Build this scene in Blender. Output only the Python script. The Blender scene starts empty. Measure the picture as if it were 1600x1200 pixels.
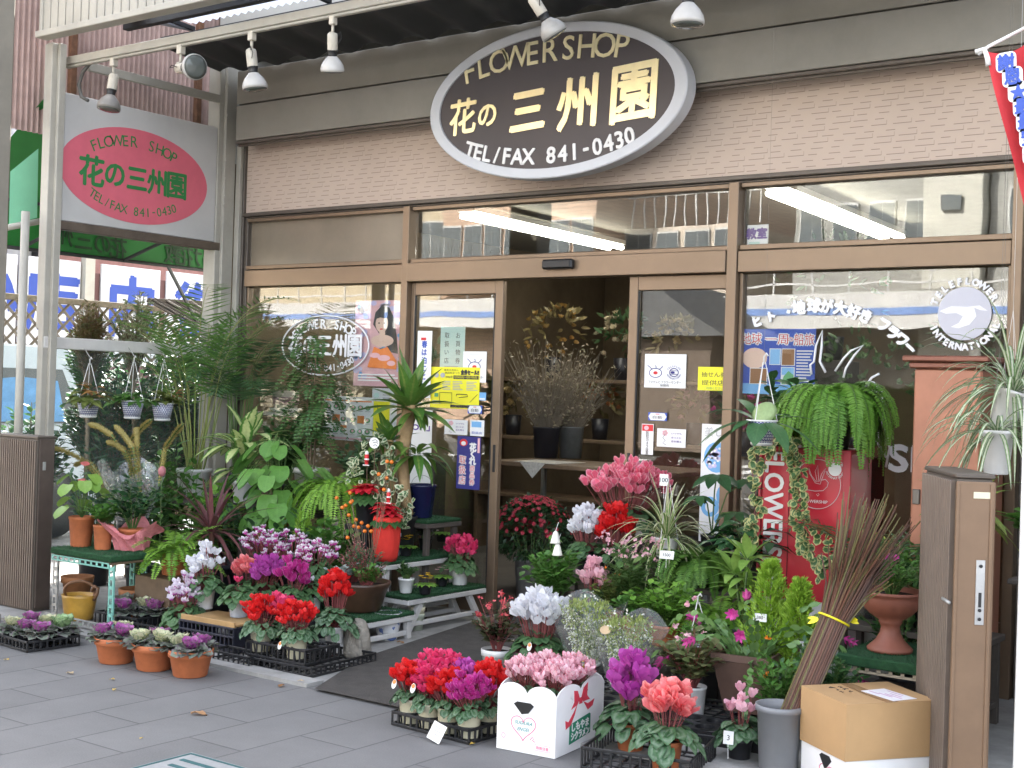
import bpy, math, random
from math import sin, cos, pi, radians, sqrt, atan2
from mathutils import Vector, Matrix, noise
V = Vector
random.seed(7)
SC = bpy.context.scene
COL = SC.collection

# ------------------------------------------------------------------ camera
CAM = V((4.9796, -6.6095, 1.4005))
FPX, YAW, PITCH, ROLL = 2081.0, .6306, .00512, .03199
_f = V((-sin(YAW)*cos(PITCH), cos(YAW)*cos(PITCH), sin(PITCH)))
_r = V((cos(YAW), sin(YAW), 0)); _u = _r.cross(_f)
RGT = _r*cos(ROLL) + _u*sin(ROLL); UP = _u*cos(ROLL) - _r*sin(ROLL); FWD = _f
cam_d = bpy.data.cameras.new('camera'); cam = bpy.data.objects.new('camera', cam_d); COL.objects.link(cam)
cam_d.sensor_width = 36; cam_d.lens = FPX/1600*36; cam_d.clip_start = .05; cam_d.clip_end = 400
cam.matrix_world = Matrix(((RGT.x, UP.x, -FWD.x, CAM.x), (RGT.y, UP.y, -FWD.y, CAM.y), (RGT.z, UP.z, -FWD.z, CAM.z), (0, 0, 0, 1)))
SC.camera = cam

# ------------------------------------------------------------------ daylight
SUN_EL, SUN_ROT = 38, -32
W = bpy.data.worlds.new('World'); SC.world = W; W.use_nodes = True
nt = W.node_tree; bg = nt.nodes['Background']; sky = nt.nodes.new('ShaderNodeTexSky')
sky.sky_type = 'NISHITA'; sky.sun_disc = False; sky.sun_elevation = radians(SUN_EL); sky.sun_rotation = radians(SUN_ROT)
sky.air_density = .8; sky.dust_density = 4; sky.ozone_density = .3
hz = nt.nodes.new('ShaderNodeHueSaturation'); hz.inputs['Saturation'].default_value = .42; nt.links.new(sky.outputs[0], hz.inputs['Color']); nt.links.new(hz.outputs[0], bg.inputs[0]); bg.inputs[1].default_value = .15
sl = bpy.data.lights.new('sun', 'SUN'); sl.energy = 4.0; sl.angle = radians(.5); sl.color = (1, .95, .86)
so = bpy.data.objects.new('sun', sl); COL.objects.link(so)
_sd = V((sin(radians(SUN_ROT))*cos(radians(SUN_EL)), cos(radians(SUN_ROT))*cos(radians(SUN_EL)), sin(radians(SUN_EL))))
so.rotation_euler = _sd.to_track_quat('Z', 'Y').to_euler()
SC.view_settings.view_transform = 'Standard'; SC.view_settings.look = 'None'
SC.view_settings.exposure = 3.15; SC.view_settings.gamma = 1
try:
    SC.cycles.max_bounces = 7; SC.cycles.transparent_max_bounces = 16; SC.cycles.diffuse_bounces = 4
    SC.cycles.glossy_bounces = 3; SC.cycles.transmission_bounces = 4; SC.cycles.use_denoising = True
    SC.cycles.caustics_reflective = False; SC.cycles.caustics_refractive = False; SC.cycles.sample_clamp_indirect = 6
except Exception: pass

# ------------------------------------------------------------------ measuring: real places from sight lines
def ray(px, py): return FWD + RGT*((px-800)/FPX) - UP*((py-600)/FPX)
def at(px, py, y): d = ray(px, py); return CAM + d*((y-CAM.y)/d.y)
def atx(px, py, x): d = ray(px, py); return CAM + d*((x-CAM.x)/d.x)
def on(px, py, z=0.): d = ray(px, py); return CAM + d*((z-CAM.z)/d.z)
def mpp(p): return (V(p)-CAM).dot(FWD)/FPX

# ------------------------------------------------------------------ materials
_M = {}
def _nodes(name):
    m = bpy.data.materials.new(name); m.use_nodes = True
    return m, m.node_tree.nodes, m.node_tree.links, m.node_tree.nodes['Principled BSDF']
def mat(name, c, rough=.6, metal=0, var=.18, scale=9, bump=0, bscale=60, spec=.5, emit=0, alpha=1, coat=0, dirt=0):
    if name in _M: return _M[name]
    m, N, L, P = _nodes(name); _M[name] = m
    tc = N.new('ShaderNodeTexCoord'); nz = N.new('ShaderNodeTexNoise')
    nz.inputs['Scale'].default_value = scale; nz.inputs['Detail'].default_value = 6; nz.inputs['Roughness'].default_value = .65
    L.new(tc.outputs['Object'], nz.inputs['Vector'])
    mx = N.new('ShaderNodeMix'); mx.data_type = 'RGBA'
    mx.inputs['A'].default_value = (*[v*(1-var) for v in c], 1); mx.inputs['B'].default_value = (*[min(1, v*(1+var)) for v in c], 1)
    rm = N.new('ShaderNodeMapRange'); rm.inputs[1].default_value = .3; rm.inputs[2].default_value = .7
    L.new(nz.outputs[0], rm.inputs[0]); L.new(rm.outputs[0], mx.inputs['Factor'])
    out = mx.outputs['Result']
    if dirt:
        n2 = N.new('ShaderNodeTexNoise'); n2.inputs['Scale'].default_value = scale*.6; n2.inputs['Detail'].default_value = 8; n2.inputs['Roughness'].default_value = .75
        mp = N.new('ShaderNodeMapping'); mp.inputs['Scale'].default_value = (1, 1, .3); mp.inputs['Location'].default_value = (3, 5, 1)
        L.new(tc.outputs['Object'], mp.inputs[0]); L.new(mp.outputs[0], n2.inputs['Vector'])
        r2 = N.new('ShaderNodeMapRange'); r2.inputs[1].default_value = .52; r2.inputs[2].default_value = .72; r2.inputs[4].default_value = dirt
        L.new(n2.outputs[0], r2.inputs[0])
        m2 = N.new('ShaderNodeMix'); m2.data_type = 'RGBA'; L.new(r2.outputs[0], m2.inputs['Factor']); L.new(out, m2.inputs['A'])
        m2.inputs['B'].default_value = (c[0]*.4+.02, c[1]*.36+.015, c[2]*.3+.01, 1); out = m2.outputs['Result']
    L.new(out, P.inputs['Base Color'])
    P.inputs['Roughness'].default_value = rough; P.inputs['Metallic'].default_value = metal
    P.inputs['Specular IOR Level'].default_value = spec; P.inputs['Alpha'].default_value = alpha; P.inputs['Coat Weight'].default_value = coat
    if emit: L.new(out, P.inputs['Emission Color']); P.inputs['Emission Strength'].default_value = emit
    if bump:
        b = N.new('ShaderNodeBump'); b.inputs['Strength'].default_value = bump; b.inputs['Distance'].default_value = .01
        nb = N.new('ShaderNodeTexNoise'); nb.inputs['Scale'].default_value = bscale; nb.inputs['Detail'].default_value = 4
        L.new(tc.outputs['Object'], nb.inputs['Vector']); L.new(nb.outputs[0], b.inputs['Height']); L.new(b.outputs[0], P.inputs['Normal'])
    return m
def leafmat(name, c1, c2, pat=None, pc=(.6, .6, .35), lo=.5, hi=.75, rough=.42, tr=.28, spec=.4, vein=.25, coat=0):
    """leaf or petal: per-leaf colour from attribute rnd, midrib and margin from the leaf's own uv"""
    if name in _M: return _M[name]
    m, N, L, P = _nodes(name); _M[name] = m
    at_ = N.new('ShaderNodeAttribute'); at_.attribute_name = 'rnd'
    uv = N.new('ShaderNodeUVMap'); sp = N.new('ShaderNodeSeparateXYZ'); L.new(uv.outputs[0], sp.inputs[0])
    tc = N.new('ShaderNodeTexCoord'); nz = N.new('ShaderNodeTexNoise'); nz.inputs['Scale'].default_value = 55; nz.inputs['Detail'].default_value = 3
    L.new(tc.outputs['Object'], nz.inputs['Vector'])
    mx = N.new('ShaderNodeMix'); mx.data_type = 'RGBA'; k_ = 1.38 if max(c2) < .45 else 1; mx.inputs['A'].default_value = (*[v*k_ for v in c1], 1); mx.inputs['B'].default_value = (*[v*k_ for v in c2], 1)
    L.new(at_.outputs['Fac'], mx.inputs['Factor']); out = mx.outputs['Result']
    def math_(op, a, b=None, c=None):
        n = N.new('ShaderNodeMath'); n.operation = op
        for i, v in enumerate((a, b, c)):
            if v is None: continue
            if isinstance(v, (int, float)): n.inputs[i].default_value = v
            else: L.new(v, n.inputs[i])
        return n.outputs[0]
    d = math_('MULTIPLY', math_('ABSOLUTE', math_('SUBTRACT', sp.outputs[0], .5)), 2.)
    ny = math_('MULTIPLY', math_('SUBTRACT', nz.outputs[0], .5), .5)
    if pat:
        if pat == 'edge': q = math_('MAXIMUM', d, math_('MULTIPLY', sp.outputs[1], .78))
        elif pat == 'centre': q = math_('SUBTRACT', 1., d)
        elif pat == 'tip': q = sp.outputs[1]
        elif pat == 'base': q = math_('SUBTRACT', 1., sp.outputs[1])
        elif pat == 'ring': q = math_('SUBTRACT', 1., math_('MULTIPLY', math_('ABSOLUTE', math_('SUBTRACT', math_('MAXIMUM', d, math_('ABSOLUTE', math_('SUBTRACT', math_('MULTIPLY', sp.outputs[1], 2.), 1.))), .55)), 2.2))
        elif pat == 'blotch': q = math_('ADD', math_('MULTIPLY', math_('SUBTRACT', 1., d), .8), math_('MULTIPLY', ny, 1.3))
        q = math_('ADD', q, math_('MULTIPLY', ny, 1.8 if pat == 'ring' else 1.))
        rm = N.new('ShaderNodeMapRange'); rm.inputs[1].default_value = lo; rm.inputs[2].default_value = hi; L.new(q, rm.inputs[0])
        m2 = N.new('ShaderNodeMix'); m2.data_type = 'RGBA'; L.new(rm.outputs[0], m2.inputs['Factor']); L.new(out, m2.inputs['A']); m2.inputs['B'].default_value = (*pc, 1)
        out = m2.outputs['Result']
    if vein:
        s = math_('PINGPONG', math_('ADD', math_('MULTIPLY', sp.outputs[1], 9.), math_('MULTIPLY', d, -2.5)), .5)
        v1 = math_('LESS_THAN', d, .07); v2 = math_('LESS_THAN', s, .07); v = math_('MULTIPLY', math_('MAXIMUM', v1, v2), vein)
        hs = N.new('ShaderNodeMix'); hs.data_type = 'RGBA'; L.new(v, hs.inputs['Factor']); L.new(out, hs.inputs['A'])
        hs.inputs['B'].default_value = (min(1, c2[0]*1.6+.03), min(1, c2[1]*1.5+.03), min(1, c2[2]*1.5+.02), 1); out = hs.outputs['Result']
    br = N.new('ShaderNodeHueSaturation'); L.new(out, br.inputs['Color']); L.new(math_('ADD', math_('MULTIPLY', ny, .9), 1.), br.inputs['Value']); out = br.outputs[0]
    L.new(out, P.inputs['Base Color']); P.inputs['Roughness'].default_value = rough; P.inputs['Specular IOR Level'].default_value = spec; P.inputs['Coat Weight'].default_value = coat
    bp = N.new('ShaderNodeBump'); bp.inputs['Strength'].default_value = .3; bp.inputs['Distance'].default_value = .004; L.new(nz.outputs[0], bp.inputs['Height']); L.new(bp.outputs[0], P.inputs['Normal'])
    if tr:
        t = N.new('ShaderNodeBsdfTranslucent'); L.new(out, t.inputs[0]); ms = N.new('ShaderNodeMixShader'); ms.inputs[0].default_value = tr
        L.new(P.outputs[0], ms.inputs[1]); L.new(t.outputs[0], ms.inputs[2]); L.new(ms.outputs[0], N['Material Output'].inputs[0])
    return m
def film(name, tint=(1, 1, 1), f0=.04, gloss=.03, haze=0., hcol=(.8, .8, .8), ior=1.5, wrinkle=0):
    """thin sheet of glass or plastic film: see-through with a Fresnel reflection"""
    if name in _M: return _M[name]
    m, N, L, P = _nodes(name); _M[name] = m; N.remove(P)
    t = N.new('ShaderNodeBsdfTransparent'); t.inputs[0].default_value = (*tint, 1); g = N.new('ShaderNodeBsdfGlossy'); g.inputs[1].default_value = gloss
    lw = N.new('ShaderNodeLayerWeight'); lw.inputs[0].default_value = .5; fr = N.new('ShaderNodeMath'); fr.operation = 'POWER'; fr.inputs[1].default_value = 4; L.new(lw.outputs['Facing'], fr.inputs[0])
    mu = N.new('ShaderNodeMath'); mu.operation = 'MULTIPLY_ADD'; mu.use_clamp = True; mu.inputs[1].default_value = .55; mu.inputs[2].default_value = f0; L.new(fr.outputs[0], mu.inputs[0])
    a = N.new('ShaderNodeMixShader'); L.new(mu.outputs[0], a.inputs[0]); L.new(t.outputs[0], a.inputs[1]); L.new(g.outputs[0], a.inputs[2]); o = a.outputs[0]
    if haze:
        d = N.new('ShaderNodeBsdfDiffuse'); d.inputs[0].default_value = (*hcol, 1); b = N.new('ShaderNodeMixShader'); b.inputs[0].default_value = haze
        L.new(o, b.inputs[1]); L.new(d.outputs[0], b.inputs[2]); o = b.outputs[0]
    tc = N.new('ShaderNodeTexCoord'); nz = N.new('ShaderNodeTexNoise'); nz.inputs['Scale'].default_value = wrinkle or 1.6; nz.inputs['Detail'].default_value = 2
    L.new(tc.outputs['Object'], nz.inputs['Vector']); bp = N.new('ShaderNodeBump'); bp.inputs['Strength'].default_value = .5 if wrinkle else .04; bp.inputs['Distance'].default_value = .02
    L.new(nz.outputs[0], bp.inputs['Height']); L.new(bp.outputs[0], g.inputs['Normal'])
    L.new(o, N['Material Output'].inputs[0]); return m
def brickmat(name, c1, c2, cm, bw, bh, mortar=.012, axis='XZ', rough=.8, bump=.4, offset=.5, rot=0, var=.25):
    if name in _M: return _M[name]
    m, N, L, P = _nodes(name); _M[name] = m
    tc = N.new('ShaderNodeTexCoord'); sp = N.new('ShaderNodeSeparateXYZ'); cb = N.new('ShaderNodeCombineXYZ'); L.new(tc.outputs['Object'], sp.inputs[0])
    L.new(sp.outputs['XYZ'.index(axis[0])], cb.inputs[0]); L.new(sp.outputs['XYZ'.index(axis[1])], cb.inputs[1])
    b = N.new('ShaderNodeTexBrick'); L.new(cb.outputs[0], b.inputs['Vector']); b.offset = offset
    b.inputs['Color1'].default_value = (*c1, 1); b.inputs['Color2'].default_value = (*c2, 1); b.inputs['Mortar'].default_value = (*cm, 1)
    b.inputs['Scale'].default_value = 1; b.inputs['Mortar Size'].default_value = mortar; b.inputs['Mortar Smooth'].default_value = .3
    b.inputs['Brick Width'].default_value = bw; b.inputs['Row Height'].default_value = bh
    nz = N.new('ShaderNodeTexNoise'); nz.inputs['Scale'].default_value = 2.2; nz.inputs['Detail'].default_value = 9; nz.inputs['Roughness'].default_value = .7; L.new(tc.outputs['Object'], nz.inputs['Vector'])
    n2 = N.new('ShaderNodeTexNoise'); n2.inputs['Scale'].default_value = 160; L.new(tc.outputs['Object'], n2.inputs['Vector'])
    hs = N.new('ShaderNodeHueSaturation'); L.new(b.outputs[0], hs.inputs['Color'])
    ad = N.new('ShaderNodeMath'); ad.operation = 'MULTIPLY_ADD'; ad.inputs[1].default_value = var*2; ad.inputs[2].default_value = 1-var; L.new(nz.outputs[0], ad.inputs[0])
    a2 = N.new('ShaderNodeMath'); a2.operation = 'MULTIPLY_ADD'; a2.inputs[1].default_value = .5; L.new(n2.outputs[0], a2.inputs[0]); L.new(ad.outputs[0], a2.inputs[2])
    a3 = N.new('ShaderNodeMath'); a3.operation = 'SUBTRACT'; a3.inputs[1].default_value = .25; L.new(a2.outputs[0], a3.inputs[0])
    L.new(a3.outputs[0], hs.inputs['Value']); L.new(hs.outputs[0], P.inputs['Base Color']); P.inputs['Roughness'].default_value = rough
    bp = N.new('ShaderNodeBump'); bp.inputs['Strength'].default_value = bump; bp.inputs['Distance'].default_value = .006; bp.invert = True
    L.new(b.outputs['Fac'], bp.inputs['Height']); L.new(bp.outputs[0], P.inputs['Normal']); return m

# ------------------------------------------------------------------ mesh builder
class MB:
    def __init__(s): s.v = []; s.f = []; s.u = []; s.r = []; s.sm = []
    def add(s, vs, fs, us=None, r=None, smooth=False):
        b = len(s.v); s.v.extend([tuple(p) for p in vs]); r = random.random() if r is None else r
        s.r.extend([r]*len(vs))
        us = us or [(.5, .5)]*len(vs)
        for f in fs: s.f.append([b+i for i in f]); s.u.append([us[i] for i in f]); s.sm.append(smooth)
    def build(s, name, m, parent=None, label=None):
        me = bpy.data.meshes.new(name); me.from_pydata(s.v, [], s.f)
        ul = me.uv_layers.new(name='UVMap'); fl = [c for f in s.u for uv in f for c in uv]; ul.data.foreach_set('uv', fl)
        a = me.attributes.new('rnd', 'FLOAT', 'POINT'); a.data.foreach_set('value', s.r)
        me.polygons.foreach_set('use_smooth', s.sm); me.materials.append(m); me.update()
        o = bpy.data.objects.new(name, me); COL.objects.link(o)
        if parent is not None: o.parent = parent
        if label: o['label'] = label
        return o
    # --- solids
    def box(s, c, d, R=None, ch=.004):
        """chamfered box, centre c, size d"""
        c = V(c); h = [x/2 for x in d]; ch = min(ch, min(h)*.45); vs = []; idx = {}
        for sx in (-1, 1):
            for sy in (-1, 1):
                for sz in (-1, 1):
                    for k in range(3):
                        p = V((sx*(h[0]-(ch if k != 0 else 0)), sy*(h[1]-(ch if k != 1 else 0)), sz*(h[2]-(ch if k != 2 else 0))))
                        idx[(sx, sy, sz, k)] = len(vs); vs.append(c + (R @ p if R else p))
        fs = []
        def I(a, k): return idx[(a[0], a[1], a[2], k)]
        def nf(q):
            n = sum(((V(vs[q[i]])-c) for i in range(len(q))), V()); e = (V(vs[q[1]])-V(vs[q[0]])).cross(V(vs[q[2]])-V(vs[q[0]]))
            fs.append(q if e.dot(n) > 0 else q[::-1])
        for k in range(3):
            o = [i for i in range(3) if i != k]
            for sg in (-1, 1):
                q = []
                for a, b in ((-1, -1), (1, -1), (1, 1), (-1, 1)):
                    t = [0, 0, 0]; t[k] = sg; t[o[0]] = a; t[o[1]] = b; q.append(I(t, k))
                nf(q)
            for a in (-1, 1):
                for b in (-1, 1):
                    t1 = [0, 0, 0]; t1[o[0]] = a; t1[o[1]] = b; t2 = list(t1); t1[k] = -1; t2[k] = 1
                    nf([I(t1, o[0]), I(t2, o[0]), I(t2, o[1]), I(t1, o[1])])
        for sx in (-1, 1):
            for sy in (-1, 1):
                for sz in (-1, 1): nf([I((sx, sy, sz), 0), I((sx, sy, sz), 1), I((sx, sy, sz), 2)])
        s.add(vs, fs); return s
    def bar(s, a, b, w, h=None, ch=.002, roll=0):
        a, b = V(a), V(b); d = b-a; l = d.length; z = d.normalized(); up = V((0, 0, 1)) if abs(z.z) < .95 else V((0, 1, 0))
        x = up.cross(z).normalized(); y = z.cross(x)
        R = Matrix((x, y, z)).transposed()
        if roll: R = R @ Matrix.Rotation(roll, 3, 'Z')
        return s.box((a+b)/2, (w, h or w, l), R, ch)
    def tube(s, pts, r, n=8, cap=True, r2=None, closed=False):
        pts = [V(p) for p in pts]; k = len(pts); vs = []; fs = []; px = None
        for i, p in enumerate(pts):
            if closed: d = pts[(i+1) % k]-pts[i-1]
            else: d = (pts[min(i+1, k-1)]-pts[max(i-1, 0)])
            d = d.normalized() if d.length > 1e-9 else V((0, 0, 1))
            if px is None: px = d.orthogonal().normalized()
            px = (px - d*px.dot(d)); px = px.normalized() if px.length > 1e-6 else d.orthogonal().normalized()
            py = d.cross(px); rr = r[i] if isinstance(r, (list, tuple)) else (r if r2 is None else r+(r2-r)*i/max(1, k-1))
            for j in range(n): t = 2*pi*j/n; vs.append(p + px*(cos(t)*rr) + py*(sin(t)*rr))
        us = [(j % n/n, i/max(1, k-1)) for i in range(k) for j in range(n)]
        for i in range(k if closed else k-1):
            for j in range(n): a = i*n; b = ((i+1) % k)*n; fs.append([a+j, a+(j+1) % n, b+(j+1) % n, b+j])
        if cap and not closed: fs.append(list(range(n))[::-1]); fs.append([(k-1)*n+j for j in range(n)])
        s.add(vs, fs, us, smooth=n > 5); return s
    def lathe(s, prof, n=28, c=(0, 0, 0), R=None, smooth=True, wob=None):
        c = V(c); vs = []; fs = []; k = len(prof)
        for i, (r, z) in enumerate(prof):
            for j in range(n):
                t = 2*pi*j/n; q = r*(wob(t, i) if wob else 1); p = V((q*cos(t), q*sin(t), z)); vs.append(c + (R @ p if R else p))
        us = [(j/n, i/max(1, k-1)) for i in range(k) for j in range(n)]
        for i in range(k-1):
            for j in range(n): fs.append([i*n+j, i*n+(j+1) % n, (i+1)*n+(j+1) % n, (i+1)*n+j])
        if prof[0][0] > 1e-5: fs.append(list(range(n))[::-1])
        if prof[-1][0] > 1e-5: fs.append([(k-1)*n+j for j in range(n)])
        s.add(vs, fs, us, smooth=smooth); return s
    def prism(s, poly, z0, z1, X=V((1, 0, 0)), Y=V((0, 1, 0)), o=V((0, 0, 0))):
        """outline in the plane X,Y, thick from z0 to z1 along X x Y"""
        X, Y, o = V(X), V(Y), V(o); Z = X.cross(Y); n = len(poly)
        vs = [o+X*a+Y*b+Z*z for z in (z0, z1) for a, b in poly]
        fs = [[i for i in range(n)][::-1], [n+i for i in range(n)]] + [[i, (i+1) % n, n+(i+1) % n, n+i] for i in range(n)]
        s.add(vs, fs); return s
    def quad(s, a, b, c, d, r=None):
        s.add([a, b, c, d], [[0, 1, 2, 3]], [(0, 0), (1, 0), (1, 1), (0, 1)], r); return s
    def grid(s, fn, nu, nv, smooth=True, r=None):
        vs = [fn(i/nu, j/nv) for j in range(nv+1) for i in range(nu+1)]; us = [(i/nu, j/nv) for j in range(nv+1) for i in range(nu+1)]
        fs = [[j*(nu+1)+i, j*(nu+1)+i+1, (j+1)*(nu+1)+i+1, (j+1)*(nu+1)+i] for j in range(nv) for i in range(nu)]
        s.add(vs, fs, us, r, smooth); return s
    # --- leaves
    def leaf(s, p, d, n, L, W, prof, droop=.3, fold=.15, seg=4, r=None, wave=0, stalk=0):
        p, d, n = V(p), V(d).normalized(), V(n); sd = d.cross(n)
        if sd.length < 1e-4: sd = d.orthogonal()
        sd.normalize(); n = sd.cross(d); vs = []; us = []; r = random.random() if r is None else r; ph = random.random()*6
        if stalk: p = p + d*stalk
        for i in range(seg+1):
            t = i/seg; w = W*prof(t)*.5; wv = wave*W*sin(t*9+ph)
            vs += [p - sd*w + n*(fold*w+wv), p.copy(), p + sd*w + n*(fold*w-wv)]; us += [(0, t), (.5, t), (1, t)]
            d = (d + V((0, 0, -droop/seg))).normalized(); n = sd.cross(d); p = p + d*(L/seg)
        fs = []
        for i in range(seg): a = 3*i; fs += [[a, a+1, a+4, a+3], [a+1, a+2, a+5, a+4]]
        s.add(vs, fs, us, r, True); return p
    def text(s, txt, size, Mx, off=0, width=None, ext=.0006, flipx=False, sx=1, sh=0, ybase=False):
        c = bpy.data.curves.new('t', 'FONT'); c.body = txt; c.size = size; c.resolution_u = 3; bold = .9; c.extrude = ext; c.shear = sh
        c.align_x = 'CENTER'; c.align_y = 'CENTER'
        o = bpy.data.objects.new('t', c); me = bpy.data.meshes.new_from_object(o); bpy.data.objects.remove(o); bpy.data.curves.remove(c)
        xs = [v.co.x for v in me.vertices] or [0]; ys = [v.co.y for v in me.vertices] or [0]
        cx = (min(xs)+max(xs))/2; cy = 0 if ybase else (min(ys)+max(ys))/2
        k = width/(max(xs)-min(xs)) if width else sx
        fs = [list(q.vertices) for q in me.polygons]
        # bold: the outline struck several times side by side, each a hair proud of the last
        for i, (dx, dy) in enumerate(((0, 0),) if off <= .0012 else ((0, 0), (1, .4), (-1, -.4), (.4, -1), (-.4, 1))):
            s.add([Mx @ V(((v.co.x-cx)*k*(-1 if flipx else 1)+dx*off*bold, v.co.y-cy+dy*off*bold, v.co.z+i*.00012)) for v in me.vertices], fs)
        bpy.data.meshes.remove(me); return s
    def arc_text(s, txt, size, Mx, a, b, t0, t1, off=0, ext=.0006, inner=True):
        """letters along an ellipse a,b from angle t0 to t1 (degrees); tops outward when inner"""
        n = len(txt)
        for i, chx in enumerate(txt):
            if chx == ' ': continue
            t = radians(t0+(t1-t0)*i/max(1, n-1)); x, y = a*cos(t), b*sin(t)
            nx, ny = cos(t)/a, sin(t)/b; ang = atan2(ny, nx) - pi/2
            if not inner: ang += pi
            s.text(chx, size, Mx @ Matrix.Translation((x, y, 0)) @ Matrix.Rotation(ang, 4, 'Z'), off, ext=ext)
        return s
def frame(o, x, y):
    x, y = V(x).normalized(), V(y).normalized(); z = x.cross(y)
    return Matrix(((x.x, y.x, z.x, o[0]), (x.y, y.y, z.y, o[1]), (x.z, y.z, z.z, o[2]), (0, 0, 0, 1)))
def facing(o): return frame(o, (1, 0, 0), (0, 0, 1))        # a surface that looks at the street
def ellipse(a, b, n=72): return [(a*cos(2*pi*i/n), b*sin(2*pi*i/n)) for i in range(n)]
def rrect(w, h, r, n=5):
    o = []
    for cx, cy, a0 in ((w/2-r, h/2-r, 0), (-w/2+r, h/2-r, 90), (-w/2+r, -h/2+r, 180), (w/2-r, -h/2+r, 270)):
        for i in range(n+1): t = radians(a0+90*i/n); o.append((cx+r*cos(t), cy+r*sin(t)))
    return o

# ------------------------------------------------------------------ things
def thing(name, label, cat, loc=(0, 0, 0), rz=0, group=None, sc=1):
    o = bpy.data.objects.new(name, None); o.empty_display_size = .05; COL.objects.link(o)
    o.location = loc; o.rotation_euler = (0, 0, rz); o.scale = (sc, sc, sc)
    return tag(o, label, cat, group)
def tag(o, label, cat, group=None):
    o['label'] = label; o['category'] = cat
    if group: o['group'] = group
    return o
def structure(o): o['kind'] = 'structure'; return o
def stuff(o): o['kind'] = 'stuff'; return o

# leaf outlines
def ovate(t): return max(.02, sin(pi*t**.75))
def lance(t): return max(.02, sin(pi*t**.9)**.9)
def heart(t): return max(.02, (1-t)**.6*(.75+1.1*t) if t > .12 else .7+t*1.3)
def strap(t): return max(.03, min(1, .55+3*t)*(1-t**3.5))
def roundl(t): return max(.05, sqrt(max(0, 1-(2*t-1)**2)))
def petal(t): return max(.12, (.35+t*1.1)*(1-t**6)**.5) if t < 1 else .3
def rv(s=1.): return V((random.uniform(-s, s), random.uniform(-s, s), random.uniform(-s, s)))
def az(a, z=0.): return V((cos(a), sin(a), z))
# ================================================================== GROUND
paver = brickmat('paver', (.150, .147, .143), (.134, .131, .128), (.088, .086, .084), .62, .30, .005, 'YX', .85, .5, var=.3)
concrete = mat('concrete', (.27, .265, .25), .85, var=.25, scale=5, bump=.25, bscale=120, dirt=.4)
asphalt = mat('asphalt', (.095, .094, .092), .9, var=.25, scale=3, bump=.5, bscale=300)
def sheet(name, pts, z, m, dz=0):
    b = MB(); b.prism(pts, z-dz, z) if dz else b.add([(x, y, z) for x, y in pts], [list(range(len(pts)))])
    return structure(b.build(name, m))
def rect(x0, y0, x1, y1): return [(x0, y0), (x1, y0), (x1, y1), (x0, y1)]
sheet('ground', rect(-150, -150, 150, 150), -.16, asphalt)
sheet('pavement', rect(-3.2, -7.4, 40, 1), 0, paver, .155)
sheet('road', rect(-60, -24.0, 60, -7.4), -.15, asphalt)
sheet('side_road', rect(-11, -7.4, -3.2, 30), -.152, asphalt)
sheet('far_pavement', rect(-60, -60, 60, -24.0), 0, paver, .14)
cb = MB()
sheet('display_floor', rect(-2.6, -2.06, 4.2, .03), .006, concrete, .02)
for x0, x1 in ((-2.45, .62), (1.33, 4.2)): sheet('kerb', rect(x0, -2.17, x1, -2.06), .018, concrete, .03)
mat_m = mat('dark_matting', (.058, .052, .046), .95, var=.25, scale=14, bump=.6, bscale=260, dirt=.3)
sheet('path', [(.70, -2.2), (1.33, -2.2), (1.06, .03), (.08, .03), (.13, -.29), (.38, -1.53)], .014, mat_m)
white_paint = mat('road_paint', (.75, .75, .73), .8, var=.15, scale=4)
for k in range(9): sheet('road_marking', rect(-14.5+k*1.0, -21, -14.0+k*1.0, -16.5), -.146, white_paint)
sheet('road_marking', rect(-60, -12.1, 60, -11.95), -.146, white_paint)

# ================================================================== SHOP BUILDING
grey_paint = mat('grey_steel_paint', (.225, .21, .175), .5, var=.1, scale=3, bump=.05, dirt=.12)
beige_paint = mat('beige_steel_paint', (.37, .35, .30), .5, var=.12, scale=4, dirt=.25)
bronze = mat('bronze_aluminium', (.205, .145, .095), .40, metal=.4, var=.1, scale=2.2)
bronze_dk = mat('dark_bronze', (.10, .082, .066), .5, metal=.2, var=.15, scale=5)
dark_steel = mat('dark_decking', (.028, .029, .03), .7, var=.2, scale=4)
black_pl = mat('black_plastic', (.012, .012, .013), .45, var=.3, scale=12)
wall_m = mat('render_wall', (.42, .41, .38), .9, var=.1, scale=2, bump=.2, dirt=.2)

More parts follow.
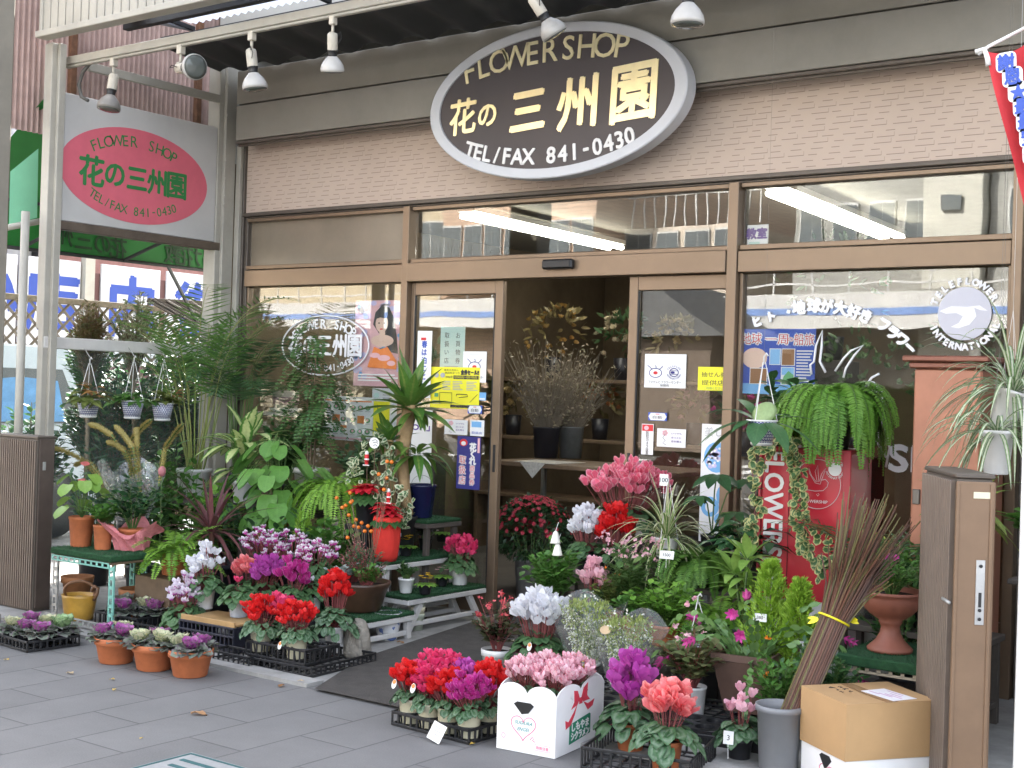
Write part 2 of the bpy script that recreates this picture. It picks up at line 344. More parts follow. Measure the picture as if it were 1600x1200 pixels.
def siding_mat():
    m, N, L, P = _nodes('shake_siding'); tc = N.new('ShaderNodeTexCoord'); sp = N.new('ShaderNodeSeparateXYZ'); L.new(tc.outputs['Object'], sp.inputs[0])
    def mth(op, a, b=None, c=None):
        n = N.new('ShaderNodeMath'); n.operation = op
        for i, v in enumerate((a, b, c)):
            if v is None: continue
            if isinstance(v, (int, float)): n.inputs[i].default_value = v
            else: L.new(v, n.inputs[i])
        return n.outputs[0]
    X, Z = sp.outputs[0], sp.outputs[2]
    zr = mth('DIVIDE', Z, .031); row = mth('FLOOR', zr); fz = mth('FRACT', zr)
    wn = N.new('ShaderNodeTexWhiteNoise'); wn.noise_dimensions = '1D'; L.new(row, wn.inputs['W'])
    xs = mth('ADD', mth('DIVIDE', X, .115), mth('MULTIPLY', wn.outputs[0], 7.3)); col = mth('FLOOR', xs); fx = mth('FRACT', xs)
    cb = N.new('ShaderNodeCombineXYZ'); L.new(col, cb.inputs[0]); L.new(row, cb.inputs[1]); w2 = N.new('ShaderNodeTexWhiteNoise'); w2.noise_dimensions = '2D'; L.new(cb.outputs[0], w2.inputs['Vector'])
    wid = mth('MULTIPLY_ADD', w2.outputs[0], .5, .38)
    line = mth('MULTIPLY', mth('LESS_THAN', fz, .11), mth('LESS_THAN', fx, wid))
    tick = mth('MULTIPLY', mth('MULTIPLY', mth('LESS_THAN', mth('ABSOLUTE', mth('SUBTRACT', fx, wid)), .018), mth('LESS_THAN', fz, .75)), mth('GREATER_THAN', w2.outputs[0], .6))
    ln = mth('MAXIMUM', line, mth('MULTIPLY', tick, .4))
    nz = N.new('ShaderNodeTexNoise'); nz.inputs['Scale'].default_value = 3; nz.inputs['Detail'].default_value = 6; L.new(tc.outputs['Object'], nz.inputs['Vector'])
    a = N.new('ShaderNodeMix'); a.data_type = 'RGBA'; a.inputs['A'].default_value = (.46, .365, .295, 1); a.inputs['B'].default_value = (.52, .415, .34, 1); L.new(nz.outputs[0], a.inputs['Factor'])
    b = N.new('ShaderNodeMix'); b.data_type = 'RGBA'; L.new(a.outputs['Result'], b.inputs['A']); b.inputs['B'].default_value = (.13, .09, .075, 1); L.new(mth('MULTIPLY', ln, .72), b.inputs['Factor'])
    L.new(b.outputs['Result'], P.inputs['Base Color']); P.inputs['Roughness'].default_value = .75
    bp = N.new('ShaderNodeBump'); bp.invert = True; bp.inputs['Strength'].default_value = .3; bp.inputs['Distance'].default_value = .003; L.new(ln, bp.inputs['Height']); L.new(bp.outputs[0], P.inputs['Normal'])
    return m
glass = film('window_glass', (.93, .945, .94), .066, .004)
XL, XM, XR, XE = -2.26, -.692, 1.653, 3.135      # left jamb, mullions, right jamb
shop = thing('shop_building', 'flower shop building with bronze aluminium glass front and tan shake siding band', 'shop')
def part(name, m, fn, parent=shop, label=None):
    b = MB(); fn(b); return b.build(name, m, parent, label)
# mass above and behind: keeps the low sun off the street side
part('wall', wall_m, lambda b: (b.box((.6, 3.62, 6.6), (6.6, 7.1, 5.4)), b.box((-2.62, 3.6, 1.95), (.16, 7.0, 3.9)), b.box((4.2, 3.6, 1.95), (.2, 7.0, 3.9)), b.box((.6, 7.1, 1.95), (6.6, .2, 3.9))))
part('siding', siding_mat(), lambda b: b.box(((XL+3.9)/2, .0, 2.86), (3.9-XL, .04, .5), ch=.001))
# fascia of two grey steel panels, the shutter rail under them
part('fascia', grey_paint, lambda b: [b.box((.9, -.12, z), (6.16, .17, h), ch=.003) for z, h in ((3.226, .245), (3.476, .235))])
part('shutter_rail', bronze_dk, lambda b: (b.box((.9, -.185, 3.088), (6.16, .035, .022)), b.box((.9, -.172, 3.072), (6.16, .012, .02)), b.box((.9, -.09, 3.098), (6.16, .05, .012))))
part('soffit', grey_paint, lambda b: b.box((.9, -.065, 3.11), (6.16, .075, .012)))
part('flashing', bronze_dk, lambda b: (b.box((.45, -.03, 2.601), (5.42, .04, .026)), b.box((.45, -.012, 2.581), (5.42, .03, .01))))
# corner pillar
part('pillar', beige_paint, lambda b: (b.box((-2.40, -.15, 1.85), (.12, .14, 3.7)), b.box((-2.325, -.13, 1.85), (.03, .10, 3.7)), b.box((-2.29, -.05, 1.55), (.045, .05, 3.1)),
     [b.lathe([(.009, 0), (.009, .004), (.004, .007)], 8, (-2.302, -.18, z), Matrix.Rotation(pi/2, 3, 'X')) for z in (3.3, 2.98, 2.85, 2.72, 2.66, 3.52)]))
part('pillar', beige_paint, lambda b: b.box((3.86, -.05, 1.85), (.3, .16, 3.7)))
part('end_panel', mat('end_panel', (.13, .115, .095), .6, var=.1, dirt=.2), lambda b: b.box((3.45, .0, 1.29), (.515, .06, 2.56)))
part('jamb', bronze_dk, lambda b: (b.box((XL-.005, -.015, 1.55), (.03, .06, 3.1)), b.box((XL+.03, -.005, 1.29), (.03, .05, 2.58))))
# frames: transoms and mullions
def framebox(b, x0, x1, z0, z1, y=-.01, d=.07, ch=.003): b.box(((x0+x1)/2, y, (z0+z1)/2), (x1-x0, d, z1-z0), ch=ch)
part('mullion', bronze, lambda b: framebox(b, XM-.027, XM+.027, 0, 2.575, -.015, .10))
part('mullion', bronze, lambda b: framebox(b, XR-.03, XR+.03, 0, 2.575, -.015, .10))
part('jamb', bronze, lambda b: framebox(b, XE-.0, XE+.05, 0, 2.575, -.015, .10))
part('header', bronze, lambda b: (framebox(b, XM+.03, XR-.033, 2.085, 2.205, -.02, .11), framebox(b, XM+.03, XR-.033, 2.207, 2.232, -.01, .07)))
def bay(x0, x1, bar):
    fw = MB(); framebox(fw, x0, x1, 2.548, 2.572, -.005, .07); framebox(fw, x0, x1, 2.207, 2.235, -.005, .07)
    o = fw.build('transom_window', bronze, shop)
    g = MB(); g.box(((x0+x1)/2, .006, 2.39), (x1-x0-.004, .006, .318), ch=.001); g.build('pane', glass if x0 > XL+.1 else mat('frosted_pane', (.20, .165, .12), .32, var=.2, scale=1.5, dirt=.3), o)
    if bar:
        f2 = MB(); framebox(f2, x0, x1, 2.085, 2.2, -.012, .085); framebox(f2, x0, x1, .30, .36, -.005, .08); framebox(f2, x0, x0+.02, .362, 2.083, 0, .05); framebox(f2, x1-.02, x1, .362, 2.083, 0, .05)
        o2 = f2.build('display_window', bronze, shop)
        g2 = MB(); g2.box(((x0+x1)/2, .006, 1.22), (x1-x0-.042, .006, 1.715), ch=.001); g2.build('pane', glass, o2)
bay(XL+.05, XM-.03, True); bay(XM+.03, XR-.033, False); bay(XR+.033, XE-.003, True)
part('plinth', wall_m, lambda b: (b.box(((XL+XM)/2, .0, .15), (XM-XL-.06, .09, .296)), b.box(((XR+XE)/2, .0, .15), (XE-XR-.07, .09, .296))))
# two sliding leaves
def leaf_door(x0, x1, y, pull, wl, wr):
    fr = MB()
    for a, bb, c, d in ((x0, x0+wl, .02, 2.08), (x1-wr, x1, .02, 2.08)): framebox(fr, a, bb, c, d, y, .04)
    framebox(fr, x0+wl+.0005, x1-wr-.0005, 2.0, 2.08, y, .036); framebox(fr, x0+wl+.0005, x1-wr-.0005, .02, .16, y, .036)
    o = fr.build('sliding_door', bronze, shop)
    g = MB(); g.box(((x0+wl+x1-wr)/2, y+.004, 1.08), (x1-x0-wl-wr-.004, .006, 1.836), ch=.001); g.build('pane', glass, o)
    h = MB(); h.box((pull, y-.022, .98), (.018, .006, .17)); h.build('handle', black_pl, o)
    k = MB(); framebox(k, x0+wl+.001, x0+wl+.008, .162, 1.998, y-.012, .016); framebox(k, x1-wr-.008, x1-wr-.001, .162, 1.998, y-.012, .016); k.build('gasket', black_pl, o)
leaf_door(XM+.029, .078, .0, .05, .03, .058); leaf_door(.985, XR-.032, .0, 1.016, .058, .012)
sn = MB(); c = at(873, 413, -.09); sn.box((c.x, -.098, c.z), (.215, .044, .058), ch=.012); sn.box((c.x, -.121, c.z-.003), (.19, .006, .034), ch=.003); sn.build('motion_sensor', black_pl, shop)

# interior
int_m = mat('interior_wall', (.17, .125, .075), .9, var=.3, scale=1.5, dirt=.4)
part('interior_wall', int_m, lambda b: (b.box((.55, 5.2, 1.5), (6.0, .1, 3.0)), b.box((-2.5, 2.6, 1.5), (.08, 5.2, 3.0)), b.box((4.05, 2.6, 1.5), (.08, 5.2, 3.0))))
part('interior_ceiling', mat('interior_ceiling', (.22, .20, .16), .9, var=.1), lambda b: b.box((.8, 2.65, 2.76), (6.5, 5.0, .05)))
part('interior_floor', mat('interior_floor', (.09, .08, .07), .7, var=.3, scale=3), lambda b: b.box((.8, 2.63, .01), (6.5, 5.05, .02)))

# canopy: dark decking, translucent sheet, ribbed front fascia
part('decking', dark_steel, lambda b: b.grid(lambda u, v: V((-2.35+u*6.4, -.22-.50*v, 3.606+.06*v+.022*sin(u*6.4/.085*pi*.5))), 300, 3))
part('decking_beam', dark_steel, lambda b: (b.box((.85, -.735, 3.70), (6.4, .04, .06)), b.box((.85, -1.04, 3.755), (6.4, .05, .10)), b.box((.85, -.3, 3.665), (6.4, .04, .04))))
poly_m, _N, _L, _P = _nodes('translucent_sheet'); _N.remove(_P); _t = _N.new('ShaderNodeBsdfTranslucent'); _t.inputs[0].default_value = (.78, .84, .95, 1); _g = _N.new('ShaderNodeBsdfDiffuse'); _g.inputs[0].default_value = (.5, .55, .62, 1)
_x = _N.new('ShaderNodeMixShader'); _x.inputs[0].default_value = .25; _L.new(_t.outputs[0], _x.inputs[1]); _L.new(_g.outputs[0], _x.inputs[2]); _L.new(_x.outputs[0], _N['Material Output'].inputs[0])
part('skylight_sheet', poly_m, lambda b: b.grid(lambda u, v: V((-2.10+u*6.13, -.70-.94*v, 3.80+.06*v+.010*sin(u*5.75/.032*pi))), 720, 3))
part('canopy_frame', dark_steel, lambda b: [b.bar((x, -.66, 3.775), (x, -1.6, 3.83), .03, .03) for x in (-2.12, -.85, .05, .95, 1.85, 2.75, 3.65)])
part('canopy_gusset', mat('pale_blue_steel', (.42, .46, .52), .5, var=.1), lambda b: b.prism([(-2.3, -1.25), (-2.12, -1.25), (-2.12, -.62)], 3.76, 3.77))
def ribbed(b):
    for k in range(80): b.box((-2.34+.0385+k*.077, -1.665, 3.80), (.069, .014, .5), ch=.003)
    pass
part('fascia_backing', bronze_dk, lambda b: b.box((.75, -1.65, 3.80), (6.2, .012, .5)))
part('front_fascia', beige_paint, ribbed)
part('front_beam', beige_paint, lambda b: (b.box((.75, -1.66, 3.527), (6.24, .09, .04)), b.box((-2.345, -1.66, 3.8), (.03, .05, .52))))
part('canopy_post', beige_paint, lambda b: (b.box((-2.365, -1.56, 1.75), (.055, .075, 3.5)), b.box((-2.325, -1.535, 1.75), (.03, .05, 3.5)), b.box((-2.415, -1.56, 2.6), (.04, .05, 1.8))))
part('canopy_post', beige_paint, lambda b: b.lathe([(.026, 0), (.026, 2.42)], 12, (-2.38, -1.72, 0)), label='slim round white pole next to the square post')
part('side_rail', mat('rail_white', (.55, .53, .50), .5, var=.08, dirt=.2), lambda b: b.box((-2.35, -.90, 1.612), (.035, 1.38, .075), ch=.005))
part('brace', beige_paint, lambda b: b.bar(atx(138, 104, -2.35), atx(347, 156, -2.35), .03, .055))
vinyl = film('clear_vinyl', (.80, .86, .88), .02, .12, haze=.06, hcol=(.5, .6, .62), wrinkle=2.2)
part('clear_vinyl_screen', vinyl, lambda b: b.grid(lambda u, v: V((-2.40+.012*sin(u*21+v*3), -1.86+u*1.66, .25+v*1.33)), 30, 6))
# brown corrugated side wall up under the canopy
cor_m = mat('corrugated_brown', (.42, .29, .25), .65, var=.3, scale=3, dirt=.35)
cs = thing('corrugated_screen', 'pinkish brown corrugated sheeting behind the pink oval sign under the canopy', 'screen wall', (-2.78, -.7, 3.0))
b = MB(); b.grid(lambda u, v: V((.014*sin(u*2.7/.042*pi*2), -1.5+u*2.7, v*1.6)), 520, 2); b.build('sheeting', cor_m, cs)
rust = mat('rusty_steel', (.16, .075, .04), .85, var=.4, scale=18)
for y in (-.46, .62, -1.2): b = MB(); b.box((.035, y, .8), (.04, .05, 1.6)); b.build('upright', rust, cs)

# ================================================================== LIGHT RAIL AND LAMPS
rail = thing('lighting_rail', 'long beige steel channel under the canopy carrying the spotlights', 'rail', (-2.35, -1.45, 3.4))
b = MB(); b.box((2.95, 0, .012), (5.98, .05, .05)); b.box((2.95, 0, -.022), (5.98, .03, .016)); b.build('channel', beige_paint, rail)
b = MB(); b.tube([(.18, .02, -.01), (.1, .02, -.06), (.06, .02, -.14), (.09, .02, -.22), (.16, .02, -.25)], .012, 8); b.build('conduit', mat('grey_conduit', (.09, .085, .075), .7), rail)
lamp_cream = mat('cream_enamel', (.52, .48, .40), .4, var=.12, scale=8, dirt=.3)
bulb_w = mat('bulb_glass', (.44, .42, .39), .25, var=.1, scale=5, dirt=.25)
bulb_dk = mat('dirty_bulb', (.20, .185, .165), .35, var=.2, scale=8)
lens_m = mat('lens_glass', (.10, .11, .10), .12, var=.2)
def spot(px, py, aim, label, bm=bulb_w, s=1.0, base=False):
    p = at(px, py, -1.45); t = thing('spotlight', label, 'spotlight', (p.x, -1.45, 3.372), group='spotlights on the canopy rail', sc=s)
    b = MB(); b.box((0, 0, -.02), (.04, .04, .055), ch=.004); b.tube([(0, 0, -.045), (0, 0, -.10)], .009, 8); b.box((0, 0, -.115), (.03, .045, .04)); b.build('mount', lamp_cream, t)
    d = V(aim).normalized(); R = d.to_track_quat('-Z', 'Y').to_matrix(); o = V((0, 0, -.13))
    b = MB(); b.lathe([(0, .03), (.028, .03), (.032, .02), (.032, -.07), (.03, -.075)], 20, o, R); b.build('socket', lamp_cream, t)
    b = MB(); b.lathe([(.034, -.073), (.030, -.078), (.026, -.10), (.03, -.11)], 20, o, R); b.build('collar', black_pl, t)
    b = MB(); b.lathe([(.026, -.105), (.036, -.118), (.056, -.140), (.070, -.165), (.076, -.19), (.074, -.205)], 24, o, R); b.build('reflector_bulb', bm, t)
    b = MB(); b.lathe([(.073, -.204), (.05, -.212), (0, -.216)], 24, o, R); b.build('lens', lens_m, t)
    b = MB(); b.tube([o+R@V((.034, 0, .02)), o+R@V((.05, 0, .04)), o+R@V((.055, .01, .0)), o+R@V((.035, 0, -.03))], .0025, 5); b.build('wire', black_pl, t)
spot(178, 95, (.0, -.15, -1), 'spotlight with dirty dark reflector hanging over the white panel with the pink oval', bulb_dk, .95)
spot(283, 72, (.95, -.25, -.12), 'spotlight turned sideways on the rail above the corner pillar')
spot(394, 50, (.1, .1, -1), 'spotlight pointing down, next one right of the sideways turned spotlight', s=.95)
spot(521, 16, (-.15, .2, -1), 'spotlight pointing down left of the oval sign, its white bulb clear of the sign', s=.86)
spot(838, -45, (.35, .4, -.75), 'spotlight tilted towards the FLOWERSHOP lettering on the oval sign', mat('grey_bulb', (.30, .285, .26), .35, var=.2), .88)
spot(1080, -152, (0, 0, -1), 'round white spotlight bulb cut off by the top edge right of the oval sign', s=1.0)
# ================================================================== SIGNS
white_pl = mat('white_plastic', (.72, .71, .69), .4, var=.06, scale=4)
off_white = mat('off_white_panel', (.50, .49, .47), .45, var=.06, scale=3, dirt=.12)
gold = mat('gold_leaf', (.88, .78, .46), .30, metal=.9, var=.12, scale=7)
ink = lambda n, c, r=.6: mat('print_'+n, c, r, var=.03)
# big oval sign
L_, R_, T_, B_ = at(672, 182, -.30), at(1075, 132, -.30), at(868, 36, -.30), at(873, 277, -.30)
sa, sb = (R_.x-L_.x)/2, (T_.z-B_.z)/2; sc_ = V(((L_.x+R_.x)/2, -.30, (T_.z+B_.z)/2))
sg = thing('oval_shop_sign', 'big dark brown oval shop sign with white rim and gold lettering above the entrance', 'sign', sc_)
X, Y = V((1, 0, 0)), V((0, 0, 1)); F0 = facing((0, 0, 0))
ring = lambda a, b, n=72: ellipse(a, b, n)
b = MB(); b.prism(ring(sa*.93, sb*.9), -.09, -.004, X, Y); b.build('panel', mat('sign_brown', (.046, .036, .036), .42, var=.06), sg)
b = MB(); n = 96; vs = []; fs = []
for a_, b_, z in ((sa, sb, -.09), (sa, sb, .0), (sa*.992, sb*.985, .006), (sa*.915, sb*.872, .006), (sa*.91, sb*.865, -.01)):
    vs += [F0 @ V((a_*cos(2*pi*i/n), b_*sin(2*pi*i/n), z)) for i in range(n)]
for k in range(4): fs += [[k*n+i, k*n+(i+1) % n, (k+1)*n+(i+1) % n, (k+1)*n+i] for i in range(n)]
b.add(vs, fs); b.build('rim', mat('sign_rim', (.52, .53, .55), .4, var=.03), sg)
Z_ = Matrix.Translation((0, 0, -.002)); G0 = F0 @ Z_
b = MB(); b.arc_text('FLOWERSHOP', .195, G0 @ Matrix.Translation((0, -.022, 0)), 1.05, .318, 125, 63, .0015, .003)
for chx, x, y, h in (('花', -.64, -.03, .20), ('の', -.455, -.04, .145), ('三', -.165, -.04, .25), ('州', .19, -.03, .28), ('園', .56, -.01, .31)):
    b.text(chx, h/.88, G0 @ Matrix.Translation((x, y, 0)) @ Matrix.Rotation(.06, 4, 'Z'), .005 if h < .24 else .010, ext=.003, sh=.1, sx=.95)
b.build('gold_lettering', gold, sg)
b = MB(); b.arc_text('TEL/FAX 841-0430', .132, G0, .88, .315, 229, 308, .0035, .003, inner=False); b.build('white_lettering', white_pl, sg)
b = MB(); [b.box((x, .14, -sb*.55), (.05, .12, .05)) for x in (-.5, .5)]; b.build('bracket', bronze_dk, sg)
# pink oval panel, at right angles to the front
pk = thing('hanging_shop_sign', 'white panel with pink oval and green lettering between the canopy post and the pillar', 'sign', (-2.35, -.852, 2.80))
SIDE = lambda o: frame(o, (0, 1, 0), (0, 0, 1)); S0 = SIDE((0, 0, 0))
b = MB(); b.box((-.03, 0, 0), (.06, 1.262, .815), ch=.004); b.build('panel', off_white, pk)
c0 = atx(214, 276, -2.35) - V((-2.35, -.852, 2.80)); oy, oz = c0.y, c0.z
b = MB(); b.prism([(x+oy, y+oz) for x, y in ring(.605, .315)], .0005, .002, V((0, 1, 0)), V((0, 0, 1))); b.build('oval', mat('sign_pink', (.64, .13, .175), .5, var=.06), pk)
P0 = S0 @ Matrix.Translation((oy, oz, .0032))
green_ink = ink('green', (.025, .19, .05))
b = MB(); b.arc_text('FLOWER SHOP', .105, P0, .47, .228, 138, 50, 0)
for chx, x, h in (('花', -.36, .19), ('の', -.18, .165), ('三', .0, .165), ('州', .165, .165), ('園', .335, .175)): b.text(chx, h/.9, P0 @ Matrix.Translation((x, -.015, 0)), .006, sx=.98)
b.arc_text('TEL/FAX 841-0430', .085, P0, .47, .235, 222, 312, 0, inner=False); b.build('green_lettering', green_ink, pk)
b = MB(); b.box((-.02, .02, -.438), (.07, 1.33, .055)); b.build('lower_rail', mat('sign_rail_brown', (.10, .075, .055), .6, var=.3), pk)

# ================================================================== POSTERS AND STICKERS
PAL = dict(w=(.78, .78, .77), k=(.03, .03, .035), r=(.62, .03, .035), o=(.75, .22, .05), y=(.80, .74, .03), b=(.04, .09, .42), lb=(.18, .42, .72), pk=(.78, .45, .48), sk=(.80, .55, .44), gr=(.1, .3, .12), g=(.4, .4, .4), lg=(.62, .62, .62), mint=(.48, .66, .60), pu=(.10, .04, .26), navy=(.03, .03, .20), br=(.3, .14, .06), sky=(.25, .5, .8), lv=(.55, .5, .75))
def poster(name, label, cat, px, y, bgc, items, group=None, rot=0):
    a, c = at(px[0], px[1], y), at(px[2], px[3], y); w, h = c.x-a.x, a.z-c.z
    t = thing(name, label, cat, ((a.x+c.x)/2, y, (a.z+c.z)/2), 0, group)
    b = MB(); b.box((0, .0006, 0), (w, .0012, h), ch=.0002); o = b.build('sheet', ink(bgc, PAL[bgc]), t)
    for i, (kind, colr, lst) in enumerate(items):
        b = MB(); z = .0008+.0005*i
        for q in lst:
            if kind == 'r': b.prism([(-w/2+u*w, -h/2+v*h) for u, v in rect(*q)], z-.0006, z, X, Y)
            elif kind == 'e': b.prism([(-w/2+q[0]*w+q[2]*w*cos(2*pi*k/20), -h/2+q[1]*h+q[3]*h*sin(2*pi*k/20)) for k in range(20)], z-.0006, z, X, Y)
            elif kind == 'p': b.prism([(-w/2+u*w, -h/2+v*h) for u, v in q], z-.0006, z, X, Y)
            elif kind == 'l': b.tube([F0 @ V((-w/2+u*w, -h/2+v*h, z)) for u, v in q[1]], q[0]*h, 6)
            else: b.text(q[0], q[3]*h, F0 @ Matrix.Translation((-w/2+q[1]*w, -h/2+q[2]*h, z)) @ Matrix.Rotation(radians(q[6]) if len(q) > 6 else 0, 4, 'Z'), (q[5] if len(q) > 5 else 0)*h, width=(q[4]*w if q[4] else None), ext=.0003)
        b.build('lettering' if kind == 't' else 'print', ink(colr, PAL[colr]), t)
    if rot: t.rotation_euler[1] = rot
    return t
def vtext(s, u, v0, dv, size, off=0): return [(chx, u, v0-dv*i, size, None, off) for i, chx in enumerate(s)]
def lines(u0, u1, v0, v1, n, k=.45): return [(u0, v1-(v1-v0)*(i+1)/n, u0+(u1-u0)*random.uniform(.6, 1), v1-(v1-v0)*(i+1-k)/n) for i in range(n)]
YG = -.004
random.seed(3)
poster('portrait_poster', 'pink poster of a young woman with long dark hair and blue flowers', 'poster', (556, 470, 632, 605), .013, 'pk',
    [('e', 'lv', [(random.choice((random.uniform(.02, .22), random.uniform(.85, .97))), random.uniform(.05, .97), .05, .03) for _ in range(26)] + [(random.uniform(.1, .95), random.uniform(.88, .97), .06, .03) for _ in range(8)]),
     ('e', 'lb', [(random.choice((random.uniform(.02, .2), random.uniform(.86, .96))), random.uniform(.05, .97), .035, .022) for _ in range(16)] + [(random.uniform(.3, .8), random.uniform(.36, .44), .05, .025) for _ in range(8)]),
     ('p', 'k', [[(.36, .72), (.40, .86), (.52, .94), (.66, .92), (.76, .8), (.82, .6), (.86, .38), (.7, .40), (.6, .5), (.5, .6)]]),
     ('e', 'sk', [(.53, .73, .12, .105)]), ('r', 'sk', [(.49, .56, .6, .66)]), ('e', 'sk', [(.55, .53, .22, .07)]), ('p', 'k', [[(.40, .78), (.42, .86), (.55, .88), (.66, .82), (.6, .79), (.5, .8)]]),
     ('e', 'k', [(.48, .735, .018, .008), (.585, .735, .018, .008)]), ('e', 'r', [(.53, .665, .03, .008)]), ('p', 'o', [[(.28, .22), (.40, .46), (.52, .43), (.66, .46), (.84, .30), (.84, .2)]]), ('e', 'pk', [(.42, .36, .1, .03), (.6, .33, .12, .035), (.74, .27, .08, .03)]), ('r', 'w', lines(.1, .9, .06, .16, 3))])
for k, (q, lab) in enumerate((((507, 618, 543, 688), 'white sheet of small flower arrangement pictures, left one of the pair by the palm pot'), ((545, 620, 581, 691), 'white sheet of small flower arrangement pictures, right one of the pair'))):
    pic = [(u, v, .11, .055) for v in (.76, .48, .22) for u in (.2, .5, .8)]
    poster('price_sheet', lab, 'poster', q, .013, 'w', [('r', 'o', [(.05, .89, .95, .92)] + ([(.36, .40, .66, .58), (.7, .28, .95, .34)] if k == 0 else [(.38, .40, .66, .58)])), ('e', 'gr', [p for p in pic if not (abs(p[0]-.5) < .1 and abs(p[1]-.48) < .1)]),
        ('e', 'pk', [(u, v+.01, .05, .03) for u, v, _, _ in pic if not (abs(u-.5) < .1 and abs(v-.48) < .1)]), ('r', 'g', [(u-.1, v-.085, u+.1, v-.07) for u, v, _, _ in pic]), ('r', 'pk', [(.05, .02, .95, .07)])], 'picture sheets in the left window')
poster('notice_sheet', 'pale grey sheet with a yellow square behind the palm trunk in the left window', 'poster', (582, 606, 636, 692), .016, 'lg', [('r', 'y', [(.05, .1, .5, .75)]), ('e', 'mint', [(.12, .86, .08, .05)]), ('r', 'g', lines(.3, .95, .8, .92, 2))])
poster('mint_notice', 'mint green paper reading お買物券取扱い店 on the left door leaf', 'poster', (689, 511, 725, 577), .014, 'mint', [('t', 'k', vtext('お買物券', .73, .80, .2, .15) + vtext('取扱い店', .27, .80, .2, .15)), ('r', 'g', [(.2, .05, .75, .07)])])
def eye_card(q, full, lab):
    u = .27 if full else .5; su = .15 if full else .25; sv = su*(.9 if full else .65); v0 = .44 if full else .5
    it = [('l', 'navy', [(.012, [(u+su*cos(2*pi*k/24), v0+sv*sin(2*pi*k/24)) for k in range(25)])] + [(.011, [(u+su*dx*.6, v0+sv*.85), (u+su*dx*1.0, v0+sv*1.35), (u+su*dx*1.1-.03, v0+sv*1.6)]) for dx in (-1, 0.1, 1.1)]), ('e', 'r', [(u, v0, su*.36, sv*.36)]),
          ('t', 'k', [('フジテレビフラワーセンター', .5, .17, .1, .8, .002), ('加盟店', .5, .075, .075, .22)]), ('r', 'lg', [(.28, .9, .72, .93), (.35, .85, .65, .87)])]
    if full:
        b_ = [(.012, [(.72+.105*cos(2*pi*k/24), .46+.12*sin(2*pi*k/24)) for k in range(25)])] + [(.008, [(.64, .46+dv), (.8, .46+dv)]) for dv in (-.05, .05)]
        it += [('l', 'navy', b_), ('e', 'navy', [(.69, .46, .05, .035)]), ('t', 'navy', [(c, .72+.165*cos(t), .46+.185*sin(t), .075, None, 0, math.degrees(t)-90) for c, t in zip('TELEFLOR', [radians(150-17*i) for i in range(8)])] + [(c, .72+.165*cos(t), .46+.185*sin(t), .07, None, 0, math.degrees(t)+90) for c, t in zip('INTERNATIONAL', [radians(195+12.5*i) for i in range(13)])])]
    return poster('window_card', lab, 'sticker', q, YG, 'w', it)
eye_card((1008, 553, 1071, 607), True, 'white card with a red dotted eye and a round emblem on the right door leaf')
eye_card((724, 549, 759, 598), False, 'white card with an eye mark half behind the yellow flyer')
poster('sale_flyer', 'bright yellow sale flyer with black print on the left door leaf', 'poster', (674, 573, 748, 640), YG-.003, 'y',
    [('t', 'k', [('金券セール!!', .80, .88, .13, .36, .01), ('歳末大売出し', .42, .93, .055, .3), ('商店街まつり', .44, .86, .055, .3), ('2006年', .38, .76, .075, .15, .004), ('博労町商店街振興組合', .62, .06, .07, .4, .006)]), ('r', 'k', [(.47, .715, .98, .80)]), ('t', 'y', [('12月4日(月)～12月17日(日)', .72, .757, .065, .46, .003)]),
     ('r', 'g', lines(.25, .42, .45, .68, 6) + lines(.46, .68, .45, .68, 6) + lines(.74, .97, .45, .68, 6) + lines(.05, .3, .1, .2, 3)), ('l', 'k', [(.006, [(.2, .12), (.2, .38), (.45, .38), (.45, .12), (.2, .12)]), (.008, [(.54, .3), (.55, .35), (.76, .35), (.77, .3), (.6, .27)]), (.005, [(.82, .16), (.97, .36)])]), ('r', 'gr', [(.09, .27, .17, .36)]), ('e', 'g', [(.12, .8, .05, .06), (.25, .8, .05, .06)])])
poster('vertical_banner_sheet', 'narrow white paper strip with blue vertical writing beside the left door leaf', 'poster', (653, 517, 672, 622), YG-.02, 'w', [('t', 'b', vtext('春は泊にとどろ', .5, .8, .12, .11, .004)), ('r', 'r', [(.25, .86, .6, .9)])])
poster('vertical_poster', 'long white poster with purple capital letters standing behind the trunk of the leaning palm', 'poster', (641, 640, 672, 762), YG-.015, 'w', [('t', 'pu', [('OH」', .5, .77, .1, .8, .004)]), ('t', 'b', [('Wind is', .6, .955, .03, .5)]), ('r', 'lg', [(.5, .1, .55, .55), (.62, .1, .67, .5)])])
def flower_card(q, lab):
    return poster('flower_card', lab, 'sticker', q, YG, 'w', [('e', 'pk', [(.28+.06*cos(k*1.26), .76+.1*sin(k*1.26), .05, .07) for k in range(5)]), ('l', 'g', [(.02, [(.28, .66), (.2, .5), (.3, .35), (.2, .2), (.32, .12)])]), ('t', 'pu', [('いつでも', .68, .75, .13, .35), ('ほっとに', .68, .53, .13, .35), ('花を贈る', .68, .32, .13, .35)])], 'small white cards with a pink flower')
flower_card((695, 655, 730, 680), 'small white card with a pink flower, on the left door leaf'); flower_card((1027, 669, 1071, 700), 'small white card with a pink flower, on the right door leaf')
poster('window_sticker', 'small white sticker with light blue print above the purple banner', 'sticker', (735, 656, 756, 682), YG, 'w', [('r', 'lb', [(.1, .55, .8, .9)]), ('t', 'b', [('取扱店', .5, .2, .17, .75)])])
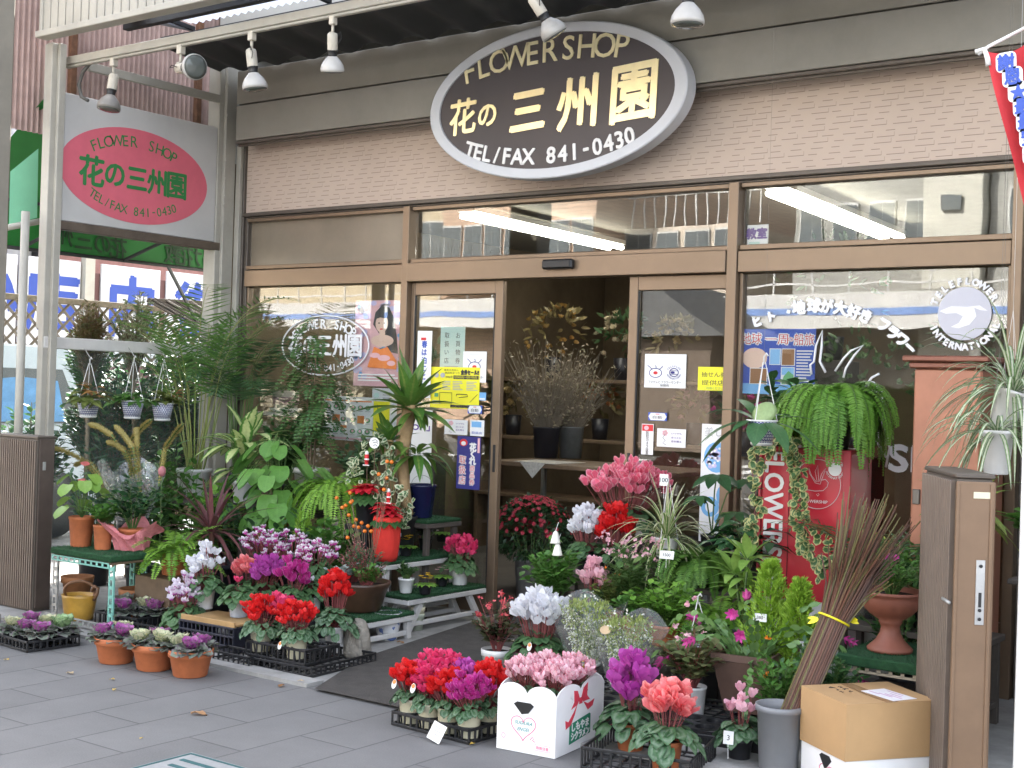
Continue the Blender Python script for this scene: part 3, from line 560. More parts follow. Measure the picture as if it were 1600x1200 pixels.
poster('gift_voucher_banner', 'deep blue banner with red and white writing 商品券 取扱店 on the left door leaf', 'poster', (715, 681, 749, 766), YG, 'navy',
    [('e', 'r', [(.27, .88, .17, .07)]), ('e', 'w', [(.27, .865, .1, .04)]), ('t', 'w', vtext('花くれ', .68, .8, .13, .17, .012)), ('t', 'w', vtext('商品券', .68, .4, .13, .125, .014) + vtext('取扱店', .26, .55, .19, .17, .016)), ('t', 'r', vtext('商品券', .68, .4, .13, .125, -.001) + vtext('取扱店', .26, .55, .19, .17, .002)), ('r', 'pk', [(.88, .7, .97, .98)])])
poster('window_sticker', 'plain light blue sticker at the right edge of the yellow flyer', 'sticker', (748, 613, 759, 626), YG, 'lb', [('r', 'w', [(.1, .1, .9, .3)])])
def auto_tag(q, lab): return poster('door_tag', lab, 'sticker', q, YG-.004, 'b', [('p', 'w', [[(.02, .5), (.14, .94), (.86, .94), (.98, .5), (.86, .06), (.14, .06)]]), ('t', 'k', [('自動', .5, .42, .42, .5)]), ('r', 'r', [(.4, .76, .6, .84)])])
auto_tag((731, 633, 753, 647), 'arrow ended 自動 tag under the yellow flyer'); auto_tag((1013, 644, 1042, 658), 'arrow ended 自動 tag on the right door leaf above the red and white strip')
poster('lottery_notice', 'yellow notice 抽せん券 提供店 on the right door leaf', 'poster', (1091, 573, 1140, 611), YG, 'y', [('t', 'k', [('抽せん券', .5, .68, .24, .78), ('提供店', .48, .33, .24, .72)]), ('t', 'gr', [('ご利用ください', .5, .1, .13, .6)])])
poster('camera_notice', 'narrow white strip 防犯カメラ設置 with red top on the right door leaf', 'sticker', (1003, 662, 1020, 711), YG, 'w', [('r', 'r', [(.04, .77, .96, .98)]), ('e', 'pk', [(.4, .87, .2, .07)]), ('t', 'k', vtext('防犯カメラ設置', .5, .71, .108, .12, .004))])
random.seed(8)
poster('flower_strip_poster', 'long white poster with round blue flower pictures low on the right door leaf', 'poster', (1097, 662, 1138, 850), YG-.002, 'w', [('t', 'g', [('美し', .4, .935, .085, .6)]), ('e', 'lb', [(.52, .72, .42, .13), (.35, .3, .30, .085), (.85, .4, .3, .1), (.8, .2, .3, .06)]), ('e', 'lv', [(random.uniform(.25, .8), random.uniform(.63, .8), .08, .018) for _ in range(22)] + [(random.uniform(.7, .97), random.uniform(.33, .46), .07, .015) for _ in range(10)]), ('e', 'w', [(.35, .3, .15, .05)] + [(random.uniform(.25, .8), random.uniform(.65, .8), .04, .01) for _ in range(14)])])
poster('travel_poster', 'blue travel poster headed 地球一周の船旅 in the right window', 'poster', (1158, 514, 1272, 618), .013, 'b',
    [('r', 'lb', [(.0, .0, 1, .16)]), ('t', 'w', [('地球', .15, .85, .185, .27, .02), ('一周', .49, .84, .17, .3, .02), ('の', .67, .84, .08, .07, .01), ('船旅', .85, .84, .185, .26, .02)]), ('t', 'r', [('地球', .15, .85, .185, .27, .002), ('一周', .49, .84, .17, .3, .002), ('の', .67, .84, .08, .07), ('船旅', .85, .84, .185, .26, .002)]),
     ('e', 'sk', [(.2, .55, .17, .16)]), ('r', 'w', [(.40, .45, .55, .7), (.56, .44, .74, .7), (.56, .15, .74, .42), (.14, .15, .38, .4)] + lines(.76, .98, .2, .7, 11)), ('r', 'sky', [(.41, .46, .54, .69), (.57, .3, .73, .41)]), ('r', 'br', [(.57, .45, .73, .69), (.15, .16, .37, .39)]), ('p', 'gr', [[(.57, .16), (.73, .16), (.73, .3), (.66, .36), (.6, .28)]]), ('t', 'r', [('148', .85, .07, .12, .22, .006)])])
poster('paper_notice', 'paper notice with purple writing 室 in the upper right window beside the mullion', 'poster', (1168, 352, 1200, 386), .02, 'w', [('t', 'pu', [('教室', .45, .62, .5, .95, .03)]), ('r', 'mint', [(.1, .05, .6, .25)])])
# white cut lettering on the glass
film_w = mat('cut_vinyl', (.74, .74, .75), .5, var=.03)
c = at(507, 540, YG); a_ = (at(575, 540, YG).x-at(440, 540, YG).x)/2; b_ = (at(507, 494, YG).z-at(507, 587, YG).z)/2
t = thing('window_lettering', 'white oval outline with 花の三州園 lettering on the left window glass', 'window lettering', c)
b = MB(); b.tube([F0 @ V((a_*cos(2*pi*k/64), b_*sin(2*pi*k/64), 0)) for k in range(64)], .006, 6, closed=True); b.build('outline', film_w, t)
b = MB(); b.arc_text('FLOWER SHOP', .088, F0, a_*.8, b_*.74, 150, 36, .002)
for k, chx in enumerate('花の三州園'): b.text(chx, .165, F0 @ Matrix.Translation((-.28+k*.14, -.0, 0)), .005, sx=.88)
b.arc_text('TEL/FAX 841-0430', .066, F0, a_*.80, b_*.76, 218, 322, .0015, inner=False); b.build('lettering', film_w, t)
c = at(1507, 490, YG); r_ = (at(1549, 490, YG).x-at(1465, 490, YG).x)/2
t = thing('window_emblem', 'round pale emblem ringed by TELEFLOWER INTERNATIONAL on the right window', 'window lettering', c)
b = MB(); b.prism(ellipse(r_, r_), -.0005, .001, X, Y); b.build('disc', mat('frosted_vinyl', (.50, .50, .55), .6, var=.04), t)
b = MB()
b.prism([(r_*x, r_*y) for x, y in [(-.95, .1), (-.5, .28), (.1, .25), (.55, .3), (.85, .1), (.6, .12), (.35, .22), (.45, -.1), (.2, -.42), (-.2, -.55), (-.5, -.5), (-.2, -.35), (-.05, -.1), (-.3, .02), (-.7, .0)]], .001, .0022, X, Y); b.build('bird', film_w, t)
b = MB(); b.arc_text('TELEFLOWER', r_*.36, F0, r_*1.22, r_*1.22, 158, 28, .003); b.arc_text('INTERNATIONAL', r_*.36, F0, r_*1.25, r_*1.25, 205, 340, .003, inner=False); b.build('lettering', film_w, t)
t = thing('window_lettering', 'curving white Japanese slogan 地球が大好き フラワー across the right window', 'window lettering', at(1300, 490, YG))
b = MB(); o = at(1300, 490, YG)
for chx, px, py, sz, rot in (('ヒ', 1183, 502, .1, 20), ('ト', 1206, 494, .1, 14), ('・', 1232, 487, .1, 8), ('地', 1248, 480, .125, 4), ('球', 1272, 477, .125, 0), ('が', 1292, 478, .12, -4), ('大', 1313, 481, .12, -10), ('好', 1334, 487, .12, -16), ('き', 1353, 494, .12, -20), ('フ', 1381, 508, .12, -28), ('ラ', 1395, 520, .115, -32), ('ワ', 1409, 531, .115, -36), ('ー', 1422, 543, .1, -40)):
    p = at(px, py, YG)-o; b.text(chx, sz*.62, F0 @ Matrix.Translation((p.x, p.z, 0)) @ Matrix.Rotation(radians(rot), 4, 'Z'), .006)
b.build('lettering', film_w, t)
t = thing('window_drawing', 'white line drawing of a bird with raised wings and letters SHIP on the right window', 'window lettering', at(1330, 620, YG)); o = at(1330, 620, YG)
b = MB()
for pts in ([(1268, 585), (1266, 570), (1272, 565), (1275, 540), (1285, 517), (1284, 540), (1281, 565), (1290, 582)], [(1305, 580), (1318, 560), (1330, 548), (1348, 540), (1335, 555), (1322, 575), (1318, 590)], [(1340, 600), (1350, 597), (1365, 598), (1378, 612), (1380, 632), (1378, 655), (1370, 690), (1385, 715)], [(1352, 605), (1362, 590), (1374, 584)], [(1362, 612), (1370, 612)], [(1378, 640), (1390, 700), (1384, 730)]):
    b.tube([at(px, py, YG)-o for px, py in pts], .0065, 6)
b.build('drawing', film_w, t)
b = MB(); p = at(1402, 716, YG)-o; b.text('SHIP', .185, F0 @ Matrix.Translation((at(1390, 716, YG).x-o.x+.225, p.z, 0)), .008, width=.45); b.build('lettering', film_w, t)

# red sale banner on a white rod
cloth_r = mat('red_cloth', (.58, .035, .045), .75, var=.12, scale=5, bump=.15, bscale=500)
p0 = at(1540, 80, -1.95); bn = thing('sale_banner', 'red cloth banner with blue writing on a white rod at the upper right', 'banner', p0)
tl, tr, bl = V((0, 0, 0)), at(1680, 10, -1.75)-p0, at(1602, 322, -1.95)-p0
def ban(u, v, e=0):
    p = tl+(tr-tl)*u+(bl-tl)*v*(1.0-.25*(1-u)*0)+V((0, 0, -.05*sin(pi*min(1, u*1.6))*(1-v)))
    return p + V((0, -e-.016*sin(u*9+v*2.5)-.01*sin(v*7), 0))
b = MB(); b.grid(ban, 24, 30); b.build('cloth', cloth_r, bn)
b = MB(); b.tube([V((-.022, -.01, -.012)), V((.012, -.01, .012)), tr+V((.02, -.01, .02))], .006, 8); b.build('rod', white_pl, bn)
b = MB(); b.tube([V((-.03, -.014, -.002)), V((.0, -.014, .004)), V((.012, -.016, -.03)), V((.016, -.016, -.055))], .009, 8); b.build('tie', white_pl, bn)
bw, bt = MB(), MB()
dv = (bl-tl).normalized(); rt = (tr-tl).normalized()
for k, (chx, px, py) in enumerate((('謝', 1572, 97), ('恩', 1582, 120), ('★', 1591, 143), ('最', 1599, 166), ('最', 1604, 190), ('安', 1609, 214), ('値', 1614, 240))):
    p = at(px, py, -1.99)-p0; Mx = frame(p, (1, 0, .22), (-.22, 0, 1)) @ Matrix.Rotation(-.16, 4, 'Z')
    bt.text(chx, .058, Mx @ Matrix.Translation((0, 0, .003)), .0025)
    bw.prism(rrect(.068, .068, .018), -.001, .0005, Mx.to_3x3() @ V((1, 0, 0)), Mx.to_3x3() @ V((0, 1, 0)), p)
bw.build('letter_outline', white_pl, bn); bt.build('lettering', ink('b', PAL['b']), bn)

# ================================================================== NEIGHBOURS ON THE LEFT
awn = mat('green_awning', (.018, .20, .035), .6, var=.12, scale=2); awn_lit = mat('green_awning_lit', (.25, .62, .38), .6, var=.05)  # second green is the same awning painted paler, daylight on it put into the colour
aw = thing('green_awning', 'green awning with dark back to front lettering over the side of the shop', 'awning', (-3.55, -1.5, 2.3))
p1, p2 = atx(10, 386, -3.6), atx(332, 431, -3.6); z1 = atx(12, 352, -3.6).z
O = V((-3.55, -1.5, 2.3)); q = []
b = MB(); yA, yB = p1.y-.35, p2.y+.9
b.add([V((-3.6, yA, p1.z))-O, V((-3.6, yB, p1.z))-O, V((-3.6, yB, p1.z+.34))-O, V((-3.6, yA, p1.z+.34))-O], [[0, 1, 2, 3]]); b.build('valance', awn, aw)
b = MB(); b.add([V((-3.6, yA, p1.z+.34))-O, V((-3.6, yB, p1.z+.34))-O, V((-2.62, yB, p1.z+.95))-O, V((-2.62, yA, p1.z+.95))-O], [[0, 1, 2, 3]]); b.build('cover', awn, aw)
b = MB(); b.tube([V((-3.58, yA, p1.z))-O, V((-3.58, yB, p1.z))-O], .014, 8); b.tube([V((-3.58, yA, p1.z+.34))-O, V((-3.58, yB, p1.z+.34))-O], .012, 8)
for y in (p1.y+.1, p1.y+1.0, p1.y+1.9): b.tube([V((-3.58, y, p1.z))-O, V((-2.66, y, p1.z+.25))-O], .014, 8)
b.build('frame', dark_steel, aw)
b = MB()
for chx, px, py in (('花', 185, 388), ('の', 160, 382), ('三', 131, 375), ('州', 101, 368), ('園', 76, 364), ('い', 330, 402), ('け', 312, 402), ('花', 290, 400), ('教', 270, 396)):
    q = atx(px, py, -3.592); b.text(chx, .17, frame(q-O, (0, 1, 0), (0, 0, 1)), .003, flipx=True)
b.build('lettering', ink('dkgreen', (.01, .05, .015)), aw)
b = MB(); a0, a1 = atx(16, 268, -2.7), atx(60, 232, -2.7); a2, a3 = atx(58, 340, -2.7), atx(14, 352, -2.7); b.add([a0-O, a1-O, a2-O, a3-O], [[3, 2, 1, 0]]); b.build('end_flap', awn_lit, aw)
b = MB(); b.tube([a3-O+V((0.02, -.03, -.02)), a2-O+V((.02, .02, -.02))], .02, 8); b.build('pipe', beige_paint, aw)
# white boards with blue characters
bs = thing('street_sign_board', 'row of white boards with big blue characters beyond the lattice fence', 'sign board', (-9, 0, 0)); XB = -9.
blue_ink = ink('blue', (.02, .055, .30))
for px0, px1, chx in ((-60, 27, 'い'), (30, 126, '店'), (158, 250, '内'), (260, 352, '街')):
    p, q = atx(px0, 395+(px0)*.11, XB), atx(px1, 395+px1*.11, XB); zb = atx(px0, 470, XB).z
    b = MB(); b.box((0, (p.y+q.y)/2, (p.z+zb-.75)/2), (.03, q.y-p.y, p.z-zb+.75)); o = b.build('board', mat('board_white', (.50, .51, .54), .5, var=.05, scale=2, dirt=.1), bs)
    b = MB(); b.text(chx, .80, frame((.018, (p.y+q.y)/2+.02, p.z-.50), (0, 1, 0), (0, 0, 1)), .03); b.build('lettering', blue_ink, o)
p = atx(150, 400, XB); b = MB(); b.box((-.05, atx(150, 400, XB).y+.35, 1.3), (.05, 4.5, 2.8)); b.build('backing_wall', mat('dusty_pink_wall', (.12, .06, .06), .8, var=.15), bs)
b = MB(); b.box((.03, atx(136, 400, XB).y, 1.5), (.1, .14, 3.0)); b.build('post', beige_paint, bs)
# lattice fence
wood_f = mat('weathered_wood', (.115, .095, .068), .85, var=.3, scale=15)
lf = thing('lattice_fence', 'weathered wooden lattice fence on the side street with plants before it', 'fence', (-6.2, -1, 0))
pa, pb = atx(0, 462, -6.2), atx(232, 462, -6.2); ztop, zbot = pa.z, 1.05
b = MB(); y0, y1 = pa.y-.6, pb.y+1.2
b.box((0, (y0+y1)/2+1, ztop), (.06, y1-y0, .06)); b.box((0, (y0+y1)/2+1, zbot), (.05, y1-y0, .05)); [b.box((0, y+1, ztop/2), (.07, .07, ztop)) for y in (y0, (y0+y1)/2-.15, y1)]
h = ztop-zbot; n = 30
for k in range(n):
    ya = y0+(y1-y0+h)*k/n-h
    for sg_ in (1, -1):
        A, B = (max(ya, y0), min(ya+h, y1))
        if B-A < .05: continue
        f = lambda y: zbot+(y-ya) if sg_ > 0 else ztop-(y-ya)
        b.bar((.012*sg_, A+1, f(A)), (.012*sg_, B+1, f(B)), .045, .01)
b.build('lattice', wood_f, lf)
# reed roof at the right end of the fence
rr = thing('reed_shade', 'dark ragged reed shade sloping beside the lattice fence', 'sun shade', (-5.2, 0, 0))
b = MB(); pA, pB = atx(232, 470, -5.2), atx(345, 455, -5.2)
for k in range(46):
    u = k/45; y = pA.y+(pB.y-pA.y)*u+random.uniform(-.03, .03); b.tube([(0, y, pA.z+.02*u+random.uniform(-.02, .03)), (.45, y+.35+random.uniform(-.05, .05), pA.z-.28), (.8, y+.6, pA.z-.5+random.uniform(-.1, .05))], .012, 5)
b.bar((0, pA.y, pA.z), (0, pB.y+.3, pA.z+.04), .04, .05); b.build('reeds', mat('old_reed', (.055, .045, .04), .9, var=.4), rr)
b = MB(); b.box((-.5, pB.y+.4, .8), (.6, .8, 1.6)); b.build('brown_board', mat('brown_board', (.16, .09, .05), .8, var=.3), rr)
b = MB(); b.bar(atx(246, 384, -4.9)-V((-5.2, 0, 0)), atx(312, 512, -4.9)-V((-5.2, 0, 0)), .025, .025); b.build('strut', dark_steel, rr)
# van
vw, vb = mat('van_white', (.40, .45, .52), .3, var=.04, coat=.4), mat('van_window', (.05, .06, .07), .1, var=.1)
VX = -6.0; p1, p2 = atx(-120, 530, VX), atx(172, 570, VX)
vn = thing('parked_van', 'white van with a blue sheet inside parked beyond the lattice fence post', 'van', (VX-.85, (p1.y+p2.y)/2, -.15))
Lv = p2.y-p1.y; zr = p1.z+.15
prof = [(-Lv/2, .35), (Lv/2, .35), (Lv/2, .95), (Lv/2-.05, zr*.62), (Lv/2-.30, zr-.06), (Lv/2-.42, zr), (-Lv/2+.15, zr), (-Lv/2, zr-.2)]
b = MB(); b.prism(prof, -.85, .85, V((0, 1, 0)), V((0, 0, 1))); b.build('body', vw, vn)
b = MB(); b.prism([(-Lv/2+.2, zr*.60), (Lv/2-.3, zr*.60), (Lv/2-.55, zr-.22), (-Lv/2+.2, zr-.22)], .851, .86, V((0, 1, 0)), V((0, 0, 1))); w_ = b.build('window', vb, vn)
b = MB(); b.prism([(-Lv/2+.3, zr*.61), (Lv/2-.5, zr*.61), (Lv/2-.6, zr-.33), (Lv/2-1.0, zr-.30), (-Lv/2+.3, zr-.36)], .861, .866, V((0, 1, 0)), V((0, 0, 1))); b.build('blue_sheet', mat('blue_sheet', (.10, .26, .50), .6, var=.2), vn)
for y in (-Lv/2+.6, Lv/2-.6):
    b = MB(); b.lathe([(.12, -.1), (.31, -.1), (.33, -.05), (.33, .05), (.31, .1), (.12, .1)], 28, (.78, y, .33), Matrix.Rotation(pi/2, 3, 'Y')); w_ = b.build('wheel', black_pl, vn)
# arcade pillar, conduits, plastered wall at the far left
ap = thing('arcade_pillar', 'broad grey beige pillar cut off by the left edge of the picture', 'pillar', at(0, 600, -2.55)*1)
ap.location.z = 0; xr = at(-7, 200, -2.55).x; xo = ap.location.x
b = MB(); b.box((xr-xo-.15, 0, 2.2), (.30, .20, 4.4), ch=.012); b.build('shaft', mat('pillar_paint', (.19, .17, .135), .6, var=.1, dirt=.15), ap)
b = MB(); b.box((xr-xo-.15, 0, .06), (.34, .24, .12)); b.build('base_plate', mat('pillar_base', (.15, .145, .13), .7, var=.2), ap)
up = thing('utility_pole', 'grey utility pole wrapped in bands and cables beside the arcade pillar', 'pole', (-9.7, 0, -.15)); pc = atx(38, 100, -9.7); up.location.y = pc.y; up.scale = (1.55, 1.55, 1.25)
b = MB(); b.lathe([(.14, 0), (.115, 6.0)], 20); b.build('pole', mat('pole_concrete', (.40, .40, .42), .7, var=.15), up)
b = MB(); [b.lathe([(.132, z), (.136, z+.01), (.136, z+.035), (.132, z+.045)], 20) for z in (2.9, 3.35, 3.75, 3.82, 4.2, 4.5)]; b.build('band', mat('galvanised', (.5, .55, .58), .35, metal=.7), up)
b = MB(); b.tube([(.15, .06, 1.5), (.16, .07, 3.0), (.15, .1, 3.5), (.13, .12, 4.6)], .022, 8); b.tube([(.15, -.04, 1.2), (.16, -.04, 3.1), (.2, .2, 3.45), (.5, .6, 3.5)], .018, 8); b.build('cable', mat('cable_green', (.04, .13, .11), .5), up)
b = MB(); b.tube([(.14, 0, 3.5), (.3, .4, 3.4), (.6, .9, 3.2)], .012, 6); b.tube([(.14, .05, 2.9), (.3, .3, 2.75), (.5, .5, 2.8)], .01, 6); b.box((.16, .1, 2.35), (.1, .12, .3)); b.build('wire', black_pl, up)
nb = thing('side_building', 'plain dull red walled building behind the utility pole', 'building', (-10.5, 1.5, 0))
b = MB(); b.box((-1.5, 1, 3.5), (2.5, 14, 7.2)); b.build('wall', mat('dull_red_wall', (.26, .13, .115), .85, var=.2, dirt=.3), nb)
# ================================================================== ACROSS THE STREET (seen mirrored in the glass)
D = 26.
def opp(px, py, d=D): p = at(px, py, d); return V((p.x, -d, p.z))
fp = mat('fascia_white', (.56, .56, .55), .5, var=.05, scale=.6, dirt=.1)
ar = thing('opposite_arcade', 'covered arcade with a white fascia and blue stripe across the street', 'arcade', (-12, -D, 0)); O = V((-12, -D, 0))
zt, zb = opp(1300, 458).z, opp(1300, 512).z; s0, s1 = opp(1300, 481).z, opp(1300, 492).z
b = MB(); b.box((0, 0, (zt+zb)/2), (64, .2, zt-zb)); b.build('fascia', fp, ar)
b = MB(); b.box((0, .105, (s0+s1)/2), (64, .02, s0-s1)); b.build('stripe', mat('stripe_blue', (.16, .27, .55), .5), ar)
b = MB(); b.box((0, -1.7, zb+.1), (64, 3.2, .1)); b.build('roof', mat('arcade_roof', (.3, .3, .3), .8), ar)
rl = MB()
for k in range(60): x = -31+k*1.05; rl.box((x, -.3, zt+.5), (.05, .05, 1.0))
for z in (.25, .95): rl.box((0, -.3, zt+z), (63, .05, .05))
rl.build('railing', fp, ar)
for k in range(9): b = MB(); b.box((-28+k*7, -.1, zb/2), (.3, .25, zb)); b.build('post', mat('arcade_post', (.16, .16, .15), .6), ar)
def building(name, label, x0, x1, y0, y1, h, m, rows, wm, cat='building', groups=None):
    t = thing(name, label, cat, ((x0+x1)/2, (y0+y1)/2, 0)); w, d = x1-x0, y1-y0
    b = MB(); b.box((0, 0, h/2), (w, d, h), ch=.02); b.build('wall', m, t)
    for z, hh, n, fw in rows:
        for k in range(n):
            x = -w/2+w*(k+.5)/n; f = MB(); f.box((x, d/2+.03, z), (w/n*fw, .08, hh)); o = f.build('window', fp, t)
            g = MB(); g.box((x-w/n*fw*.24, d/2+.075, z), (w/n*fw*.45, .02, hh-.12)); g.box((x+w/n*fw*.24, d/2+.075, z), (w/n*fw*.45, .02, hh-.12)); g.build('pane', wm, o)
    return t
shade_glass = mat('far_window', (.09, .11, .12), .15, var=.3, scale=1)
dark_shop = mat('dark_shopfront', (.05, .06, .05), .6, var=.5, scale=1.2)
tile_w = brickmat('tan_tile', (.55, .38, .27), (.47, .32, .23), (.30, .22, .17), .45, .12, .015, 'XZ', .7, .3, var=.12)
xa, xb = opp(655, 350).x, opp(895, 340).x
bt_ = building('tiled_building', 'tan tiled building with a row of wide windows across the street', xa, xb, -42, -D-1.2, 13, tile_w, [(opp(760, 378).z, 1.5, 7, .86), (10.5, 1.5, 7, .86)], shade_glass)
b = MB(); b.box((0, 8.0, opp(760, 378).z-1.2), (xb-xa, .3, .6)); b.build('sill_band', fp, bt_)
bs2 = building('grey_tiled_building', 'grey brown tiled building with a roof railing across the street', xb+.02, opp(1085, 300).x, -46, -D-3, opp(1050, 330).z, mat('grey_tile', (.55, .48, .40), .8, var=.2, scale=1), [(opp(960, 378).z, 1.3, 4, .8)], shade_glass)
b = MB()
for k in range(14): b.box((-2.2+k*.36, 8.3, opp(1050, 330).z+.5), (.04, .04, 1.0))
b.box((0, 8.3, opp(1050, 330).z+1.0), (5, .05, .05)); b.build('roof_railing', fp, bs2)
x0, x1 = opp(1415, 350).x, opp(1512, 350).x
wbk = building('white_building', 'white rendered building with one small dark window across the street', x0, x1, -40, -D-1.2, 12, mat('white_render', (.55, .54, .48), .8, var=.06, dirt=.1), [], shade_glass)
p = opp(1463, 305); b = MB(); b.box((p.x-(x0+x1)/2, 6.45+.02, p.z), (.55, .08, .42)); b.build('window', shade_glass, wbk)
building('dark_building', 'dim grey building left of the white rendered one across the street', opp(1180, 350).x, x0-.05, -42, -D-2.5, 8.0, mat('dim_grey', (.30, .30, .28), .8, var=.2, scale=1), [(6.2, 1.4, 4, .7)], shade_glass)
building('grey_building', 'grey building right of the white rendered one across the street', x1+.05, x1+14, -42, -D-1.6, 11, mat('mid_grey', (.33, .33, .31), .8, var=.2, scale=1), [(6.2, 1.5, 6, .6), (9.2, 1.3, 6, .6)], shade_glass)
building('cream_building', 'long low cream building behind the arcade railing across the street', xa-22, xa-.1, -42, -D-2.2, 9.0, mat('cream_render', (.48, .41, .29), .8, var=.1, dirt=.15), [(6.4, 1.3, 9, .6)], shade_glass)
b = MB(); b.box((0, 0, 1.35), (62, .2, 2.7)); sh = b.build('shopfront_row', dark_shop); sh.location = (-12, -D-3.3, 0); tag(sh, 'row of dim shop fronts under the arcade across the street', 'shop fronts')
hs = thing('tiled_roof_house', 'small house with dark grey tiled roof between the street buildings', 'house', (opp(1120, 520).x, -D+3.5, 0))
b = MB(); b.box((0, -2, 1.5), (3.4, 4, 3.0)); b.build('wall', mat('old_wood', (.13, .10, .08), .85, var=.3), hs)
b = MB(); b.prism([(-2.2, 2.9), (2.2, 2.9), (0, 4.3)], -.4, 4.6, V((1, 0, 0)), V((0, 0, 1))); b.build('roof', mat('roof_tile', (.08, .085, .09), .6, var=.3, scale=6), hs)

# ================================================================== INSIDE THE SHOP
tube_m = mat('fluorescent_tube', (1, .98, .88), .5, var=0, emit=4)
def fluor(px0, py0, px1, py1, z, lab):
    a, c = on(px0, py0, z), on(px1, py1, z); t = thing('fluorescent_lamp', lab, 'ceiling lamp', ((a.x+c.x)/2, (a.y+c.y)/2, z), group='fluorescent lamps inside the shop')
    d = (c-a)/2; n = V((-d.y, d.x, 0)).normalized()
    b = MB(); b.box((0, 0, .05), (.13, .04, .04)); b.bar(-d+V((0, 0, .045)), d+V((0, 0, .045)), .15, .04); b.build('batten', white_pl, t)
    for s in (-1, 1): b = MB(); b.tube([-d*.97+n*(.06*s), d*.97+n*(.06*s)], .019, 10); b.build('tube', tube_m, t)
fluor(728, 336, 965, 388, 2.62, 'lit twin fluorescent lamp seen through the glass above the entrance')
fluor(1212, 300, 1400, 374, 2.62, 'lit twin fluorescent lamp seen through the upper right window')
tin = mat('bucket_zinc', (.20, .21, .21), .35, metal=.6, var=.2); blk_b = mat('bucket_black', (.015, .015, .02), .4, var=.2)
tb = thing('work_table', 'wooden work table with a shelf just inside the open door', 'table', (.1, 1.15, 0))
ztb = at(850, 722, 1.0).z
wood_d = mat('table_wood', (.13, .085, .05), .6, var=.3, scale=7)
b = MB(); b.box((0, 0, ztb-.015), (1.5, .7, .03)); b.build('table_top', wood_d, tb)
b = MB(); b.box((0, 0, ztb*.62), (1.4, .6, .02)); b.build('shelf', wood_d, tb)
for sx in (-1, 1):
    for sy in (-1, 1): b = MB(); b.box((sx*.68, sy*.29, ztb/2-.015), (.035, .035, ztb-.03)); b.build('leg', tin, tb)
np_ = thing('newspaper', 'folded newspaper hanging over the edge of the work table', 'newspaper', (0, 0, 0))
b = MB(); p = on(840, 722, ztb+.004); q = on(840, 745, ztb-.02); b.prism([(p.x-.13, p.y-.1), (p.x+.2, p.y-.1), (p.x+.2, p.y+.3), (p.x-.2, p.y+.25)], ztb+.003, ztb+.006)
b.add([(-.08+p.x, .785, ztb+.008), (p.x+.14, .785, ztb+.008), (p.x+.04, .775, ztb-.10)], [[0, 1, 2]]); b.build('sheets', mat('newsprint', (.42, .40, .36), .9, var=.25, scale=60), np_)
def bucket_twigs(px, r, h, m, lab, n, spread, L, seed):
    p = on(px, 716, ztb+.001); random.seed(seed); t = thing('branch_bucket', lab, 'bucket', (p.x, p.y+.12, ztb), group='buckets of branches on the work table')
    b = MB(); b.lathe([(r*.85, 0), (r, h), (r*1.05, h+.006), (r*1.0, h+.01), (r*.96, h), (r*.8, .02), (0, .02)], 28); b.build('bucket', m, t)
    tw, lf_ = MB(), MB()
    for k in range(n):
        a = random.random()*2*pi; q = spread*sqrt(random.random()); d = V((cos(a)*q, sin(a)*q*.7, 1)); LL = L*random.uniform(.6, 1.05); p0 = V((cos(a)*r*.4, sin(a)*r*.4, h*.7)); pts = [p0+d*LL*i/3+V((0, 0, -.03*q*i*i)) + rv(.012) for i in range(4)]
        tw.tube(pts, .003, 4, r2=.001)
        for j in range(3):
            c = pts[1+j % 3]+rv(.06); lf_.leaf(c, rv()+V((0, 0, .8)), rv(), .035, .014, lance, seg=2)
    tw.build('branches', mat('branch_brown', (.20, .17, .13), .8, var=.3), t)
    lf_.build('leaves', leafmat('twig_leaf', (.16, .15, .09), (.30, .25, .18)), t)
bucket_twigs(838, .10, .22, blk_b, 'black bucket of thin leafy branches on the work table', 170, .55, .74, 5)
bucket_twigs(877, .095, .225, tin, 'grey metal bucket of thin branches on the work table', 150, .62, .66, 6)
# wrapped bouquets and shelf behind
bk = thing('back_shelf', 'dark wooden shelf against the back of the shop', 'shelf', (-.9, 2.9, 0))
b = MB(); [b.box((0, 0, z), (2.6, .4, .03)) for z in (.5, 1.0, 1.5)]; b.build('board', wood_d, bk)
b = MB(); b.box((-1.28, 0, .76), (.04, .38, 1.52)); b.build('side_panel', wood_d, bk); b = MB(); b.box((1.28, 0, .76), (.04, .38, 1.52)); b.build('side_panel', wood_d, bk)
def bouquet(loc, m, lab, r=.2, seed=1, name='bouquet', leafm=None):
    random.seed(seed); t = thing(name, lab, 'flowers', loc); fl, lf_ = MB(), MB()
    for k in range(70):
        d = (rv()+V((0, 0, .7))).normalized(); p = d*r*random.uniform(.6, 1)+V((0, 0, r*.6))
        if k % 3: [lf_.leaf(p, d+rv(.7), rv(), .09, .03, lance) for _ in range(2)]
        else:
            for j in range(6): fl.leaf(p, d+az(j*1.05, .2)*.8, d, .045, .035, roundl, seg=3)
    b = MB(); b.lathe([(.06, -.18), (.075, .0), (.07, .0), (0, -.02)], 20); b.build('vase', blk_b, t)
    lf_.build('leaves', leafm or leafmat('leaf_dim', (.03, .07, .025), (.06, .10, .04)), t); fl.build('flowers', m, t)
pf = lambda n, c1, c2, **k: leafmat('petal_'+n, c1, c2, vein=0, rough=.5, tr=.35, **k)
bouquet((-1.5, 2.85, 1.70), pf('amber', (.22, .11, .03), (.30, .2, .06)), 'amber flowers on the top board of the back shelf, left end', .28, 2, 'bouquet', leafmat('dry_leaf', (.12, .10, .04), (.18, .14, .06)))
bouquet((-.8, 2.85, 1.70), pf('cream', (.3, .26, .18), (.36, .3, .2)), 'cream flowers on the top board of the back shelf', .24, 3)
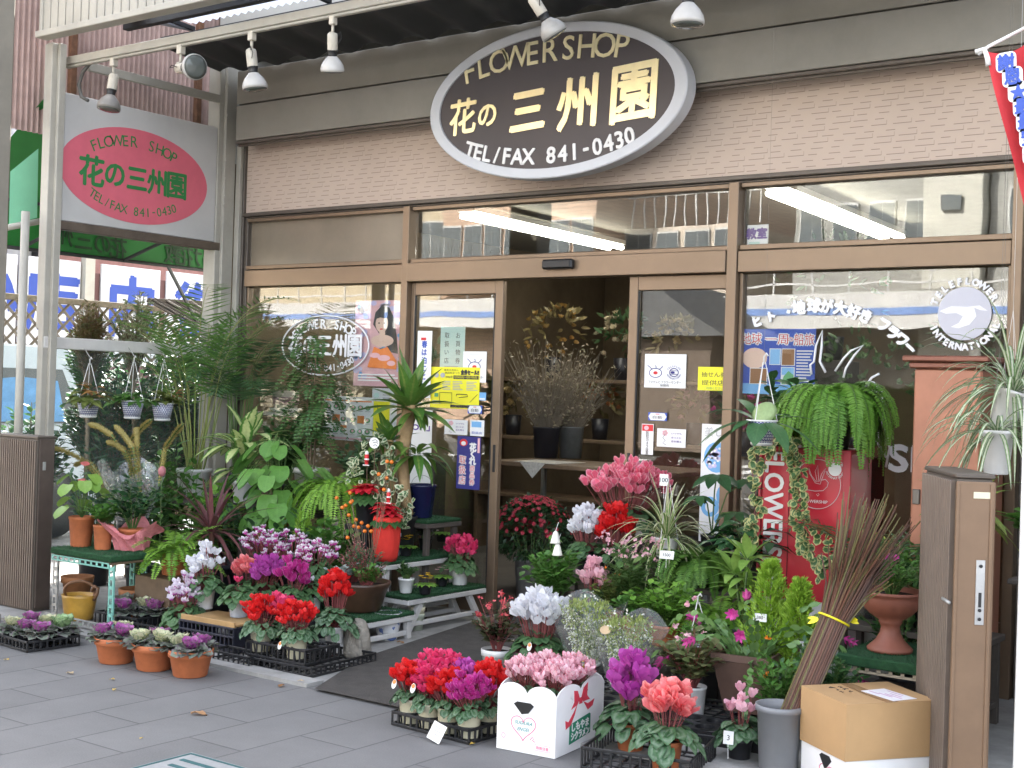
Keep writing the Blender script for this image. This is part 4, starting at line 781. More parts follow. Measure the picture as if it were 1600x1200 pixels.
bouquet((.55, 2.4, 1.15), pf('magenta', (.45, .03, .2), (.6, .08, .3)), 'magenta flowers in the shade behind the branch buckets', .22, 4)
bouquet((1.0, 2.0, 1.45), pf('palewhite', (.65, .63, .6), (.75, .73, .68)), 'white flowers low in the doorway beside the right leaf', .16, 5)
for k, (x, z, m_, lab) in enumerate(((-1.9, 1.17, ('straw', (.36, .26, .10), (.45, .34, .16)), 'straw coloured dried flowers on the middle board of the back shelf, left'), (-1.0, 1.17, ('rust', (.25, .09, .03), (.32, .14, .06)), 'rust coloured dried flowers on the middle board of the back shelf, centre'), (-.1, 1.17, ('dusky', (.28, .16, .14), (.36, .22, .2)), 'dusky pink dried flowers on the middle board of the back shelf, right'), (-.3, 1.70, ('straw', (.36, .26, .10), (.45, .34, .16)), 'straw coloured dried flowers on the top board of the back shelf, right end'))): bouquet((x, 2.85, z+.02), pf(*m_), lab, .19, 30+k, 'dried_flowers', leafmat('dry_leaf', (.12, .10, .04), (.18, .14, .06)))
for k, (x, y, z, r, s) in enumerate(((1.35, 2.6, 1.2, .45, 8), (.9, 3.2, 1.9, .5, 9), (-1.9, 1.6, 1.0, .5, 10), (2.5, 1.8, 1.2, .5, 11))):
    st = MB(); st.box((x, y, (z-.2)/2), (.3, .3, z-.18)); stn = st.build('plant_stand', mat('stand_dark', (.03, .025, .02), .8)); tag(stn, ('dark stand inside the shop by the doorway', 'tall dark stand at the back of the shop', 'dark stand behind the left window', 'dark stand behind the right window')[k], 'stand')
    bouquet((x, y, z), pf('dimgreen', (.05, .1, .03), (.08, .14, .05)), ('big dark leafy plant inside by the doorway', 'big dark leafy plant on a tall stand at the back', 'dark leafy plant standing inside behind the left window', 'dark leafy plant standing inside behind the right window')[k], r, s, 'indoor_plant')
# pot on the sill inside the left window
p = at(446, 645, .22); t = thing('window_pot', 'round pot with a mauve band on a white saucer inside the left window', 'pot', (p.x, .22, p.z))
b = MB(); b.lathe([(.08, .02), (.095, .1), (.095, .16), (.085, .16), (.08, .12), (0, .12)], 28); b.build('pot', mat('pot_cream_glaze', (.5, .46, .38), .3), t)
b = MB(); b.lathe([(.0935, .06), (.0965, .1), (.0965, .115)], 28); b.build('band', mat('mauve', (.28, .17, .2), .4), t)
b = MB(); b.lathe([(.07, .0), (.12, .03), (.115, .034), (0, .02)], 28); b.build('saucer', white_pl, t)
b = MB(); b.box((p.x-.05, .25, p.z-.012), (.7, .3, .02)); ws = b.build('window_shelf', mat('shelf_white', (.45, .44, .42), .6), None); tag(ws, 'pale shelf board inside the left window under the mauve banded pot', 'shelf')
# ================================================================== PLANT KIT
def dia(s, p, d, n, L, W, r=None):
    p, d = V(p), V(d).normalized(); sd = d.cross(V(n)); sd = sd.normalized() if sd.length > 1e-5 else d.orthogonal().normalized()
    n = sd.cross(d); s.add([p, p+d*L*.45-sd*W*.5+n*W*.12, p+d*L, p+d*L*.45+sd*W*.5+n*W*.12], [[0, 3, 2, 1]], [(.5, 0), (0, .5), (.5, 1), (1, .5)], r)
MB.dia = dia
terra = mat('terracotta', (.42, .125, .045), .75, var=.18, scale=14, dirt=.12)
terra_dk = mat('terracotta_dark', (.33, .10, .055), .55, var=.15, scale=10, dirt=.15)
wpot = mat('white_pot', (.66, .65, .63), .35, var=.05, dirt=.08); cpot = mat('cream_pot', (.58, .54, .38), .4, var=.06)
bpot = mat('black_pot', (.014, .014, .016), .4, var=.3); npot = mat('navy_pot', (.010, .012, .05), .25, var=.2); gpot = mat('grey_blue_pot', (.36, .40, .46), .4, var=.1)
soil_m = mat('soil', (.035, .024, .016), .95, var=.5, scale=40, bump=.8, bscale=90)
stem_g = mat('stem_green', (.07, .13, .03), .6, var=.3); stem_r = mat('stem_red', (.20, .05, .05), .6, var=.3); bark = mat('bark', (.18, .13, .08), .85, var=.3, scale=20, bump=.5, bscale=70); bark_lt = mat('bark_pale', (.33, .22, .11), .8, var=.25, scale=14, bump=.6, bscale=50)
cyl_leaf = leafmat('cyclamen_leaf', (.028, .075, .03), (.045, .10, .04), 'ring', (.15, .21, .14), .35, 1.15, tr=.15)
cyl_leaf2 = leafmat('cyclamen_leaf_plain', (.025, .068, .025), (.05, .11, .035), 'ring', (.085, .145, .07), .35, 1.15, tr=.15)
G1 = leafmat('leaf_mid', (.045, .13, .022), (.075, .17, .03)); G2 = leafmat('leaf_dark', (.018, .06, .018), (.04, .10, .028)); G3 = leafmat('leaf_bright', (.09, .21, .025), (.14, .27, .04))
G4 = leafmat('leaf_blue_green', (.035, .085, .04), (.06, .12, .055)); G5 = leafmat('leaf_olive', (.085, .12, .028), (.13, .15, .04))
fern_m = leafmat('fern_bright', (.085, .20, .02), (.15, .28, .035), tr=.35); fern_d = leafmat('fern_mid', (.05, .135, .02), (.09, .18, .03), tr=.35)
fern_br = leafmat('fern_lime', (.13, .27, .03), (.20, .34, .05), tr=.4)
VAR = leafmat('ivy_variegated', (.035, .09, .03), (.06, .12, .045), 'edge', (.52, .55, .36), .42, .62, vein=.1)
VARy = leafmat('trailing_variegated', (.04, .10, .035), (.06, .13, .045), 'edge', (.52, .50, .22), .55, .74, vein=.1)
DIEF = leafmat('dieffenbachia_leaf', (.06, .16, .03), (.09, .20, .04), 'centre', (.60, .66, .30), .30, .5, vein=.1)
SPID = leafmat('spider_leaf', (.09, .18, .04), (.13, .22, .05), 'edge', (.58, .58, .36), .45, .6, vein=0)
SPIDd = leafmat('spider_leaf_dim', (.08, .15, .06), (.12, .19, .07), 'centre', (.58, .60, .45), .42, .66, vein=0)
CORD = leafmat('cordyline_leaf', (.07, .025, .03), (.13, .05, .05), tr=.2)
P = dict(red=pf('red', (.58, .012, .014), (.75, .03, .03), pat='base', pc=(.35, .005, .01), lo=.8, hi=1.0), mag=pf('magenta2', (.42, .02, .20), (.58, .05, .32), pat='edge', pc=(.70, .22, .48), lo=.8, hi=1), pur=pf('purple', (.42, .05, .34), (.60, .13, .48)),
         pink=pf('pink', (.72, .11, .20), (.82, .20, .30), pat='edge', pc=(.85, .45, .5), lo=.62, hi=.9), rose=pf('rose', (.62, .03, .13), (.76, .08, .2)), sal=pf('salmon', (.80, .14, .16), (.88, .26, .26), pat='tip', pc=(.9, .38, .36), lo=.7, hi=1),
         white=pf('white', (.74, .74, .78), (.82, .82, .84)), bi=pf('bicolour', (.48, .05, .30), (.60, .10, .40), pat='tip', pc=(.80, .75, .80), lo=.42, hi=.68), pale=pf('palepink', (.78, .45, .52), (.85, .62, .66), pat='edge', pc=(.62, .08, .16), lo=.78, hi=.95),
         lpink=pf('lightpink', (.78, .40, .48), (.85, .55, .60)), wp=pf('whitepurple', (.72, .66, .74), (.80, .74, .80), pat='base', pc=(.42, .06, .34), lo=.5, hi=.85), yel=pf('yellow', (.75, .42, .01), (.85, .58, .03)), org=pf('orange', (.75, .16, .01), (.8, .24, .02)))
def pot(t, rt, rb, h, m, name='pot', n=26, lip=.84):
    b = MB(); b.lathe([(rb*.97, 0), (rb, .004), (rb+(rt-rb)*.8, h*lip), (rt, h*(lip+.015)), (rt*1.01, h*.99), (rt*.985, h), (rt*.94, h), (rt*.92, h*.86)], n); o = b.build(name, m, t)
    s = MB(); s.lathe([(rt*.93, h*.86), (rt*.5, h*.89), (0, h*.9)], n); s.build('soil', soil_m, t)
    return o
def cyc_flowers(pm, sm, n, c, fr, z0, z1, ps, lean=.25):
    n = int(n*1.45); fr *= 1.12
    for k in range(n):
        a = random.random()*2*pi; q = sqrt(random.random()); z = z0*.8+(z1-z0*.8)*(random.uniform(.12, 1)**.8*(1-.5*q*q)); p = V((c[0]+cos(a)*fr*q, c[1]+sin(a)*fr*q, c[2]+z))
        b0 = V((c[0]+cos(a)*fr*.25*q, c[1]+sin(a)*fr*.25*q, c[2]))
        sm.tube([b0, (b0+p)/2+V((cos(a), sin(a), 0))*fr*.05, p], .0022, 4, cap=False)
        t0 = random.random()*6; up = (V((0, 0, 1))+az(a)*lean*q+rv(.2)).normalized(); r = random.random()
        for j in range(5):
            ra = az(t0+j*1.2566); d = up*1+ra*random.uniform(.25, .7)+rv(.1)
            pm.leaf(p+ra*.004, d, ra.cross(up)*.4+ra, ps*random.uniform(.8, 1.15), ps*.72, petal, droop=random.uniform(-.1, .45), fold=.1, seg=3, r=min(1, max(0, r+random.uniform(-.25, .25))), wave=.04)
def cyc_leaves(lm, sm, n, c, R, H, ls, skirt=.35):
    for k in range(n):
        a = random.random()*2*pi; q = sqrt((k+.5)/n); r = R*q; z = H*(1-q*q*.9)*random.uniform(.7, 1.05)-skirt*H*max(0, q-.75)*4*random.random()
        p = V((c[0]+cos(a)*r*.8, c[1]+sin(a)*r*.8, c[2]+z)); d = az(a+random.uniform(-.5, .5), .25-q*.75+random.uniform(-.15, .15)); nrm = V((0, 0, 1))+az(a)*(.35*q)+rv(.2)
        if k % 2: sm.tube([V((c[0], c[1], c[2]-.01)), (V((c[0], c[1], c[2]))+p)/2+V((0, 0, .01)), p], .0018, 4, cap=False)
        lm.leaf(p, d, nrm, ls*random.uniform(.75, 1.2), ls*random.uniform(.85, 1.1), heart, droop=.35+.5*q, fold=.18, seg=4, wave=.03)
_seed = [100]
def cyclamen(label, loc, pm, pt, R=.12, H=.07, nl=60, ls=.05, fr=.09, z1=.17, nf=26, ps=.042, lm=None, group='potted cyclamens', card=None, z0=None, sc=1, pick=None):
    _seed[0] += 1; random.seed(_seed[0]); rt, rb, h, m = pt; t = thing('cyclamen', label, 'cyclamen', loc, random.random()*6, group, sc)
    pot(t, rt, rb, h, m); L, S, F = MB(), MB(), MB()
    cyc_leaves(L, S, nl, (0, 0, h), R, H, ls); cyc_flowers(F, S, nf, (0, 0, h), fr, H*1.0 if z0 is None else z0, z1, ps)
    L.build('foliage', lm or cyl_leaf, t); S.build('stems', stem_r, t); F.build('flowers', P[pm], t)
    if pick: b = MB(); b.prism(ellipse(.013, .02, 16), 0, .001, V((1, 0, .1)).normalized(), V((0, .3, 1)).normalized(), V(pick)); o = b.build('plant_tag', mat('tag_white', (.75, .74, .7), .5, var=.03), t); b = MB(); b.prism(ellipse(.009, .009, 12), .0012, .002, V((1, 0, .1)).normalized(), V((0, .3, 1)).normalized(), V(pick)+V((0, .002, .008))); b.build('print', ink('o', PAL['o']), o)
    return t
def bush(L, S, c, n, R, H, per, ll, lw, prof=ovate, droop=.4, out=.6, r0=.02, fold=.15, sr=.003, seg=3, up=.3, hang=0., tip=True, wave=.0):
    """stems that rise and spread from c, leaves along them"""
    for k in range(n):
        a = random.random()*2*pi; q = sqrt(random.random()); tipp = V((cos(a)*R*q, sin(a)*R*q, H*random.uniform(.7, 1.05)*(1-.4*q*q)-hang*q)); p0 = V((cos(a)*r0*q, sin(a)*r0*q, 0)); mid = V((tipp.x*.35, tipp.y*.35, max(tipp.z, H*.5)*.6))
        pts = [V(c)+p0*(1-u)**2+mid*2*u*(1-u)+tipp*u*u for u in (0, .25, .5, .75, 1)]; S.tube(pts, sr, 4, r2=sr*.4, cap=False)
        for j in range(per):
            u = .25+.75*(j+random.random()*.8)/per; u = min(u, 1); i = min(3, int(u*4)); p = pts[i].lerp(pts[i+1], u*4-i); ax = (pts[i+1]-pts[i]).normalized()
            d = az(a+random.uniform(-2.6, 2.6), up)*out+ax*.35+rv(.15); L.leaf(p, d, V((0, 0, 1))+rv(.35), ll*random.uniform(.65, 1.15), lw*random.uniform(.75, 1.15), prof, droop, fold, seg, wave=wave)
def frond(L, S, p, d, LL, pl, pw, n, droop=1.2, rise=0, taper=.75, ang=.9, sr=.002, sag=.25):
    p, d = V(p), V(d).normalized(); pts = [p.copy()]; st = LL/n; r = random.random(); sd0 = None
    for i in range(n):
        t = i/n; d = (d+V((0, 0, -droop/n*(1+t)))).normalized(); p = p+d*st; pts.append(p.copy())
        sd = d.cross(V((0, 0, 1))); sd = sd.normalized() if sd.length > .15 else (sd0 or d.orthogonal().normalized()); sd0 = sd; nn = sd.cross(d)
        if t < .06: continue
        l = pl*max(.12, (min(1, t*5+.3))*(1-t**2.2*taper)); 
        for s in (-1, 1):
            q = (sd*s+d*(1-ang)*1.2+nn*.15+V((0, 0, -sag))+rv(.12)).normalized(); L.dia(p, q, nn, l*random.uniform(.85, 1.1), pw, r=min(1, max(0, r+random.uniform(-.2, .2))))
    S.tube(pts[::max(1, n//8)]+[pts[-1]], sr, 4, r2=sr*.3, cap=False)
def fern(t, c, n, LL, pl, pw, m, droop=1.4, np=26, hang=False, el=(.2, 1.1), name='fronds', sag=.25):
    L, S = MB(), MB()
    for k in range(n):
        a = 2*pi*(k*.618) + random.uniform(-.3, .3); e = random.uniform(*el); frond(L, S, V(c)+az(a)*.02, az(a, e), LL*random.uniform(.65, 1.1), pl, pw, np, droop*random.uniform(.75, 1.25), sag=sag)
    L.build(name, m, t); S.build('frond_stems', stem_g, t)
def rosette(L, c, n, LL, W, droop=.9, el=(.1, 1.3), prof=strap, fold=.25, seg=6, wave=0.):
    for k in range(n):
        a = k*2.4+random.uniform(-.25, .25); e = el[0]+(el[1]-el[0])*(k/n)+random.uniform(-.12, .12); L.leaf(V(c)+az(a)*.012+V((0, 0, .012*k/n)), V((cos(a)*cos(e), sin(a)*cos(e), sin(e))), V((0, 0, 1))-az(a)*.2, LL*random.uniform(.75, 1.1), W*random.uniform(.85, 1.1), prof, droop*random.uniform(.7, 1.3), fold, seg, wave=wave)
def simple(name, label, cat, loc, rz=None, group=None, seed=None):
    _seed[0] += 1; random.seed(_seed[0]); return thing(name, label, cat, loc, random.random()*6 if rz is None else rz, group)
def card(t, p, w=.05, h=.035, tilt=.0, rz=0., lines_=True, txt=None):
    """small price card standing in a plant"""
    R = Matrix.Rotation(rz, 3, 'Z') @ Matrix.Rotation(tilt, 3, 'X'); b = MB(); b.box(p, (w, .0012, h), R, .0003); b.tube([V(p)-R@V((0, 0, h*.5)), V(p)-R@V((0, -.01, h*1.6))], .0015, 4); o = b.build('price_card', mat('card_white', (.76, .76, .74), .6, var=.03), t)
    b = MB()
    if txt: b.text(txt, h*.55, Matrix.Translation(V(p)) @ R.to_4x4() @ facing((0, -.0012, 0)), 0)
    else:
        for k in range(3): b.box(V(p)+R@V((random.uniform(-.1, .1)*w, -.001, h*(.25-.25*k))), (w*random.uniform(.4, .7), .0006, h*.07), R, .0001)
    b.build('writing', ink('k', PAL['k']), o); return o

# ------------------------------------------------------------------ stands, trays, crates
turf = mat('turf_mat', (.018, .085, .028), .95, var=.35, scale=60, bump=1., bscale=350)
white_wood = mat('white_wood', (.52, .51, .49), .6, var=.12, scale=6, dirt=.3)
mint_st = mat('mint_steel', (.20, .46, .38), .5, var=.15, dirt=.25); zinc = mat('zinc_angle', (.36, .36, .34), .45, metal=.35, var=.2, scale=8, dirt=.3)
def turf_top(b, x0, x1, y0, y1, z, th=.018):
    b.box(((x0+x1)/2, (y0+y1)/2, z-th/2), (x1-x0, y1-y0, th), ch=.006)
    for k in range(int((x1-x0)*(y1-y0)*9000)):
        x, y = random.uniform(x0, x1), random.uniform(y0, y1); b.dia((x, y, z-.002), rv(.5)+V((0, 0, 1)), rv(), random.uniform(.008, .014), .003)
    for k in range(int(((x1-x0)+(y1-y0))*2*700)):
        s = random.random(); e = random.choice(((x0+(x1-x0)*s, y0), (x0+(x1-x0)*s, y1), (x0, y0+(y1-y0)*s), (x1, y0+(y1-y0)*s))); d = V((e[0]-(x0+x1)/2, e[1]-(y0+y1)/2, 0)).normalized()
        b.dia((e[0], e[1], z-random.uniform(0, th)), d*.7+rv(.5), V((0, 0, 1)), .01, .003)
def angle_leg(t, a, bb, m, w=.04, name='leg', holes=True):
    """slotted steel angle upright"""
    a, bb = V(a), V(bb); d = (bb-a); L = d.length; d.normalize(); x = V((1, 0, 0)) if abs(d.x) < .7 else V((0, 1, 0)); y = d.cross(x).normalized(); x = y.cross(d).normalized(); b = MB()
    b.bar(a+x*w/2, bb+x*w/2, .002, .002); 
    for ax in (x, y):
        for s in (.1, .9): b.bar(a+ax*w*s, bb+ax*w*s, w*.24 if ax is x else .003, .003 if ax is x else w*.24, ch=.0005)
        k = 0
        while k*.05 < L: c = a+d*(k*.05+.008)+ax*w*.5; b.bar(c-d*.008, c+d*.008, w*.7 if ax is x else .003, .003 if ax is x else w*.7, ch=.0005); k += 1
    return b.build(name, m, t)
def tray(label, loc, w, d, h, rz=0, group='black plastic trays', cells=None, bars=True, name='plant_tray', hole_r=None):
    t = thing(name, label, 'tray', loc, rz, group); b = MB(); th = .008
    for sx in (-1, 1):
        b.box((sx*(w/2-th/2), 0, h-.006), (th, d, .012)); b.box((sx*(w/2-th/2), 0, .006), (th, d, .012))
        k = int(d/.035)
        for i in range(k+1): b.box((sx*(w/2-th/2), -d/2+th/2+(d-th)*i/k, h/2), (th*.8, .009, h-.02), ch=.001)
    for sy in (-1, 1):
        b.box((0, sy*(d/2-th/2), h-.006), (w, th, .012)); b.box((0, sy*(d/2-th/2), .006), (w, th, .012))
        k = int(w/.035)
        for i in range(k+1): b.box((-w/2+th/2+(w-th)*i/k, sy*(d/2-th/2), h/2), (.009, th*.8, h-.02), ch=.001)
    for i in range(1, max(2, int(w/.06))): b.box((-w/2+w*i/max(2, int(w/.06)), 0, .005), (.008, d-.01, .006), ch=.001)
    for i in range(1, max(2, int(d/.06))): b.box((0, -d/2+d*i/max(2, int(d/.06)), .009), (w-.01, .008, .005), ch=.001)
    b.build('frame', black_pl, t)
    if cells:
        nx, ny = cells; g = MB()
        for i in range(1, nx): g.box((-w/2+w*i/nx, 0, h-.008), (.008, d-.012, .012), ch=.001)
        for j in range(1, ny): g.box((0, -d/2+d*j/ny, h-.008), (w-.012, .008, .012), ch=.001)
        for i in range(nx):
            for j in range(ny):
                x, y = -w/2+w*(i+.5)/nx, -d/2+d*(j+.5)/ny; r = min(w/nx, d/ny)*.47
                g.tube([(x+r*cos(k*pi/8), y+r*sin(k*pi/8), h-.004) for k in range(16)], .005, 5, closed=True)
                for k in range(6): a = k*pi/3+.3; g.bar((x+r*cos(a), y+r*sin(a), h-.005), (x+r*.8*cos(a), y+r*.8*sin(a), .012), .008, .004, ch=.001)
        g.build('cell_rings', black_pl, t)
    return t
def solid_tray(label, loc, w, d, h, rz=0, holes=None):
    """flat black pot tray with round openings"""
    t = thing('pot_tray', label, 'tray', loc, rz, 'black plastic trays'); b = MB(); nx, ny = holes
    b.box((0, -d/2+.004, h/2), (w, .008, h)); b.box((0, d/2-.004, h/2), (w, .008, h)); b.box((-w/2+.004, 0, h/2), (.008, d-.017, h)); b.box((w/2-.004, 0, h/2), (.008, d-.017, h)); b.box((0, 0, .004), (w-.02, d-.02, .006)); b.build('shell', black_pl, t)
    g = MB()
    for i in range(nx):
        for j in range(ny):
            x, y = -w/2+w*(i+.5)/nx, -d/2+d*(j+.5)/ny; hw, hd = w/nx/2, d/ny/2; r = min(hw, hd)*.8; n = 24
            o_ = []
            for k in range(n): a = 2*pi*k/n; c, s = cos(a), sin(a); m_ = 1/max(abs(c)/hw, abs(s)/hd); o_.append((x+c*m_, y+s*m_, h))
            vs = o_+[(x+r*cos(2*pi*k/n), y+r*sin(2*pi*k/n), h) for k in range(n)]+[(x+r*.85*cos(2*pi*k/n), y+r*.85*sin(2*pi*k/n), h*.15) for k in range(n)]
            g.add(vs, [[k, (k+1) % n, n+(k+1) % n, n+k] for k in range(n)]+[[n+k, n+(k+1) % n, 2*n+(k+1) % n, 2*n+k] for k in range(n)])
    g.build('pockets', black_pl, t); return t
def plant_table(label, x0, x1, y0, y1, z, m=white_wood, lean=0., name='plant_bench', turf_=True, z0=.006):
    t = thing(name, label, 'plant stand', ((x0+x1)/2, (y0+y1)/2, z0)); w, d, h = x1-x0, y1-y0, z-z0; s = .02 if turf_ else 0
    b = MB(); b.box((0, 0, h-s-.0145), (w, d, .029)); b.build('top_board', m, t)
    if turf_: b = MB(); random.seed(int(x0*100)+5); turf_top(b, -w/2+.004, w/2-.004, -d/2+.004, d/2-.004, h, .019); b.build('turf_mat', turf, t)
    for sx in (-1, 1):
        for sy in (-1, 1): b = MB(); b.bar((sx*(w/2-.03), sy*(d/2-.04-lean), h-s-.03), (sx*(w/2-.03), sy*(d/2-.03), 0), .03, .035); b.build('leg', m, t)
    for sx in (-1, 1): b = MB(); b.box((sx*(w/2-.03), 0, h*.22), (.02, d-.1, .028)); b.build('stretcher', m, t)
    return t
# ================================================================== LEFT DISPLAY
CREAM = (.056, .043, .105, cpot)
def Y_(px, py, y, z=None): p = at(px, py, y); return V((p.x, y, p.z if z is None else z))
# folded gate at the left
def gate(label, loc, rz, w, d, h, ribs_side):
    """accordion gate folded into a stack: bronze end stile, ribbed leaves"""
    t = thing('folded_gate', label, 'gate', loc, rz, 'folded accordion gates'); b = MB(); b.box((0, 0, h/2), (w, d, h), ch=.004); b.build('core', bronze_dk, t)
    ribm = mat('gate_rib', (.16, .125, .10), .45, metal=.3, var=.12); b = MB()
    if ribs_side == 'front': n = int(w/.021); [b.box((-w/2+w*(k+.5)/n, -d/2-.004, h/2), (w/n*.58, .016, h-.02), ch=.003) for k in range(n)]
    else: n = int(d/.027); [b.box((w/2*ribs_side+.006*ribs_side, -d/2+.02+(d-.02)*(k+.5)/n, h/2), (.024, d/n*.5, h-.02), ch=.003) for k in range(n)]
    b.build('ribs', ribm, t)
    b = MB(); b.box((0, 0, h+.008), (w+.014, d+.014, .016), ch=.004); b.build('cap', bronze_dk, t)
    return t
lg = gate('brown folded accordion gate with vertical ribs at the left edge behind the tray of cabbages', (-2.16, -1.84, .006), 0, .50, .12, 1.02, 'front')
b = MB(); b.box((-.20, -.075, .60), (.03, .02, .12)); b.tube([(-.22, -.09, .60), (-.16, -.09, .60)], .007, 8); b.build('handle', black_pl, lg)
b = MB(); b.box((.255, 0, .52), (.012, .10, 1.0)); b.build('end_stile', mat('stile_brown', (.085, .062, .05), .5), lg)
b = MB(); b.box((.264, -.02, .86), (.006, .02, .05)); b.build('latch', zinc, lg)
# green topped steel stand
ct = thing('steel_plant_stand', 'turf topped stand of mint green slotted steel with terracotta pots on it', 'plant stand', (-1.27, -1.78, .006))
random.seed(4); b = MB(); turf_top(b, -.27, .27, -.27, .30, .43, .035); b.build('turf_mat', turf, ct)
b = MB(); b.box((0, .015, .385), (.52, .54, .014)); b.build('shelf_board', wood_d, ct)
angle_leg(ct, (.25, -.26, 0), (.25, -.26, .375), mint_st); angle_leg(ct, (.25, .27, 0), (.25, .27, .375), mint_st); angle_leg(ct, (-.25, -.26, 0), (-.25, -.26, .375), zinc); angle_leg(ct, (-.25, .27, 0), (-.25, .27, .375), mint_st); angle_leg(ct, (.07, .1, 0), (.07, .1, .375), mint_st)
angle_leg(ct, (-.26, -.265, .36), (.25, -.265, .36), mint_st, .03, 'rim_bar'); angle_leg(ct, (-.30, -.275, .02), (.28, -.275, .02), zinc, .04, 'bottom_bar')
# pots on the stand
def tallpot(label, px, py, r, h): l = Y_(px, py, -1.9, .436); t = simple('anthurium', label, 'potted plant', l, 0); pot(t, r, r*.78, h, terra, lip=.9); return t
t = tallpot('terracotta pot of round leaved anthurium with red spathes, left on the turf topped stand', 126, 860, .072, .17)
L, S, F = MB(), MB(), MB()
for k in range(14):
    a = k*2.4; e = random.uniform(.5, 1.3); p = V((0, 0, .16))+V((cos(a)*cos(e), sin(a)*cos(e), sin(e)))*random.uniform(.10, .28); S.tube([(0, 0, .16), (p+V((0, 0, .16)))/2+V((0, 0, .03)), p], .0025, 5, cap=False); L.leaf(p, az(a, -.5), V((0, 0, 1))+az(a), .10, .09, heart, .5, .12, 5)
for a, h in ((.4, .46), (2.2, .36)): S.tube([(0, 0, .16), (.02*cos(a), .02*sin(a), h)], .002, 5); F.leaf((.02*cos(a), .02*sin(a), h), (.3, -.7, .5), (0, -.4, 1), .055, .055, heart, .2, .2, 5)
L.build('foliage', leafmat('anthurium_leaf', (.11, .21, .03), (.16, .27, .05), rough=.3), t); S.build('stems', stem_g, t); F.build('spathes', P['sal'], t)
t = tallpot('terracotta pot of low green leaves beside the pink wrapped pot on the turf topped stand', 160, 866, .056, .14)
L, S = MB(), MB(); bush(L, S, (0, 0, .13), 14, .09, .14, 5, .06, .045, heart); L.build('foliage', G1, t); S.build('stems', stem_g, t)
t = simple('wrapped_plant', 'plant pot wrapped in crumpled pink paper with glossy dark leaves', 'potted plant', Y_(205, 868, -1.78, .436), 0)
pot(t, .075, .06, .12, terra); b = MB()
def crumple(u, v):
    a = u*2*pi; r = .085+.065*v**1.6*(1+.5*sin(a*3+.8)+.3*sin(a*7+2))+.012*sin(a*9+v*8); return V((cos(a)*r, sin(a)*r, .002+.15*v*(1+.22*sin(a*3+.8))-.05*max(0, v-.8)*5*abs(sin(a*1.5))))
b.grid(crumple, 64, 12, smooth=False); b.build('paper_wrap', leafmat('pink_paper', (.62, .20, .22), (.66, .24, .25), vein=0, rough=.7, tr=.3), t)
L, S = MB(), MB(); bush(L, S, (0, 0, .12), 26, .17, .30, 8, .055, .045, ovate, .5); L.build('foliage', leafmat('glossy_dark', (.018, .055, .022), (.03, .085, .03), rough=.25), t); S.build('stems', stem_g, t)
t = simple('pink_flower_pick', 'single pale pink balloon flower sticking up above the pink wrapped pot', 'flower', Y_(250, 830, -1.55, .436)); b = MB(); b.tube([(0, 0, 0), (.0, 0, .40)], .003, 5); b.build('stem', stem_g, t); b = MB(); b.lathe([(0, .40), (.012, .405), (.022, .425), (.022, .445), (.010, .46), (0, .463)], 16); b.build('bloom', mat('bloom_dusty', (.36, .13, .14), .6), t)
t = simple('asparagus_fern', 'feathery bright green foliage plant between the pink wrapped pot and the dark red leaved plant', 'potted plant', Y_(272, 868, -1.62, .30))
pot(t, .08, .065, .13, terra); fern(t, (0, 0, .13), 46, .30, .055, .012, fern_m, 1.0, 22, el=(.1, 1.35))
b = MB(); b.box((0, 0, .145), (.3, .3, .29)); o = b.build('wooden_crate', wood_d); o.location = Y_(272, 868, -1.62, .008); tag(o, 'dark wooden crate under the feathery green plant beside the mint steel stand', 'crate')
# foxtails in cellophane
t = simple('foxtail_plant', 'tall fuzzy olive foxtail flower spikes wrapped in clear film on the turf topped stand', 'potted plant', Y_(205, 800, -1.52, .436), 0)
pot(t, .09, .07, .14, bpot); b, L, S = MB(), MB(), MB()
def spike(pts, r):
    pts = [V(q) for q in pts]; n = 46
    for i in range(n):
        u = i/(n-1)*(len(pts)-1); k = min(int(u), len(pts)-2); p = pts[k].lerp(pts[k+1], u-k); d = (pts[k+1]-pts[k]).normalized(); rr = r*(min(1, i/6+.25))*(1 if i < n-8 else (n-i)/8)
        for j in range(10): a = j*.628+i; x = d.orthogonal().normalized(); y = d.cross(x); q = x*cos(a)+y*sin(a); b.dia(p+q*rr*.3, q+d*.9+rv(.3), d, rr*1.7, .007)
    S.tube(pts, r*.4, 6)
loc = t.location; W_ = lambda px, py, y: at(px, py, y)-loc
for pts in ([(262, 740), (285, 655+20), (262, 655)], ): pass
for pts in ([(248, 760), (258, 700), (287, 662)], [(222, 780), (208, 700), (178, 664)], [(215, 760), (196, 705), (166, 690)], [(205, 770), (203, 690), (163+75, 655)], [(220, 760), (214, 700), (213, 668)], [(180, 780), (132, 720), (78, 698)], [(190, 790), (140, 722), (115, 728)], [(232, 770), (175, 680), (137, 662)]):
    ws = [W_(px, py, -1.5+random.uniform(-.08, .08)) for px, py in pts]; spike([ws[0], ws[1], ws[1].lerp(ws[2], .55)+V((0, 0, .012)), ws[2]], .014)
b.build('flower_spikes', leafmat('foxtail', (.20, .17, .05), (.30, .24, .08), vein=0), t); S.build('stems', stem_g, t)
bush(L, S, (0, 0, .14), 18, .14, .24, 7, .08, .03, lance); L.build('foliage', G4, t)
cel = film('cellophane', (.93, .95, .95), .10, .08, haze=.10, wrinkle=9)
